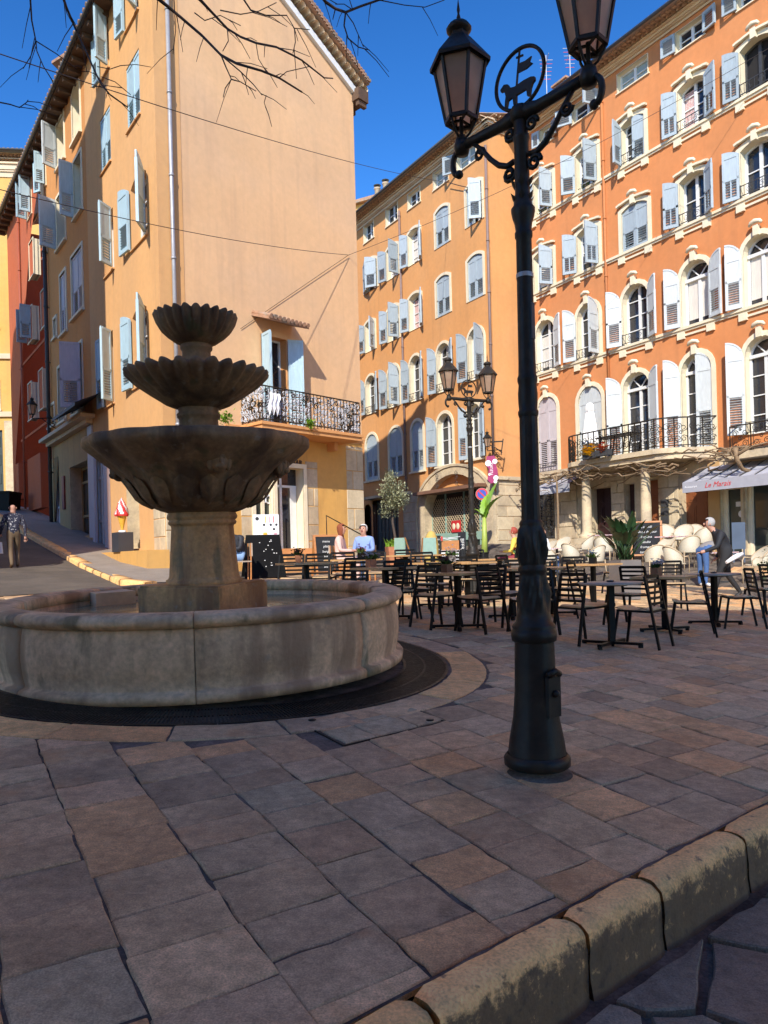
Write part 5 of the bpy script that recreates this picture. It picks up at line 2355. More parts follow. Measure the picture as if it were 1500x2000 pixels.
pf = [(.094, .89)] + [(.092 - .02 * (i / 12), .90 + .22 * i / 12) for i in range(13)] + [(.079, 1.13), (.08, 1.15), (.070, 1.165)] + [(.072 + .010 * math.sin(PI * i / 10), 1.17 + .2 * i / 10) for i in range(11)] + [(.064, 1.385), (.067, 1.395), (.066, 1.405), (.057, 1.42)]
b.lathe(pf, 48, 0, mod=leafy)
b.build('ornament', M_IRON, LP)
b = MB()
b.lathe([(.057, 1.42), (.056, 1.46), (.053, 2.0)], 48, 0, mod=fl(16, -.10))
b.lathe([(.053, 2.0), (.057, 2.015), (.057, 2.03), (.051, 2.04), (.054, 2.08), (.055, 2.13), (.050, 2.18), (.056, 2.20), (.056, 2.22), (.050, 2.235), (.048, 2.3), (.045, 2.75), (.0435, 3.0), (.049, 3.01), (.050, 3.035), (.044, 3.045), (.05, 3.09),
         (.06, 3.12), (.066, 3.15), (.067, 3.17), (.052, 3.19), (.050, 3.22), (.042, 3.26), (.041, 3.55), (.047, 3.56), (.047, 3.58), (.040, 3.59), (.040, 3.70)], 28)
for z in (3.22, 3.30):
    for k in range(6):
        a = 2 * PI * k / 6
        leaf(b, (.045 * math.cos(a), .045 * math.sin(a), z - .02), .06, a, 1.1)
b.build('shaft', M_IRON, LP)
b = MB()
b.lathe([(.0475, 2.78), (.0485, 2.785), (.0485, 2.80), (.0475, 2.805)], 24)
b.build('clamp_band', M_ZINC, LP)
b = MB()
b.bx(  .040, .052, -.014, .014, 2.43, 2.63)
b.build('tag_plate', M_IRONG, LP)
for k, a in enumerate((R(150), R(-5))):
    b = MB()
    Mr = Matrix.Rotation(a, 3, 'Z')
    b.box(Mr @ Vector((.125, 0, .44)), (.026, .10, .22), 0, Mr)
    b.tube([Mr @ Vector((.132, -.05, .56)), Mr @ Vector((.142, 0, .585)), Mr @ Vector((.132, .05, .56))], .018, 6)
    b.ball(Mr @ Vector((.145, .0, .46)), .022, n=6)
    b.build('access_plate', M_IRON, LP)
b = MB()
for s in (-1, 1):
    b.tube([(s * x, 0, z) for x, z in ((.0, 3.70), (.08, 3.70), (.12, 3.695), (.3, 3.70), (.47, 3.705))], [.048, .042, .034, .030, .028], 8)
    b.lathe([(.001, -.05), (.04, -.045), (.05, 0), (.04, .045), (.001, .05)], 10, 0, (s * .435, 0, 3.70))
    # down-curling end and scrolls
    pts = [(s * (.46 + .05 * math.sin(t)), 0, 3.69 - .075 + .075 * math.cos(t)) for t in [i * .4 for i in range(8)]]
    b.tube(pts, .018, 6)
    b.ball((s * .462, 0, 3.545), .026, n=6)
    # brace
    br = [(s * x, 0, z) for x, z in ((.05, 3.46), (.10, 3.45), (.16, 3.48), (.22, 3.54), (.28, 3.62), (.34, 3.68))]
    b.tube(br, [.016, .018, .018, .016, .014, .014], 6)
    scroll(b, (s * .085, 0, 3.40), .045, s, .015)
    scroll(b, (s * .30, 0, 3.60), .038, -s, .013)
    scroll(b, (s * .075, 0, 3.62), .04, s, .014)
b.lathe([(.042, 3.66), (.06, 3.675), (.06, 3.72), (.05, 3.74), (.03, 3.75)], 16)
b.build('crossarm', M_IRON, LP)
# emblem: ring with a lamb carrying a banner
b = MB()
b.tube([(.165 * math.cos(2 * PI * i / 40), 0, 3.905 + .165 * math.sin(2 * PI * i / 40)) for i in range(41)], .011, 6, cap=False)
z0 = 3.76
lamb = [(-.10, .02), (-.085, .02), (-.075, .055), (-.045, .06), (-.04, .012), (-.022, .012), (-.020, .06), (.045, .062), (.05, .02), (.066, .012), (.075, .055), (.085, .075), (.10, .085), (.098, .105), (.075, .115), (.03, .118), (-.03, .112), (-.06, .12), (-.075, .148), (-.10, .158), (-.125, .14), (-.122, .125), (-.098, .12), (-.09, .085), (-.095, .06)]
b.prism([(x * 1.05, z0 + z) for x, z in lamb], -.008, .008)
b.bar((-.03, 0, z0 + .05), (.005, 0, z0 + .30), .009)
b.bar((-.018, 0, z0 + .27), (.028, 0, z0 + .263), .009)
b.prism([(-.006, z0 + .23), (.045, z0 + .222), (.085, z0 + .228), (.072, z0 + .205), (.092, z0 + .185), (.05, z0 + .175), (-.013, z0 + .18)], -.005, .005)
b.build('lamb_emblem', M_IRON, LP)


def lantern(parent, x, z, m=M_IRON):
    """six-sided lantern on a short stem"""
    b = MB()
    b.lathe([(.022, 0), (.018, .03), (.024, .05), (.012, .06), (.012, .16)], 10, 0, (x, 0, z))
    zb, zt, rb, rt = z + .14, z + .48, .092, .158
    A = [PI / 6 + 2 * PI * i / 6 for i in range(6)]
    ce = [(x + rb * math.cos(a), rb * math.sin(a), zb) for a in A]
    ct = [(x + rt * math.cos(a), rt * math.sin(a), zt) for a in A]
    for i in range(6):
        j = (i + 1) % 6
        b.bar(ce[i], ct[i], .016, .016)
        b.bar(ce[i], ce[j], .020, .022)
        b.bar(ct[i], ct[j], .018, .022)
        if i % 2 == 0:
            a = A[i]
            b.tube([(x + r * math.cos(a), r * math.sin(a), zz) for r, zz in ((.02, z + .03), (.05, z + .055), (.078, z + .10), (.090, zb))], .008, 5)
        else:
            b.bar((x, 0, zb + .005), ce[i], .012)
    fr = b.build('lantern', m, parent)
    for i in range(6):
        j = (i + 1) % 6
        g = MB()
        k = .985
        q = [Vector(p) for p in (ce[i], ce[j], ct[j], ct[i])]
        c = Vector((x, 0, 0))
        q = [Vector((x + (p.x - x) * k, p.y * k, p.z)) for p in q]
        n = (q[1] - q[0]).cross(q[3] - q[0]).normalized() * .004
        g.add([p for p in q] + [p - n for p in q], [(0, 1, 2, 3), (7, 6, 5, 4)])
        g.build('glass_pane', M_LAMPG, fr)
    g = MB()
    g.lathe([(.165, zt + .0), (.186, zt - .012), (.188, zt + .01), (.07, zt + .155), (.055, zt + .165), (.055, zt + .19)], 6, 0, (x, 0, 0), sm=False, a0=PI / 6, a1=PI / 6 + 2 * PI)
    g.lathe([(.05, zt + .185), (.072, zt + .20), (.078, zt + .215), (.06, zt + .24), (.035, zt + .255), (.012, zt + .262)], 14, 0, (x, 0, 0))
    g.build('roof', m, fr)
    g = MB()
    g.lathe([(.010, zt + .255), (.009, zt + .27), (.013, zt + .285), (.006, zt + .31), (.010, zt + .33), (.001, zt + .40)], 8, 0, (x, 0, 0))
    g.build('finial', m, fr)
    return fr


lantern(LP, -.435, 3.72)
lantern(LP, .435, 3.72)
l2 = copy_tree(LP)
fp = at(924, 1100, 14.8)
l2.location = (fp.x, fp.y, ground(fp.x, fp.y))
l2.rotation_euler.z = math.atan2(.4, .85)
l2.scale = (1.05,) * 3
l2['label'] = 'distant double lamp post with two lanterns standing behind the cafe tables in the sun'
for o in (LP, l2):
    o['group'] = 'double lamp posts of the square'


def wall_lamp(p, ang, label, far):
    w = empty('wall_lamp', p, ang, label=label, cat='wall lamp', group='lanterns on wall brackets')
    b = MB()
    b.tube([(0, .0, -.05), (.0, .25, -.02), (0, .55, .02), (0, far, .0)], .02, 6)
    b.tube([(0, far, -.35), (0, far - .18, -.32), (0, .45, -.12), (0, .3, 0)], .016, 6)
    scroll(b, (0, far - .2, -.2), .12, 1, .014, 'yz')
    b.build('bracket', M_IRON, w)
    lantern(w, 0, -.03)
    return w


q = FRh.hit(63, 815, .9)
wall_lamp(FRh.w(q[0], -.9, q[1]), math.atan2(FL.t.y, FL.t.x), 'black lantern on a scrolled bracket on the shaded red house wall', .9)
q = FY.hit(952, 878, .7)
wall_lamp(FY.w(q[0], -.7, q[1]), math.atan2(FY.t.y, FY.t.x), 'small lantern on the apricot house corner above the magenta banner', .7)

# ------------------------------------------------------------------ cafe furniture


def gl(p):
    return Vector((p[0], p[1], ground(p[0], p[1])))


CH = empty('cafe_chair', (0, 0, 0), cat='chair', group='black slatted chairs on the terrace')
b = MB()
n = 8
vs = []
for i in range(n + 1):                     # curved plywood seat, front at +y
    y = .20 - .40 * i / n
    z = .455 + .018 * math.cos(i / n * 2.4 * PI) - .012 * (i / n)
    hw = .205 - .012 * abs(i / n - .5) * 2
    vs += [(-hw, y, z), (hw, y, z), (hw, y, z - .014), (-hw, y, z - .014)]
b.add(vs, [(i * 4 + q, i * 4 + (q + 1) % 4, i * 4 + 4 + (q + 1) % 4, i * 4 + 4 + q) for i in range(n) for q in range(4)] + [(0, 1, 2, 3), (n * 4 + 3, n * 4 + 2, n * 4 + 1, n * 4)], 0, False)
b.build('seat', M_PLY, CH)
for s in (-1, 1):
    b = MB()
    b.bar((s * .205, -.155, .83), (s * .225, -.315, .0), .026, .03)
    b.build('rear_leg', M_BLACK, CH)
    b = MB()
    b.bar((s * .195, .165, .44), (s * .215, .235, .0), .026, .026)
    b.build('front_leg', M_BLACK, CH)
b = MB()
for s in (-1, 1):
    b.bar((s * .198, .18, .435), (s * .205, -.235, .425), .024, .024)
b.bar((-.198, .17, .435), (.198, .17, .435), .022, .022)
b.bar((-.21, -.23, .425), (.21, -.23, .425), .022, .022)
b.build('seat_frame', M_BLACK, CH)
for i in range(6):
    z = .825 - .062 * i
    y = -.155 - .16 * (.83 - z) / .83
    b = MB()
    pts = [(-.205 + .41 * k / 6, y - .022 * math.sin(PI * k / 6), z) for k in range(7)]
    for p, q in zip(pts, pts[1:]):
        b.bar(p, q, .012, .030 if i else .04)
    b.build('back_slat', M_BLACK, CH)
chair_used = [False]


def chair(pos, rz, label):
    c = CH if not chair_used[0] else copy_tree(CH)
    chair_used[0] = True
    c.location = gl(pos)
    c.rotation_euler = (0, 0, rz)
    c['label'] = label
    return c


def table_proto(name, round_, wood, label_cat):
    t = empty(name, (0, 0, 0), cat='table', group='tables on the terrace')
    b = MB()
    if round_:
        b.lathe([(.001, .722), (.36, .722), (.366, .73), (.366, .742), (.36, .75), (.001, .75)], 32)
    else:
        b.bx(-.36, .36, -.36, .36, .72, .75)
    b.build('tabletop', wood, t)
    b = MB()
    b.bx(-.034, .034, -.034, .034, .05, .722)
    b.bx(-.14, .14, -.14, .14, .705, .7195)
    b.build('column', M_BLACK, t)
    b = MB()
    for a in (PI / 4, 3 * PI / 4):
        c, s = math.cos(a), math.sin(a)
        b.bar((-c * .36, -s * .36, .045), (c * .36, s * .36, .045), .05, .03)
        for k in (-1, 1):
            b.bar((k * c * .34, k * s * .34, .045), (k * c * .34, k * s * .34, .0), .045, .04)
    b.build('cross_base', M_BLACK, t)
    return t


TW = table_proto('square_table', False, M_WOOD, '')
TR = table_proto('round_table', True, M_BEIGE, '')
used = {}


def table(proto, pos, rz, label):
    t = proto if proto.name not in used else copy_tree(proto)
    used[proto.name] = 1
    t.location = gl(pos)
    t.rotation_euler = (0, 0, rz)
    t['label'] = label
    return t


def bouquet(pos, z, fm, label, pot=M_TERRA, n=26, r=.09, sq=True, seed=1):
    rr = random.Random(seed)
    p = gl(pos)
    p.z += z
    f = empty('flower_pot', p, rr.random() * 3, label=label, cat='flower pot', group='little flower pots on the tables')
    b = MB()
    if sq:
        b.bx(-.055, .055, -.055, .055, 0, .11)
    else:
        b.lathe([(.04, 0), (.055, .11), (.048, .11)], 14)
    b.build('pot', pot, f)
    b = MB()
    for i in range(24):
        leaf(b, (rr.gauss(0, .03), rr.gauss(0, .03), .10), rr.uniform(.06, .13), rr.random() * 6.3, rr.uniform(.3, 1.3))
    b.build('leaves', M_LEAF, f)
    b = MB()
    for i in range(n):
        c = Vector((rr.gauss(0, r * .55), rr.gauss(0, r * .55), .16 + abs(rr.gauss(0, .035))))
        for k in range(5):
            leaf(b, c, .034, 2 * PI * k / 5 + i, .35, w=.5)
        b.ball(c, .009, n=4)
    b.build('flowers', fm, f)
    return f


def pxz(x, y, dz):
    """spot on the ground under a point seen dz above it"""
    a, bb = ray(x, y)
    k = 2.0
    while k < 60 and H + bb * k - ground(a * k, k) - dz > 0:
        k *= 1.002
    return Vector((a * k, k))


def on(x, D):
    """spot at distance D along the line of sight of column x"""
    return at(x, 1080, D).xy


ANG = math.atan2(E1.y, E1.x)
tabs = [
    (TW, pxz(598, 1099, .75), ANG - .15, 'small wooden table with a dark red flower pot beside the large black menu board'),
    (TW, pxz(690, 1092, .75), ANG + .1, 'wooden table in front of the seated man in the blue shirt'),
    (TW, pxz(752, 1108, .75), ANG - .1, 'wooden table with pale flowers just right of the basin rim'),
    (TW, pxz(893, 1118, .75), ANG + .02, 'nearest wooden table left of the lamp post, with a brown flower box on it'),
    (TW, pxz(860, 1098, .75), ANG, 'left half of the long double table behind the brown flower box'),
    (TW, pxz(912, 1098, .75), ANG, 'right half of the long double table behind the brown flower box'),
    (TW, pxz(792, 1084, .75), ANG, 'wooden table in front of the terracotta olive planter'),
    (TW, pxz(845, 1083, .75), ANG, 'wooden table in front of the pale green folding chair'),
    (TW, pxz(975, 1091, .75), ANG, 'wooden table just left of the lamp post shaft, far row'),
    (TW, pxz(1000, 1110, .75), ANG - .1, 'wooden table half hidden behind the lamp post ornament'),
    (TW, pxz(1158, 1101, .75), ANG, 'wooden table with a pale blue flower pot in front of the grey planter'),
    (TW, pxz(1078, 1108, .75), ANG, 'wooden table just right of the lamp post ornament'),
    (TR, pxz(1192, 1137, .75), 0.1, 'nearest round beige table, right of the lamp post'),
    (TW, pxz(1296, 1125, .75), ANG + .3, 'wooden table with white flowers between the two round tables'),
    (TR, pxz(1394, 1120, .75), .5, 'round beige table in front of the man in the dark coat'),
]
TP = []
for (pr, p, a, l) in tabs:
    table(pr, p, a, l)
    TP.append(p)
    print('tab', [round(x, 2) for x in p], end=' ')


def ch(x, y, dz, face, label):
    """chair whose seat centre is seen at (x, y); face = direction it looks, degrees from +X"""
    p = pxz(x, y, dz)
    return chair(p, R(face - 90), label)


ch(578, 1128, .45, 75, 'black chair with bright slats left of the pair by the big black board')
ch(628, 1126, .45, 75, 'black chair with bright slats right of the pair by the big black board')
ch(668, 1121, .45, 100, 'black chair seen from behind in front of the seated man and woman')
ch(708, 1138, .45, 60, 'black chair close behind the basin rim, left of the pale flower table')
ch(770, 1147, .45, 110, 'black chair right behind the basin rim with its back to the viewer')
ch(822, 1118, .45, 95, 'black chair at the long double table, left end')
ch(790, 1110, .45, 95, 'black chair between the planter table and the long double table')
ch(803, 1152, .45, 20, 'black chair between the pale flower table and the brown flower box table')
ch(855, 1160, .45, 35, 'black chair at the front left of the brown flower box table')
ch(935, 1166, .45, 130, 'black chair at the front right of the brown flower box table')
ch(905, 1132, .45, 250, 'black chair tucked behind the brown flower box table')
ch(965, 1126, .45, 200, 'black chair at the right end of the long double table')
ch(975, 1158, .45, 50, 'black chair left of the lamp post, beside its ornament')
ch(1036, 1170, .45, 110, 'black chair hidden half behind the lamp post base')
ch(1096, 1148, .45, 150, 'black chair with tilted back just right of the lamp post ornament')
ch(1140, 1182, .45, 30, 'black chair at the left of the nearest round table')
ch(1247, 1188, .45, 140, 'nearest black chair, back to the viewer, right of the first round table')
ch(1222, 1160, .45, 215, 'black chair behind the first round table, in front of the grey planter')
ch(1205, 1118, .45, 200, 'black chair at the right of the blue flower pot table')
ch(1345, 1174, .45, 160, 'black chair at the right front of the white flower table')
ch(1440, 1164, .45, 170, 'black chair at the right edge, beside the second round table')
ch(1125, 1128, .45, 60, 'black chair in front of the blue flower pot table')
ch(735, 1118, .45, 80, 'black chair at the far side of the pale flower table')
ch(845, 1140, .45, 240, 'black chair behind the brown flower box table, left')
ch(880, 1112, .45, 80, 'black chair in the middle of the long double table, back to the viewer')
ch(930, 1108, .45, 70, 'black chair in front of the far table left of the lamp post')
ch(1010, 1140, .45, 80, 'black chair just left of the lamp post, front of the hidden table')
ch(1065, 1125, .45, 80, 'black chair with its back against the lamp post ornament')
ch(1310, 1140, .45, 260, 'black chair behind the white flower table')
ch(1490, 1150, .45, 200, 'black chair cut by the right edge of the picture')
bouquet(TP[0] + Vector((-.12, .0)), .75, M_FLOWP, 'dark red flowers in a round pot on the small table by the big board', M_TERRA, seed=2, sq=False)
bouquet(TP[2] + Vector((-.2, 0)), .75, M_FLOWW, 'pale flowers in a small box on the table behind the basin rim', M_TERRA, seed=3)
bouquet(TP[3] + Vector((-.14, -.05)), .75, M_FLOWP, 'purple and green flowers in a brown box on the nearest wooden table', mat('brown_box', (.20, .09, .04), .6), seed=4)
bouquet(TP[4] + Vector((.2, .1)), .75, M_FLOWW, 'pale flowers on the long double table', M_GREYPOT, seed=5)
bouquet(TP[1] + Vector((.15, 0)), .75, M_FLOWR, 'red flowers on the table of the man in the blue shirt', M_BLACK, seed=6)
bouquet(TP[10], .75, mat('flower_blue', (.34, .44, .55), .6), 'pale blue flowers in a black pot in front of the grey planter', M_BLACK, seed=7)
bouquet(TP[13] + Vector((-.1, 0)), .75, M_FLOWW, 'white flowers with a red bloom on the table between the round tables', mat('brown_box', (.2, .1, .04)), seed=8)
bouquet(TP[8] + Vector((.35, 0)), .75, M_FLOWR, 'dark red flowers on the far table left of the lamp post', M_BLACK, seed=9)
b = MB()
b.lathe([(.03, 0), (.042, .004), (.045, .02), (.040, .022), (.03, .008)], 14)
for i, p in enumerate((TP[12], TP[14])):
    q = gl(p)
    q.z += .75
    obj('ashtray', b.mesh('ashtray', M_GLASS), None, q, label=('glass ashtray on the nearest round table', 'glass ashtray on the round table by the man in the dark coat')[i], cat='ashtray', group='ashtrays')

# rattan armchairs and patterned tables of the restaurant behind
RC = empty('rattan_chair', (0, 0, 0), cat='armchair', group='rattan armchairs of the restaurant')
b = MB()
vs = []
n = 12
for i in range(n + 1):
    a = PI + PI * i / n
    u = math.sin(PI * i / n)
    x, y = .25 * math.cos(a), -.02 + .24 * math.sin(a)
    zt = .62 + .26 * u ** .8
    vs += [(x, y, .46), (x * 1.12, y * 1.12 - .03 * u, zt), (x * 1.06, y * 1.06 - .03 * u, zt), (x * .95, y * .95, .46)]
b.add(vs, [(i * 4 + q, i * 4 + q + 1, i * 4 + q + 5, i * 4 + q + 4) for i in range(n) for q in range(3)], 0, True)
b.build('woven_back', M_RATBACK, RC)
b = MB()
b.tube([(.28 * math.cos(PI + PI * i / 16), -.02 + .27 * math.sin(PI + PI * i / 16) - .03 * math.sin(PI * i / 16), .625 + .265 * math.sin(PI * i / 16) ** .8) for i in range(17)], .016, 6)
for s in (-1, 1):
    b.tube([(s * .28, -.02, .62), (s * .27, .14, .64), (s * .235, .2, .56), (s * .22, .2, 0)], .014, 6)
    b.tube([(s * .20, -.20, .5), (s * .22, -.24, 0)], .014, 6)
b.build('cane_frame', M_RATTAN, RC)
b = MB()
b.lathe([(.001, .47), (.22, .47), (.235, .46), (.235, .445), (.22, .44)], 18)
b.build('seat', M_RATBACK, RC)
first = True
rcs = [(1068, 22.6, 200, 'rattan armchair behind the patterned table next to the lamp post'), (1096, 22.9, 215, 'rattan armchair left of the first stone column'), (1075, 20.6, 20, 'rattan armchair with its back to the lamp post, second row'), (1118, 21.2, 35, 'rattan armchair in front of the first stone column'),
       (1140, 22.4, 150, 'rattan armchair right of the patterned tables, by the column base'), (1180, 21.6, 60, 'rattan armchair left of the big green plant'), (1296, 20.2, 200, 'rattan armchair right of the chalkboard'), (1320, 18.6, 20, 'rattan armchair with open arms in front of the brown door'),
       (1335, 21.6, 230, 'rattan armchair nearest to the brown door'), (1356, 21.9, 240, 'rattan armchair tilted beside the brown door'), (1345, 19.6, 90, 'rattan armchair behind the person in blue jeans'), (1476, 17.2, 180, 'dark rattan armchair behind the man in the dark coat'), (1210, 22.4, 180, 'rattan armchair half behind the big green plant'), (1050, 21.4, 330, 'rattan armchair just right of the lamp post ornament, front row'), (1160, 20.2, 120, 'rattan armchair in front of the column pedestal, facing away'), (1278, 19.2, 90, 'rattan armchair between the grey planter and the white flower table'), (1304, 22.6, 270, 'rattan armchair in the shade of the stone pier'), (1372, 20.4, 100, 'rattan armchair in front of the cafe doors')]
for (x, y, f, l) in rcs:
    c = RC if first else copy_tree(RC)
    first = False
    c.location = gl(on(x, y))
    c.rotation_euler = (0, 0, R(f - 90))
    c['label'] = l
M_CLOTH = mat('patterned_cloth', (.62, .50, .52), .8, .25, 30, col2=(.45, .16, .14), mixs=26, mixt=(.5, .56))
tp = [(1088, 21.7, 'patterned restaurant table left of the first column'), (1180, 22.6, 'patterned restaurant table behind the big plant'), (1315, 20.6, 'patterned restaurant table in front of the stone pier'), (1402, 17.9, 'patterned restaurant table being wiped by the bending person')]
for (x, y, l) in tp:
    t = empty('bistro_table', gl(on(x, y)), ANG, label=l, cat='table', group='patterned restaurant tables')
    b = MB()
    b.bx(-.35, .35, -.35, .35, .71, .74)
    b.build('tabletop', M_CLOTH, t)
    b = MB()
    b.bar((0, 0, .05), (0, 0, .71), .05)
    b.bx(-.25, .25, -.04, .04, 0, .05)
    b.bx(-.04, .04, -.25, .25, 0, .048)
    b.build('pedestal', M_IRONG, t)

# ------------------------------------------------------------------ boards and signs


def a_board(pos, rz, w, h, frame, face, label, text=None, t=.04, spread=.28, tsize=.08):
    o = empty('menu_board', gl(pos), rz, label=label, cat='menu board')
    for s in (1, -1):
        b = MB()
        Mr = Matrix.Rotation(s * math.atan(spread / h), 4, 'X')
        off = Matrix.Translation((0, -s * spread, 0))
        T = off @ Matrix.Rotation(-s * math.atan2(spread, h), 4, 'X')
        bb = MB()
        fw = .05
        bb.ring([(-w / 2 + fw, 0.0), (-w / 2 + fw, h - fw), (w / 2 - fw, h - fw), (w / 2 - fw, 0.0)], [(-w / 2, 0.0), (-w / 2, h), (w / 2, h), (w / 2, 0.0)], -t / 2, t / 2)
        bb.bx(-w / 2 + fw, w / 2 - fw, -t / 2, t / 2, .12, .17)
        bb.build('frame', frame, o, M=T)
        p = MB()
        p.bx(-w / 2 + fw, w / 2 - fw, -t / 2 + .012, t / 2 - .012, .17, h - fw)
        pn = p.build('slate', face, o, M=T)
        if text and s == 1:
            for k, ln in enumerate(text):
                lettering(ln, tsize, M_CHALK, pn, (0, -t / 2 + .006, h - fw - .12 - k * tsize * 1.5), 'chalk_line', shear=.2, extrude=.001)
    return o


def facing(p):
    return math.atan2(p[1], p[0]) - PI / 2


p = pxz(515, 1128, 0)
bb_ = empty('black_board', gl(p), facing(p) + .15, label='large plain black menu board between the basin and the bar door', cat='menu board')
b = MB()
vs = []
for s in (1, -1):
    T = Matrix.Translation((0, -s * .34, 0)) @ Matrix.Rotation(-s * math.atan2(.32, 1.05), 4, 'X')
    q = MB()
    q.prism([(-.50, 0), (.50, 0), (.40, 1.08), (-.40, 1.08)], -.02, .02)
    q.build('panel', M_BBOARD, bb_, M=T)
    if s == 1:
        q = MB()
        rr = random.Random(3)
        for i in range(16):
            x, z = rr.uniform(-.1, .3), rr.uniform(.25, 1.0)
            q.bx(x - .012, x + .014, -.023, -.0205, z - .008, z + .01)
        q.bx(-.42, -.34, -.023, -.0205, .40, .43)
        o_ = q.build('chalk_marks', M_CHALK, bb_, M=T)
p = on(636, 18.3)
a_board(p, facing(p) + .25, .62, 1.1, M_FRAMEW, M_SLATE, 'chalkboard in an orange wooden frame left of the seated woman', ['menu', 'plats', 'burger', 'frites', 'desserts', 'bieres'], tsize=.085)
p = on(1264, 21.5)
a_board(p, facing(p) - .1, .85, 1.15, M_FRAMEW, M_SLATE, 'tall chalkboard in an orange wooden frame behind the big green plant', ['Le midi', 'salade du jour', 'linguine', 'daube', 'fromage', 'tarte  12'], tsize=.10)
p = on(852, 25)
o = empty('menu_stand', gl(p), facing(p), label='black menu panel with white writing left of the wooden crate', cat='menu board')
b = MB()
b.bx(-.16, .16, -.02, .02, .0, 1.0)
o2 = b.build('panel', M_SLATE, o)
for k, t in enumerate(('Menu', 'Pizza', 'Pasta', 'Vin')):
    lettering(t, .11, M_CHALK, o, (0, -.024, .88 - .17 * k), 'chalk_line', extrude=.001)
p = on(903, 24.5)
o = empty('menu_stand', gl(p), facing(p), label='narrow black panel with vertical white writing right of the wooden crate', cat='menu board')
b = MB()
b.bx(-.13, .13, -.02, .02, 0, 1.15)
b.build('panel', M_SLATE, o)
lettering('BEER', .17, M_CHALK, o, (0, -.024, .75), 'chalk_line', M=Matrix.Rotation(R(90), 4, 'Y'), extrude=.001)
p = on(880, 24.2)
o = empty('wooden_crate', gl(p), facing(p), label='wooden crate with white papers on top, on a white counter behind the tables', cat='crate')
b = MB()
b.bx(-.28, .28, -.2, .2, .55, .86)
b.build('box', M_FRAMEW, o)
b = MB()
b.bx(-.30, .30, -.22, .22, 0, .55)
b.build('counter', M_WHITEP, o)
b = MB()
for k in range(3):
    b.box((-.1 + .1 * k, 0, .90 + .03 * k), (.45, .3, .012), 0, Matrix.Rotation(.3 - .2 * k, 3, 'Y'))
b.build('papers', M_WHITE, o)
b = MB()
b.bx(-.30, -.24, -.24, -.2, .86, 1.0)
b.build('red_sticker', M_REDP, o)
p = on(935, 23)
o = empty('black_chest', gl(p), facing(p), label='low black chest at the foot of the distant lamp post', cat='chest')
b = MB()
b.bx(-.45, .30, -.25, .25, 0, .5)
b.bx(-.47, .32, -.27, .27, .5, .54)
b.build('chest', M_BLACK, o)

# white price poster on its stand
p = pxz(515, 1121, 0) + Vector((.0, .6))
po = empty('price_poster', gl(p), facing(p) + .1, label='white ice cream price poster standing behind the large black board', cat='poster')
dz = at(515, 1050, p.y).z - gl(p).z
b = MB()
hh = 45 * p.y / F
ww = 50 * p.y / F
b.bx(-ww / 2, ww / 2, -.012, .012, dz, dz + hh)
b.build('panel', M_WHITE, po)
b = MB()
for s in (-1, 1):
    b.bar((s * ww * .4, .03, 0), (s * ww * .4, .03, dz + hh * .9), .03)
b.build('stand', M_CREAM, po)


def disc(b, x, z, r, m, y=-.014, n=14):
    b.add([(x, y, z)] + [(x + r * math.cos(2 * PI * i / n), y, z + r * math.sin(2 * PI * i / n)) for i in range(n)], [(0, 1 + i, 1 + (i + 1) % n) for i in range(n)], m)


for (u, v, r) in ((-.34, .82, .05), (-.08, .55, .034), (.18, .55, .034), (.40, .55, .034), (.30, .36, .034)):
    b = MB()
    disc(b, ww * u, dz + hh * v, r, 0)
    b.build('printed_disc', M_INK, po)
b = MB()
b.build('printed_line', M_INK, po) if 0 else None
for (u, m) in ((-.02, M_YELP), (.14, mat('print_pink', (.6, .3, .35))), (.30, M_REDP)):
    b = MB()
    b.bx(ww * u - .012, ww * u + .012, -.0145, -.013, dz + hh * .64, dz + hh * .92)
    b.build('printed_cone', m, po)
b = MB()
b.bx(-ww * .12, ww * .04, -.0145, -.013, dz + hh * .12, dz + hh * .22, 1)
b.bx(ww * .30, ww * .42, -.0145, -.013, dz + hh * .12, dz + hh * .2, 2)
b.build('printed_picture', [M_INK, M_YELP, mat('print_pink', (.6, .3, .35)), M_REDP], po)

# giant ice cream cone sign on a dark box
s_, z_ = FL.hit(240, 1078, .4)
P = FL.w(s_, -.4, 0)
ic = empty('ice_cream_sign', (P.x, P.y, FL.hit(240, 1078, .4)[1]), math.atan2(FL.t.y, FL.t.x), label='big red and white ice cream cone sign on a dark box at the corner', cat='shop sign')
k_ = P.y / F
b = MB()
b.bx(-.30, .30, -.2, .2, 0, 38 * k_)
b.build('box', mat('dark_box', (.03, .03, .035), .6), ic)
zc_ = 38 * k_
b = MB()
b.lathe([(.10, 0), (.10, .05), (.04, .06)], 12, 0, (0, -.0, zc_))
b.build('foot', M_WHITE, ic)
b = MB()
b.lathe([(.02, zc_ + .05), (.115, zc_ + .42), (.125, zc_ + .45)], 18)
b.build('cone', M_YELP, ic)
b = MB()
pr = [(.17, 0), (.185, .05), (.17, .11), (.145, .16), (.15, .20), (.12, .26), (.10, .30), (.09, .36), (.05, .42), (.01, .50)]
b.lathe([(r, zc_ + .44 + z) for r, z in pr], 36, 0, mod=lambda a, r, z: (r * (1 + .10 * math.cos(5 * a + 16 * z)), z))
for fi in range(len(b.f)):
    c = [b.v[i] for i in b.f[fi]]
    x, y, z = (sum(v[k] for v in c) / len(c) for k in range(3))
    if math.cos(5 * math.atan2(y, x) + 16 * z) > -.1 or z < zc_ + .50:
        b.m[fi] = 1
b.build('swirl', [M_WHITE, M_REDP], ic)

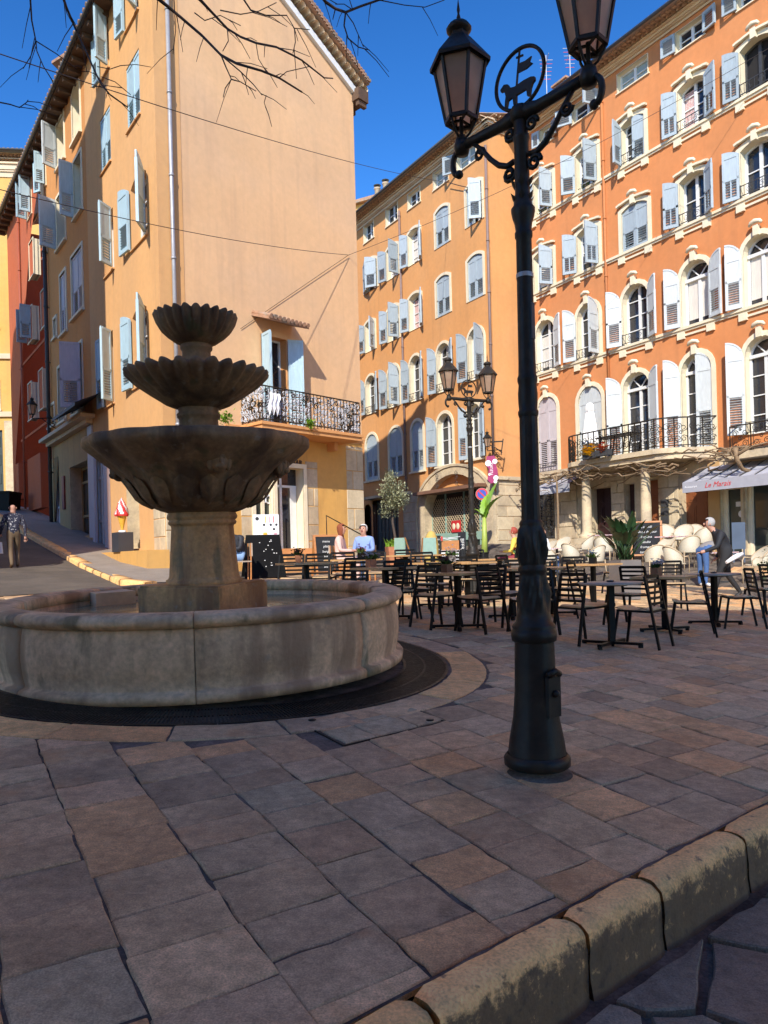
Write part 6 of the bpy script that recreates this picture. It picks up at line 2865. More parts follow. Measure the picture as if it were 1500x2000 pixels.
# no parking sign, banner, awnings
s_, z_ = FY.hit(941, 965, 1.6)
P = FY.w(s_, -1.6, 0)
rs_ = empty('road_sign', gl(P), facing(P), label='round no parking sign with a red rim and blue disc on a thin pole', cat='road sign')
zt = z_ - gl(P).z
b = MB()
b.bar((0, .02, 0), (0, .02, zt + .2), .05)
b.build('pole', M_ZINC, rs_)
b = MB()
for (r, y, m) in ((.235, 0, 0), (.225, -.008, 1), (.165, -.012, 2)):
    disc(b, 0, zt, r, m, y, 24)
b.bar((-.115, -.015, zt + .115), (.115, -.015, zt - .115), .004, .05, 1)
b.build('sign_face', [M_ZINC, M_REDP, M_BLUEP], rs_)
s_, z_ = FR.hit(972, 880, .05)
bp = FR.w(max(.2, s_ * .5), -.75, 0)
bn = empty('hanging_banner', (at(962, 920, bp.y).x, bp.y, 0), facing(bp), label='magenta and white shop banner hanging from an iron bracket on the apricot house corner', cat='banner')
za, zb3 = at(962, 890, bp.y).z, at(962, 942, bp.y).z
b = MB()
k_ = bp.y / F
pl = [(-10 * k_, zb3 + .1), (-4 * k_, zb3 - .05), (9 * k_, zb3 + .02), (10 * k_, zb3 + .45), (7 * k_, zb3 + .7), (9 * k_, za - .2), (4 * k_, za), (-11 * k_, za - .02), (-12 * k_, za - .4), (-7 * k_, zb3 + .55)]
b.prism(pl, -.03, .03)
b.build('panel', M_PINKP, bn)
b = MB()
for (x, z, r) in ((-8, .72, .12), (5, .78, .10), (6, .16, .10), (5, .02, .07), (-6, .3, .05)):
    disc(b, x * k_, zb3 + (za - zb3) * z, r, 0, -.036, 12)
b.build('white_print', M_WHITE, bn)
lettering('FLEURS', .15, M_WHITE, bn, (-1.5 * k_, -.036, (za + zb3) / 2), 'lettering', M=Matrix.Rotation(R(-90), 4, 'Y'), extrude=.002)
b = MB()
b.bar((-.35, 0, za + .55), (.45, 0, za + .55), .05)
b.bar((-.25, 0, za + .5), (-.25, 0, za), .03)
b.bar((.45, 0, za + .65), (.35, 0, za - .0), .04)
b.tube([(.4, 0, za + .1), (.15, 0, za + .3), (-.2, 0, za + .5)], .02, 5)
b.bar((0, 0, za + .55), (0, .75, za + .55), .04)
b.build('bracket', M_IRON, bn)


def awning(name, xl, xr, yt, yb, out, drop, label, words):
    s0, s1 = FO.hit(xl, (yt + yb) / 2, out)[0], FO.hit(xr, (yt + yb) / 2, out)[0]
    z1 = FO.hit((xl + xr) / 2, yt, out)[1]
    z0 = FO.hit((xl + xr) / 2, yb, out)[1]
    aw = empty(name, M=FO.M @ Matrix.Translation((s0, -out, 0)), label=label, cat='awning', group='grey restaurant awnings')
    L_ = s1 - s0
    b = MB()
    b.bx(0, L_, -.01, .01, z0, z1)
    b.build('valance', M_CANV, aw)
    b = MB()
    n = int(L_ / .45)
    for i in range(n):
        x0, x1 = L_ * i / n, L_ * (i + 1) / n
        xm = (x0 + x1) / 2
        vs = []
        for (y, z) in ((0, z1), (out * .5, z1 + drop * .45), (out - .02, z1 + drop)):
            vs += [(x0, y, z), (xm, y, z - .03), (x1, y, z)]
        b.add(vs, [(0, 1, 4, 3), (1, 2, 5, 4), (3, 4, 7, 6), (4, 5, 8, 7)], 0)
    b.build('canvas', M_CANV, aw)
    b = MB()
    for i in range(n + 1):
        x0 = L_ * i / n
        b.bar((x0, 0, z1), (x0, out, z1 + drop), .03)
    b.build('rib', M_IRONG, aw)
    for (t, u, sz, m, shr) in words:
        lettering(t, sz, m, aw, (L_ * u, -.014, (z0 + z1) / 2), 'awning_lettering', shear=shr)
    return aw


awning('awning', 1333, 1540, 931, 953, 1.35, .55, 'long grey awning with red script lettering above the cafe doors at the right', [('Restaurant', .09, .10, M_WHITE, 0), ('Le Marais', .36, .22, M_REDP, .35)])
awning('awning', 1047, 1112, 948, 964, 1.0, .4, 'short grey awning with white lettering just right of the lamp post', [('Resto', .30, .22, M_WHITE, 0)])

# bare vine trained along the balcony
rr = random.Random(9)
vn = empty('bare_vine', M=FO.M, label='leafless brown vine trained along the balcony and over the awnings of the orange house', cat='vine')
b = MB()
vx0, vx1 = FO.hit(1046, 930)[0], FO.hit(1500, 900)[0]
zv = zs - .35
for k in range(70):
    x = rr.uniform(vx0, vx1)
    y = -rr.uniform(.3, 1.75)
    z = zv + rr.uniform(-.35, .12)
    pts = []
    d = rr.choice((-1, 1))
    for i in range(8):
        pts.append((x, y, z))
        x += d * rr.uniform(.1, .28)
        y += rr.uniform(-.12, .12)
        z += rr.uniform(-.12, .10)
        x, y = min(max(x, vx0), vx1), max(-1.9, min(-.2, y))
    b.tube(pts, [.03 * (1 - i / 10) for i in range(8)], 5)
b.build('shoots', M_VINE, vn)
for xpx in (1087, 1438):
    b = MB()
    s_, z_ = FO.hit(xpx, 960, 1.5)
    base = FO.w(s_, -1.5, 0)
    zg = ground(base.x, base.y)
    if xpx < 1200:
        b.tube([(s_ + .05 * math.sin(t * 3), -1.5, zg + (zv - zg) * t) for t in [i / 10 for i in range(11)]], [.05 - .002 * i for i in range(11)], 7)
    else:
        b.tube([(s_, -1.5, zv), (s_ + .03, -1.47, zv - .35), (s_ + .02, -1.2, zv - .6), (s_, -.1, zv - .75)], [.07, .07, .06, .05], 7)
    for k in range(5):
        b.tube([(s_, -1.5, zv - .25), (s_ + rr.uniform(-.5, .5), -1.4, zv), (s_ + rr.uniform(-1.2, 1.2), -1.2, zv + .1)], [.035, .025, .012], 5)
    b.build('stem', M_VINE, vn)

# things on the balcony
s_, z_ = FO.hit(1154, 870, .9)
u_ = empty('closed_parasol', FO.w(s_, -.9, zs), label='closed white parasol standing on the stone balcony', cat='parasol')
b = MB()
b.lathe([(.02, 0), (.02, .7)], 8)
b.lathe([(.22, 0), (.22, .06), (.05, .09)], 14)
b.build('pole', M_IRONG, u_)
b = MB()
b.lathe([(.30, .62), (.27, .75), (.21, 1.3), (.14, 1.75), (.13, 1.78), (.16, 1.80), (.12, 2.05), (.06, 2.1), (.01, 2.12)], 40, mod=lambda a, r, z: (r * (1 + .14 * math.cos(8 * a)), z))
b.build('canopy', M_CANVW, u_)
for (xpx, ypx, fm, l, n_) in ((1155, 878, M_FLOWY, 'yellow flowers in a box on the stone balcony', 90), (1180, 872, mat('flower_orange', (.6, .12, .03)), 'small orange red flowers on the balcony rail', 30)):
    s_, z_ = FO.hit(xpx, ypx, 1.62)
    f = empty('balcony_flowers', FO.w(s_, -1.66, z_ - .1), math.atan2(FO.t.y, FO.t.x), label=l, cat='flower box')
    b = MB()
    b.bx(-.3, .3, -.1, .1, -.22, -.02)
    b.build('box', M_IRONG, f)
    b = MB()
    for i in range(n_):
        c = (rr.gauss(0, .14), rr.gauss(-.05, .07), rr.gauss(.04, .10))
        for k in range(4):
            leaf(b, c, .09, 1.57 * k + i, .4, w=.5)
    b.build('flowers', fm, f)
s_, z_ = FO.hit(1215, 895, 1.0)
f = empty('balcony_table', FO.w(s_, -1.0, zs), math.atan2(FO.t.y, FO.t.x), label='black garden table with chairs on the stone balcony', cat='table')
b = MB()
b.bx(-.9, .6, -.3, .3, .70, .74)
for x in (-.8, -.2, .5):
    for y in (-.25, .25):
        b.bar((x, y, 0), (x + .12, y, .7), .035)
b.build('garden_table', M_BLACK, f)
for i, (xp_, yp_, off, lab) in enumerate(((441, 818, .9, 'fresh green fern at the left end of the gable balcony'), (606, 830, .98, 'small bright green plant hanging on the gable balcony edge'))):
    s_, z_ = FG.hit(xp_, yp_, off)
    f = empty('balcony_plant', FG.w(s_, -off, z_), label=lab, cat='plant')
    b = MB()
    for k in range(110):
        leaf(b, (rr.gauss(0, .08), rr.gauss(0, .06), rr.gauss(0, .08)), rr.uniform(.06, .14), rr.random() * 6.3, rr.uniform(-.4, 1.2))
    b.build('foliage', M_LEAFL, f)
s_, z_ = FG.hit(531, 795, .90)
f = empty('white_cloth', FG.w(s_, -.99, z_), math.atan2(FG.t.y, FG.t.x), label='white cloth hung over the gable balcony railing', cat='cloth')
b = MB()
vs = []
for i in range(13):
    for j in range(9):
        vs.append((-.17 + .34 * i / 12 + .03 * math.sin(j * .9), -.02 + .03 * math.sin(i * 1.4 + j * .2), .36 - .62 * j / 8 * (1 - .4 * math.sin(i * .7) ** 2)))
b.add(vs, [(i * 9 + j, i * 9 + j + 1, (i + 1) * 9 + j + 1, (i + 1) * 9 + j) for i in range(12) for j in range(8)], 0, True)
b.build('cloth', M_WHITE, f)

# ------------------------------------------------------------------ plants
rr = random.Random(31)


def blade(b, p, az, L_, w, bend, m=0, n=7, el=1.3, torn=0, fold=.25):
    """long arching leaf"""
    p = Vector(p)
    d = Vector((math.cos(az), math.sin(az), 0))
    s = Vector((-d.y, d.x, 0))
    vs = []
    q = p.copy()
    e = el
    for i in range(n + 1):
        t = i / n
        ww = w * (math.sin(PI * min(1, .12 + .88 * t) ** .8) if t < 1 else 0)
        if torn and i % 2:
            ww *= .8
        f = Vector((0, 0, 1)) * ww * fold
        vs += [q - s * ww + f, q.copy(), q + s * ww + f]
        q = q + (d * math.cos(e) + Vector((0, 0, math.sin(e)))) * (L_ / n)
        e -= bend / n
    b.add(vs, [(i * 3 + k, i * 3 + k + 1, i * 3 + k + 4, i * 3 + k + 3) for i in range(n) for k in range(2)], m, True)


# bird-of-paradise in a tall grey planter
p = pxz(1222, 1170, 0)
P = gl(p)
sc = p.y / F
pl = empty('potted_plant', P, .3, label='large dark green bird of paradise plant in a tall grey planter', cat='potted plant')
hp = 76 * sc
b = MB()
w = 20 * sc
b.prism([(-w, 0), (w, 0), (w * 1.15, hp), (-w * 1.15, hp)], -w, w)
b.build('planter', M_GREYPOT, pl)
b = MB()
b.bx(-w, w, -w * .9, w * .9, hp - .0, hp + .01)
b.build('soil', M_JOINT, pl)
for i in range(46):
    b = MB()
    az = rr.random() * 2 * PI
    L0 = rr.uniform(.25, .62)
    el = rr.uniform(.85, 1.45)
    base = Vector((rr.gauss(0, .06), rr.gauss(0, .06), hp))
    top_ = base + Vector((math.cos(az) * math.cos(el), math.sin(az) * math.cos(el), math.sin(el))) * L0
    b.tube([base, (base + top_) / 2 + Vector((0, 0, .03)), top_], [.012, .010, .008], 5)
    blade(b, top_, az, rr.uniform(.28, .48), rr.uniform(.055, .085), rr.uniform(.3, 1.1), 0, 7, el)
    b.build('leaf', M_LEAFD, pl)

# olive tree in a terracotta planter
p = on(772, 24)
P = gl(p)
sc = p.y / F
ol = empty('olive_tree', P, .2, label='small olive tree with a round grey green head in a terracotta planter', cat='tree')
b = MB()
w = 17 * sc
hp = 38 * sc
b.prism([(-w * .85, 0), (w * .85, 0), (w, hp), (-w, hp)], -w, w)
for k in range(4):
    b.bx(-w * 1.02 + k * .01, w * 1.02, -w * 1.02, -w, hp * (.2 + .25 * k), hp * (.24 + .25 * k))
b.build('planter', M_TERRA, ol)
zt_ = at(768, 1000, p.y).z - P.z
b = MB()
b.tube([(0, 0, hp * .8), (.02, 0, zt_ * .5), (-.06, 0, zt_ * .8), (-.08, 0, zt_ + .1)], [.05, .045, .04, .03], 8)
cr = Vector((-.05, 0, at(768, 968, p.y).z - P.z))
for k in range(9):
    az = k * .9
    b.tube([(-.08, 0, zt_), (-.07 + .2 * math.cos(az), .2 * math.sin(az), zt_ + .2), (-.05 + .4 * math.cos(az), .4 * math.sin(az), cr.z + rr.uniform(-.2, .35))], [.02, .014, .006], 5)
b.build('trunk', M_BARK, ol)
b = MB()
rc = 30 * sc
cl = [cr + Vector((rr.gauss(0, .45), rr.gauss(0, .45), rr.gauss(0, .5))) * rc for k in range(26)]
for i in range(2600):
    c = rr.choice(cl)
    q = c + Vector((rr.gauss(0, 1), rr.gauss(0, 1), rr.gauss(0, 1))) * .10
    leaf(b, q, rr.uniform(.06, .11), rr.random() * 6.3, rr.uniform(-.5, 1.3), w=.24)
b.build('crown', M_OLIVE, ol)
b = MB()
for i in range(150):
    blade(b, (rr.uniform(-w, w), rr.uniform(-w, w), hp), rr.random() * 6.3, rr.uniform(.2, .4), .015, rr.uniform(.6, 2), n=4)
b.build('underplanting', M_LEAFL, ol)

# banana plant
p = on(946, 26.5)
P = gl(p)
sc = P.y / F
bn_ = empty('banana_plant', P, 0, label='tall bright green banana plant by the stone pier of the apricot house', cat='plant')
zt_ = at(948, 1010, P.y).z - P.z
b = MB()
b.tube([(0, 0, 0), (.02, 0, zt_ * .5), (.03, 0, zt_)], [.13, .10, .07], 10)
b.build('stem', mat('banana_stem', (.34, .42, .08), .5), bn_)
for (az, L_, w, bend, el) in ((.3, 1.5, .26, .4, 1.35), (1.2, 1.2, .2, .8, 1.3), (2.7, .8, .16, 1.3, 1.1), (-.6, 1.15, .2, .9, 1.2), (3.6, .6, .12, 1.6, .9)):
    b = MB()
    blade(b, (.03, 0, zt_ - .05), az, L_, w, bend, n=16, el=el, torn=1, fold=.35)
    b.build('leaf', M_LEAFL, bn_)

# shrub entering at the right edge
p = pxz(1500, 1178, 0)
P = gl(p + Vector((.30, 0)))
sh = empty('potted_shrub', P, 0, label='dark leafy shrub at the right edge of the picture', cat='plant')
b = MB()
b.lathe([(.2, 0), (.26, .4), (.24, .4)], 16)
b.build('pot', M_GREYPOT, sh)
b = MB()
for i in range(900):
    leaf(b, (rr.gauss(0, .17), rr.gauss(0, .17), .45 + abs(rr.gauss(.15, .28))), rr.uniform(.05, .1), rr.random() * 6.3, rr.uniform(-.6, 1.2))
b.build('foliage', M_LEAFD, sh)

# pale green folding chairs and other small pieces
fc0 = empty('folding_chair', (0, 0, 0), cat='chair', group='pale green canvas chairs')
b = MB()
b.prism([(-.22, .42), (.22, .42), (.2, .95), (-.2, .95)], .10, .13)
b.build('backrest', M_SAGE, fc0)
b = MB()
b.bx(-.23, .23, -.35, .1, .40, .43)
b.build('seat', M_SAGE, fc0)
for s in (-1, 1):
    b = MB()
    b.bar((s * .22, -.33, .4), (s * .22, .15, 0), .03)
    b.bar((s * .22, .12, .95), (s * .22, -.33, 0), .03)
    b.build('leg', M_FRAMEW, fc0)
for i, (x, y, a, l) in enumerate(((786, 1085, 2.4, 'pale green canvas chair leaning beside the terracotta planter'), (838, 1083, 3.3, 'pale green canvas chair in front of the shop arch'))):
    c = fc0 if i == 0 else copy_tree(fc0)
    c.location = gl(on(x, 22.5 + i))
    c.rotation_euler = (0, 0, a)
    c['label'] = l
p = on(843, 25)
o = empty('yellow_sack', gl(p), 0, label='yellow cone shaped bundle behind the pale green chair', cat='bundle')
b = MB()
b.lathe([(.25, .0), (.24, .7), (.2, .95), (.10, 1.12), (.02, 1.16)], 14)
b.build('bundle', mat('sack_yellow', (.55, .38, .10), .8, .15), o)
p = gp(14, 1001)
o = empty('rubbish_bin', p, 0, label='dark rubbish bin at the left edge, up the sloping street', cat='bin')
b = MB()
k_ = p.y / F
b.prism([(-14 * k_, 0), (14 * k_, 0), (17 * k_, 36 * k_), (-17 * k_, 36 * k_)], -.5, .5)
b.bx(-18 * k_, 18 * k_, -.55, .55, 36 * k_, 40 * k_)
b.build('body', M_BLACK, o)
p = gl(on(1432, 19.5))
P = gl(p)
o = empty('menu_stand', P, facing(P), label='dark blue grey panel standing behind the man in the dark coat', cat='menu board')
b = MB()
b.bx(-.02, .30, -.02, .02, .35, 1.05)
b.bx(.0, .03, -.02, .02, 0, .35)
b.bx(.25, .28, -.02, .02, 0, .35)
b.build('panel', mat('panel_blue', (.06, .09, .14), .6), o)

# ------------------------------------------------------------------ people
SKIN = mat('skin', (.50, .27, .19), .6, .08, 20)
HAIRG = mat('hair_grey', (.36, .35, .34), .8, .2, 60)
HAIRR = mat('hair_auburn', (.22, .055, .02), .8, .2, 60)
HAIRW = mat('hair_white', (.62, .60, .56), .8, .15, 60)


def person(loc, rz, J, shirt, trousers, shoes, hair, label, hairkind='short', scale=1., hat=None, sleeves=True, fat=1., extra=None):
    """one continuous skinned body; J gives the joints (x right, y forward, z up)"""
    V = {k: Vector(v) for k, v in J.items()}
    E_ = [('pelvis', 'waist', .145, .135), ('waist', 'chest', .135, .15), ('chest', 'neck', .15, .062), ('neck', 'jaw', .055, .07), ('jaw', 'head', .078, .10), ('head', 'crown', .10, .06)]
    for s in 'lr':
        E_ += [('chest', 'sho' + s, .12, .075), ('sho' + s, 'elb' + s, .066, .050), ('elb' + s, 'wri' + s, .048, .034), ('wri' + s, 'han' + s, .032, .038),
               ('pelvis', 'hip' + s, .13, .105), ('hip' + s, 'kne' + s, .105, .066), ('kne' + s, 'ank' + s, .064, .045), ('ank' + s, 'toe' + s, .05, .04)]
    rad = {'pelvis': .145 * fat, 'waist': .135 * fat, 'chest': .15 * fat, 'neck': .056, 'jaw': .07, 'head': .088, 'crown': .055}
    for s in 'lr':
        rad.update({'sho' + s: .075, 'elb' + s: .050, 'wri' + s: .034, 'han' + s: .036, 'hip' + s: .10 * fat, 'kne' + s: .066, 'ank' + s: .045, 'toe' + s: .038})
    names = list(rad)
    me = bpy.data.meshes.new('person')
    idx = {n: i for i, n in enumerate(names)}
    me.from_pydata([V[n] for n in names], [(idx[a], idx[c]) for a, c, _, _ in E_], [])
    ob = bpy.data.objects.new('person', me)
    COL.objects.link(ob)
    sk = ob.modifiers.new('skin', 'SKIN')
    for i, n in enumerate(names):
        sv = me.skin_vertices[0].data[i]
        sv.radius = (rad[n], rad[n])
        sv.use_root = n == 'pelvis'
    ss = ob.modifiers.new('sub', 'SUBSURF')
    ss.levels = ss.render_levels = 2
    dg = bpy.context.evaluated_depsgraph_get()
    m2 = bpy.data.meshes.new_from_object(ob.evaluated_get(dg))
    bpy.data.objects.remove(ob)
    b = MB()
    vs = [v.co.copy() for v in m2.vertices]
    segs = []
    for a, c, _, _ in E_:
        r = 2
        if a in ('neck', 'jaw', 'head') or c in ('hanl', 'hanr'):
            r = 0
        elif a[:3] in ('hip', 'kne') or c[:3] == 'hip':
            r = 2
        elif a[:3] == 'ank':
            r = 3
        elif a[:3] == 'elb':
            r = 1 if sleeves else 0
        else:
            r = 1
        segs.append((V[a], V[c], r))
    for pl_ in m2.polygons:
        c = Vector(pl_.center)
        best = None
        for (p, q, r) in segs:
            d = q - p
            t = max(0, min(1, (c - p).dot(d) / max(1e-6, d.length_squared)))
            e = (c - (p + d * t)).length
            if best is None or e < best[0]:
                best = (e, r)
        b.add([vs[i] for i in pl_.vertices], [tuple(range(len(pl_.vertices)))], best[1], True)
    # face and hands
    up = (V['crown'] - V['jaw']).normalized()
    fw = Vector(J.get('face', (0, 1, 0)))
    fw = (fw - up * fw.dot(up)).normalized()
    rt = fw.cross(up)
    hc = V['head']
    b.ball(hc + fw * .095 - up * .015, .017, 0, 6, (1, 1, 1.5))
    for s in (-1, 1):
        b.ball(hc + rt * .032 * s + fw * .082 + up * .018, .011, 4, 6)
        b.ball(hc + rt * .09 * s - up * .01, .022, 0, 6, (.5, .8, 1.3))
    b.tube([hc + fw * .078 - up * .06 - rt * .022, hc + fw * .085 - up * .06, hc + fw * .078 - up * .06 + rt * .022], .006, 5, 5)
    for s in 'lr':
        w_, h_ = V['wri' + s], V['han' + s]
        d = (h_ - w_).normalized()
        x = d.cross(up).normalized()
        nrm = x.cross(d)
        for k in range(4):
            L_ = (.062, .072, .068, .055)[k]
            o = h_ + x * (-.027 + .018 * k) + d * .015
            b.tube([o, o + d * L_ * .5 + nrm * .006, o + d * L_ * .9 - nrm * .012], [.0085, .008, .006], 5, 0)
        b.tube([h_ - d * .02 + x * .03, h_ + x * .05 + d * .015, h_ + x * .05 + d * .045], [.010, .009, .007], 5, 0)
    me2 = b.mesh('person', [SKIN, shirt, trousers, shoes, M_INK, M_FLOWR])
    bmx = bmesh.new()
    bmx.from_mesh(me2)
    bmesh.ops.remove_doubles(bmx, verts=bmx.verts, dist=.0002)
    bmx.to_mesh(me2)
    bmx.free()
    o = obj('person', me2, None, loc, label=label, cat='person')
    o.rotation_euler = (0, 0, rz)
    o.scale = (scale,) * 3
    # hair
    if hair:
        h = MB()
        h.ball((0, 0, 0), .108, n=10)
        Mh = Matrix((rt, fw, up)).transposed()
        h2 = MB()
        keep = []
        for v in h.v:
            keep.append(Vector(v))
        long_ = .16 if hairkind == 'long' else .0
        vv_ = []
        for v in keep:
            z = v.z - (long_ * max(0, -v.z) / .1 if v.y < .02 else 0)
            vv_.append(hc + Mh @ Vector((v.x * .98, v.y * 1.02 - .012, z * 1.02 + .022)))
        fs = [f for f in h.f if not (sum(keep[i].y for i in f) / len(f) > .035 and sum(keep[i].z for i in f) / len(f) < .062) and (sum(keep[i].z for i in f) / len(f) > -.055 or hairkind == 'long')]
        h2.add(vv_, fs, 0, True)
        h2.build('hair', hair, o)
    if hat:
        h = MB()
        Mh = Matrix((rt, fw, up)).transposed()
        prof = [(.112, -.01), (.115, .03), (.10, .075), (.05, .11), (.001, .118)]
        h.lathe(prof, 16)
        h.v = [tuple(hc + Mh @ Vector((v[0], v[1], v[2] + .02))) for v in h.v]
        h.build('hat', hat, o)
    return o


def stand(**kw):
    J = dict(pelvis=(0, 0, .95), waist=(0, .0, 1.10), chest=(0, .0, 1.32), neck=(0, 0, 1.47), jaw=(0, .03, 1.55), head=(0, .02, 1.63), crown=(0, .01, 1.71),
             shol=(-.19, 0, 1.39), shor=(.19, 0, 1.39), elbl=(-.25, -.02, 1.11), elbr=(.25, -.02, 1.11), wril=(-.25, .06, .87), wrir=(.25, .06, .87), hanl=(-.25, .09, .79), hanr=(.25, .09, .79),
             hipl=(-.09, 0, .90), hipr=(.09, 0, .90), knel=(-.10, .02, .50), kner=(.10, .02, .50), ankl=(-.10, -.02, .09), ankr=(.10, -.02, .09), toel=(-.11, .13, .04), toer=(.11, .13, .04))
    J.update(kw)
    return J


def sit(**kw):
    J = dict(pelvis=(0, 0, .55), waist=(0, -.01, .70), chest=(0, .0, .92), neck=(0, .02, 1.07), jaw=(0, .06, 1.15), head=(0, .05, 1.23), crown=(0, .04, 1.31),
             shol=(-.19, .0, .99), shor=(.19, .0, .99), elbl=(-.24, .06, .73), elbr=(.24, .06, .73), wril=(-.14, .28, .72), wrir=(.14, .28, .72), hanl=(-.08, .35, .72), hanr=(.08, .35, .72),
             hipl=(-.10, .03, .53), hipr=(.10, .03, .53), knel=(-.12, .45, .52), kner=(.12, .45, .52), ankl=(-.12, .45, .09), ankr=(.12, .42, .09), toel=(-.12, .60, .04), toer=(.12, .57, .04))
    J.update(kw)
    return J


P = gp(28, 1112)
dirL = math.atan2(.81, -.586) - PI / 2
S_DOT = mat('shirt_patterned', (.012, .014, .035), .8, 0, col2=(.40, .40, .42), mixs=26, mixt=(.58, .62))
person(P, dirL, stand(kner=(.10, .14, .52), ankr=(.09, .02, .13), toer=(.10, .17, .09), knel=(-.09, -.05, .50), ankl=(-.09, -.22, .13), toel=(-.10, -.10, .05), elbl=(-.27, .02, 1.12), wril=(-.28, .2, .95), hanl=(-.28, .27, .90), elbr=(.27, -.08, 1.12), wrir=(.27, -.1, .87), hanr=(.27, -.08, .79)),
       S_DOT, mat('trousers_khaki', (.14, .095, .055), .8, .1), mat('shoes_brown', (.10, .05, .02)), None, 'person in a dark patterned shirt and khaki trousers walking up the sloping street', scale=(1112 - 984) * P.y / F / 1.73, fat=1.05)
o = empty('white_bag', Vector(P) + Vector((-.36, -.1, .55)), 0, label='white bag carried by the person walking up the street', cat='bag')
b = MB()
b.prism([(-.13, -.16), (.13, -.16), (.11, .12), (-.11, .12)], -.04, .04)
b.tube([(-.06, 0, .12), (0, 0, .24), (.06, 0, .12)], .008, 5)
b.build('bag', M_WHITE, o)

P = gp(1420, 1172)
COAT = mat('coat_dark', (.012, .013, .018), .75, .15, 12)
k_ = (1172 - 1008) * P.y / F / 1.70
person(P, R(82), stand(pelvis=(0, -.02, .93), waist=(0, .04, 1.07), chest=(0, .13, 1.28), neck=(0, .22, 1.42), jaw=(0, .30, 1.48), head=(0, .31, 1.56), crown=(0, .29, 1.64), shol=(-.2, .14, 1.34), shor=(.2, .12, 1.34),
                        elbl=(-.27, .24, 1.08), wril=(-.20, .46, 1.0), hanl=(-.18, .54, .98), elbr=(.28, -.02, 1.08), wrir=(.30, .10, .86), hanr=(.30, .16, .80),
                        knel=(-.1, .18, .52), ankl=(-.1, .28, .10), toel=(-.1, .44, .05), kner=(.1, -.06, .50), ankr=(.1, -.30, .14), toer=(.1, -.18, .05), face=(0, 1, -.12)),
       COAT, mat('trousers_black', (.014, .014, .016), .8), M_INK, HAIRG, 'grey haired man in a dark coat leaning forward between the tables at the right', scale=k_, fat=1.12)
o = empty('white_cloth', Vector(P) + Vector((.0, -.30, .84 * k_)), R(20), label='rolled white cloth held by the man in the dark coat', cat='cloth')
b = MB()
b.tube([(-.17, 0, -.07), (-.02, 0, .0), (.10, .0, .05), (.24, 0, .09)], [.03, .045, .05, .035], 8)
b.build('cloth', M_WHITE, o)

P = gl(on(1372, 17.6))
JEANS = mat('jeans_blue', (.05, .11, .26), .8, .12, 16)
person(P, R(-70), stand(pelvis=(0, -.05, .92), waist=(0, .13, .99), chest=(0, .36, 1.04), neck=(0, .52, 1.08), jaw=(0, .59, 1.05), head=(0, .66, 1.06), crown=(0, .73, 1.08), shol=(-.18, .40, 1.02), shor=(.18, .40, 1.02),
                         elbl=(-.22, .46, .80), wril=(-.2, .62, .72), hanl=(-.2, .69, .72), elbr=(.22, .46, .80), wrir=(.2, .60, .74), hanr=(.2, .67, .74), face=(0, .3, -1)),
       mat('sweater_grey', (.24, .22, .21), .9, .1), JEANS, M_WHITE, mat('hair_dark', (.03, .02, .015), .8), 'person in a grey sweater and blue jeans bending over a restaurant table', scale=.98)

ST = empty('plain_chair', (0, 0, 0), cat='chair', group='chairs under the seated guests')
b = MB()
b.bx(-.22, .22, -.2, .22, .42, .45)
b.build('seat', M_BEIGE, ST)
b = MB()
b.bx(-.21, .21, -.23, -.20, .55, .85)
b.build('backrest', M_BEIGE, ST)
for sx in (-1, 1):
    for sy in (-1, 1):
        b = MB()
        b.bar((sx * .19, sy * .18, 0), (sx * .19, sy * .18 - (.02 if sy < 0 else 0), .43 if sy > 0 else .85), .03)
        b.build('leg', M_FRAMEW, ST)
first = [True]


def seated(x, y, face, shirt, trousers, hair, label, chl, scale=1., D=None, **kw):
    p = at(x, y, D)
    P = gl(p)
    rz = R(face - 90)
    c = ST if first[0] else copy_tree(ST)
    first[0] = False
    c.location = P
    c.rotation_euler = (0, 0, rz)
    c['label'] = chl
    j = kw.pop('J', {})
    return person(P, rz, sit(**j), shirt, trousers, M_INK, hair, label, scale=scale, **kw)


seated(711, 1041, 250, mat('shirt_blue', (.22, .32, .62), .8, .08), JEANS, HAIRW, 'white haired man in a pale blue shirt sitting at a table by the gable house', 'chair under the man in the pale blue shirt', fat=1.15, D=17.6)
seated(664, 1045, -10, mat('top_pink', (.68, .44, .38), .8, .06), mat('skirt_pink', (.62, .42, .36), .8, .06), HAIRR, 'woman with auburn hair in a pale pink top sitting by the chalkboard', 'chair under the woman in the pale pink top', hairkind='long', D=17.2)
seated(470, 1056, 200, mat('jacket_dark', (.02, .022, .03), .7, .2, 14), mat('jeans_pale', (.20, .32, .52), .8), None, 'person in a dark padded jacket and purple cap bent forward behind the fountain column', 'seat under the person in the purple cap', hat=mat('cap_purple', (.07, .02, .08), .8),
       J=dict(chest=(0, .12, .90), neck=(0, .22, 1.02), jaw=(0, .30, 1.05), head=(0, .31, 1.13), crown=(0, .30, 1.21), face=(0, 1, -.5)), D=17)
seated(1006, 1048, 160, mat('top_yellow', (.72, .52, .08), .8), mat('trousers_red', (.2, .02, .03)), mat('hair_red', (.30, .05, .03)), 'person in a yellow top sitting left of the lamp post ornament', 'chair under the person in yellow', D=19.5)
seated(1058, 1056, 30, mat('top_white', (.72, .70, .70), .8), JEANS, None, 'person in a white top with head hidden behind the lamp post', 'chair under the person in white', D=20.5)

# ------------------------------------------------------------------ overhead wires


def wire(name, pts, r, label, sag=.3):
    b = MB()
    out = []
    for a, c in zip(pts, pts[1:]):
        a, c = Vector(a), Vector(c)
        for i in range(17):
            t = i / 16
            q = a.lerp(c, t)
            q.z -= sag * 4 * t * (1 - t)
            out.append(q)
    b.tube(out, r, 5)
    o = b.build(name, M_WIRE)
    tag(o, label, 'wire', 'wires across the square')
    return o


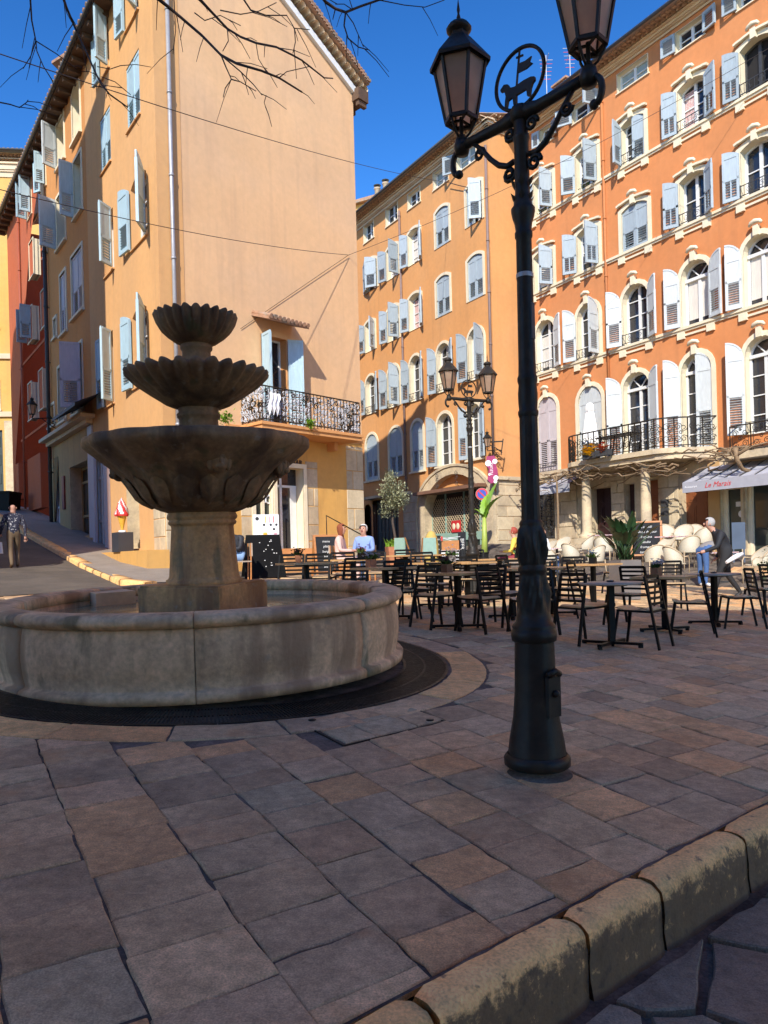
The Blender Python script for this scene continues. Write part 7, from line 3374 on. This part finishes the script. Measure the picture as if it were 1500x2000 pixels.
q = FY.hit(878, 357, .15)
A_ = FY.w(q[0], -.15, q[1])
wire('overhead_wire', [at(-160, 52, 9), A_], .008, 'upper black wire from the left edge to the apricot house', .25)
q = FY.hit(925, 368, .1)
wire('overhead_wire', [A_, FY.w(q[0], -.1, q[1])], .018, 'short stay with insulators on the apricot house below the eaves', .02)
q = FG.hit(681, 498, .04)
A2 = FG.w(q[0], -.04, q[1])
wire('overhead_wire', [at(-160, 330, 11), A2], .008, 'lower black wire from the left edge to the right edge of the gable wall', .2)
q = FO.hit(1500, 95, .4)
B2 = FO.w(q[0], -.4, q[1])
q = FG.hit(470, 642, .03)
wire('overhead_wire', [FG.w(q[0], -.025, q[1]), A2], .007, 'thin wire rising along the gable wall above the balcony', .0)
wire('overhead_wire', [A2, B2], .007, 'thin wire from the gable wall across the apricot and orange fronts', .35)

# ------------------------------------------------------------------ bare tree whose twigs hang into the top of the picture
TRp = Vector((-3.9, 4.6))
tr = empty('bare_tree', gl(TRp), label='leafless tree whose thin dark branches hang into the top left of the picture', cat='tree')
zt0 = gl(TRp).z
b = MB()
top_ = Vector((-3.2, 4.7, 6.4))
b.tube([(TRp.x, TRp.y, zt0 - .2), (TRp.x, TRp.y, zt0 + .3), (TRp.x + .1, TRp.y, 2.5), (TRp.x + .3, TRp.y + .05, 4.6), top_], [.24, .19, .16, .14, .11], 12)
tb = b.build('trunk', M_BARK, None)
tb.parent = tr
tb.matrix_local = Matrix.Translation(-gl(TRp))
rt_ = random.Random(77)
D0 = 5.6
polys = [
    ([(285, -22), (322, 8), (345, 27), (395, 70), (432, 108), (462, 124), (510, 138), (545, 152), (590, 180)], .020),
    ([(432, 108), (440, 128), (452, 155), (440, 172), (436, 190)], .008), ([(432, 108), (470, 140), (495, 165), (512, 186)], .007), ([(452, 155), (470, 160), (500, 178)], .006),
    ([(380, -12), (410, 20), (444, 56), (470, 72), (500, 84), (540, 92), (572, 108), (590, 118), (633, 152), (650, 153)], .015),
    ([(444, 56), (446, 80), (435, 100)], .006), ([(470, -10), (490, 20), (520, 30), (560, 30), (575, 55), (605, 58)], .008), ([(575, 55), (577, 82), (572, 104)], .006),
    ([(430, 20), (470, 28), (505, 22), (540, 5)], .006), ([(380, 25), (400, 40), (430, 30), (470, 50)], .006), ([(340, 0), (343, 60), (338, 105)], .005),
    ([(612, -30), (636, 4), (655, 17), (675, 24), (705, 12), (740, 0), (780, -10)], .020), ([(675, 24), (672, 50), (680, 75), (700, 92), (722, 98)], .009), ([(675, 24), (690, 45), (705, 80), (710, 92)], .006), ([(655, 17), (650, 38)], .006), ([(690, 20), (672, 8), (655, 8)], .005),
    ([(740, 0), (790, 10), (830, 14), (868, 0)], .005), ([(520, 186), (516, 200), (519, 210)], .004), ([(545, 152), (560, 140), (604, 130)], .005), ([(500, 84), (505, 115), (520, 140)], .005),
    ([(58, -20), (62, 40), (70, 80), (72, 100), (85, 130), (103, 158)], .010), ([(70, 80), (60, 110), (45, 134)], .006), ([(70, 80), (110, 105), (150, 135)], .006),
    ([(118, -20), (130, 15), (150, 62), (170, 105), (188, 145), (198, 165), (215, 185), (250, 210)], .015), ([(125, 0), (130, 25), (145, 52)], .005), ([(198, 150), (225, 160), (255, 185)], .005), ([(190, 130), (215, 135), (236, 128)], .004), ([(-10, 198), (20, 204), (38, 210), (52, 200), (55, 195)], .007),
]
hub = Vector((-1.6, 5.2, 7.4))
for i, (pp, r) in enumerate(polys):
    b = MB()
    pts = []
    dd0 = D0 + (hash(i) % 5) * .0
    for k, (x, y) in enumerate(pp):
        D_ = D0 + .25 * math.sin(k * .8 + (0 if r > .009 else .0))
        if r <= .009:
            D_ = D0 + .1
        pts.append(at(x, y, D_))
    if pp[0][1] < 0:
        a = pts[0]
        pts = [top_, top_.lerp(a, .45) + Vector((0, 0, .35)), a] + pts[1:] if r > .009 else [a + Vector((-.1, -.05, .5))] + pts
    n = len(pts)
    b.tube(pts, [max(.003, .8 * (r * 1.25 if k < 3 and pp[0][1] < 0 else r) * (1 - .68 * k / n)) for k in range(n)], 6)
    # side twigs
    for k in range(2, n):
        if rt_.random() < .85:
            o_ = pts[k - 1].lerp(pts[k], rt_.random())
            d = (pts[k] - pts[k - 1]).normalized()
            s = Vector((rt_.uniform(-1, 1), rt_.uniform(-.4, .4), rt_.uniform(-1, .6)))
            e = (d * .7 + s * .8).normalized()
            L_ = rt_.uniform(.08, .30)
            if o_.z > 5.4 and pp[0][1] < 0 and k < 3:
                continue
            b.tube([o_, o_ + e * L_ * .5, o_ + e * L_ + Vector((0, 0, -.03))], [.0038, .003, .002], 4)
    o2 = b.build('branch', M_TWIG, tr)
    o2.matrix_local = Matrix.Translation(-gl(TRp))
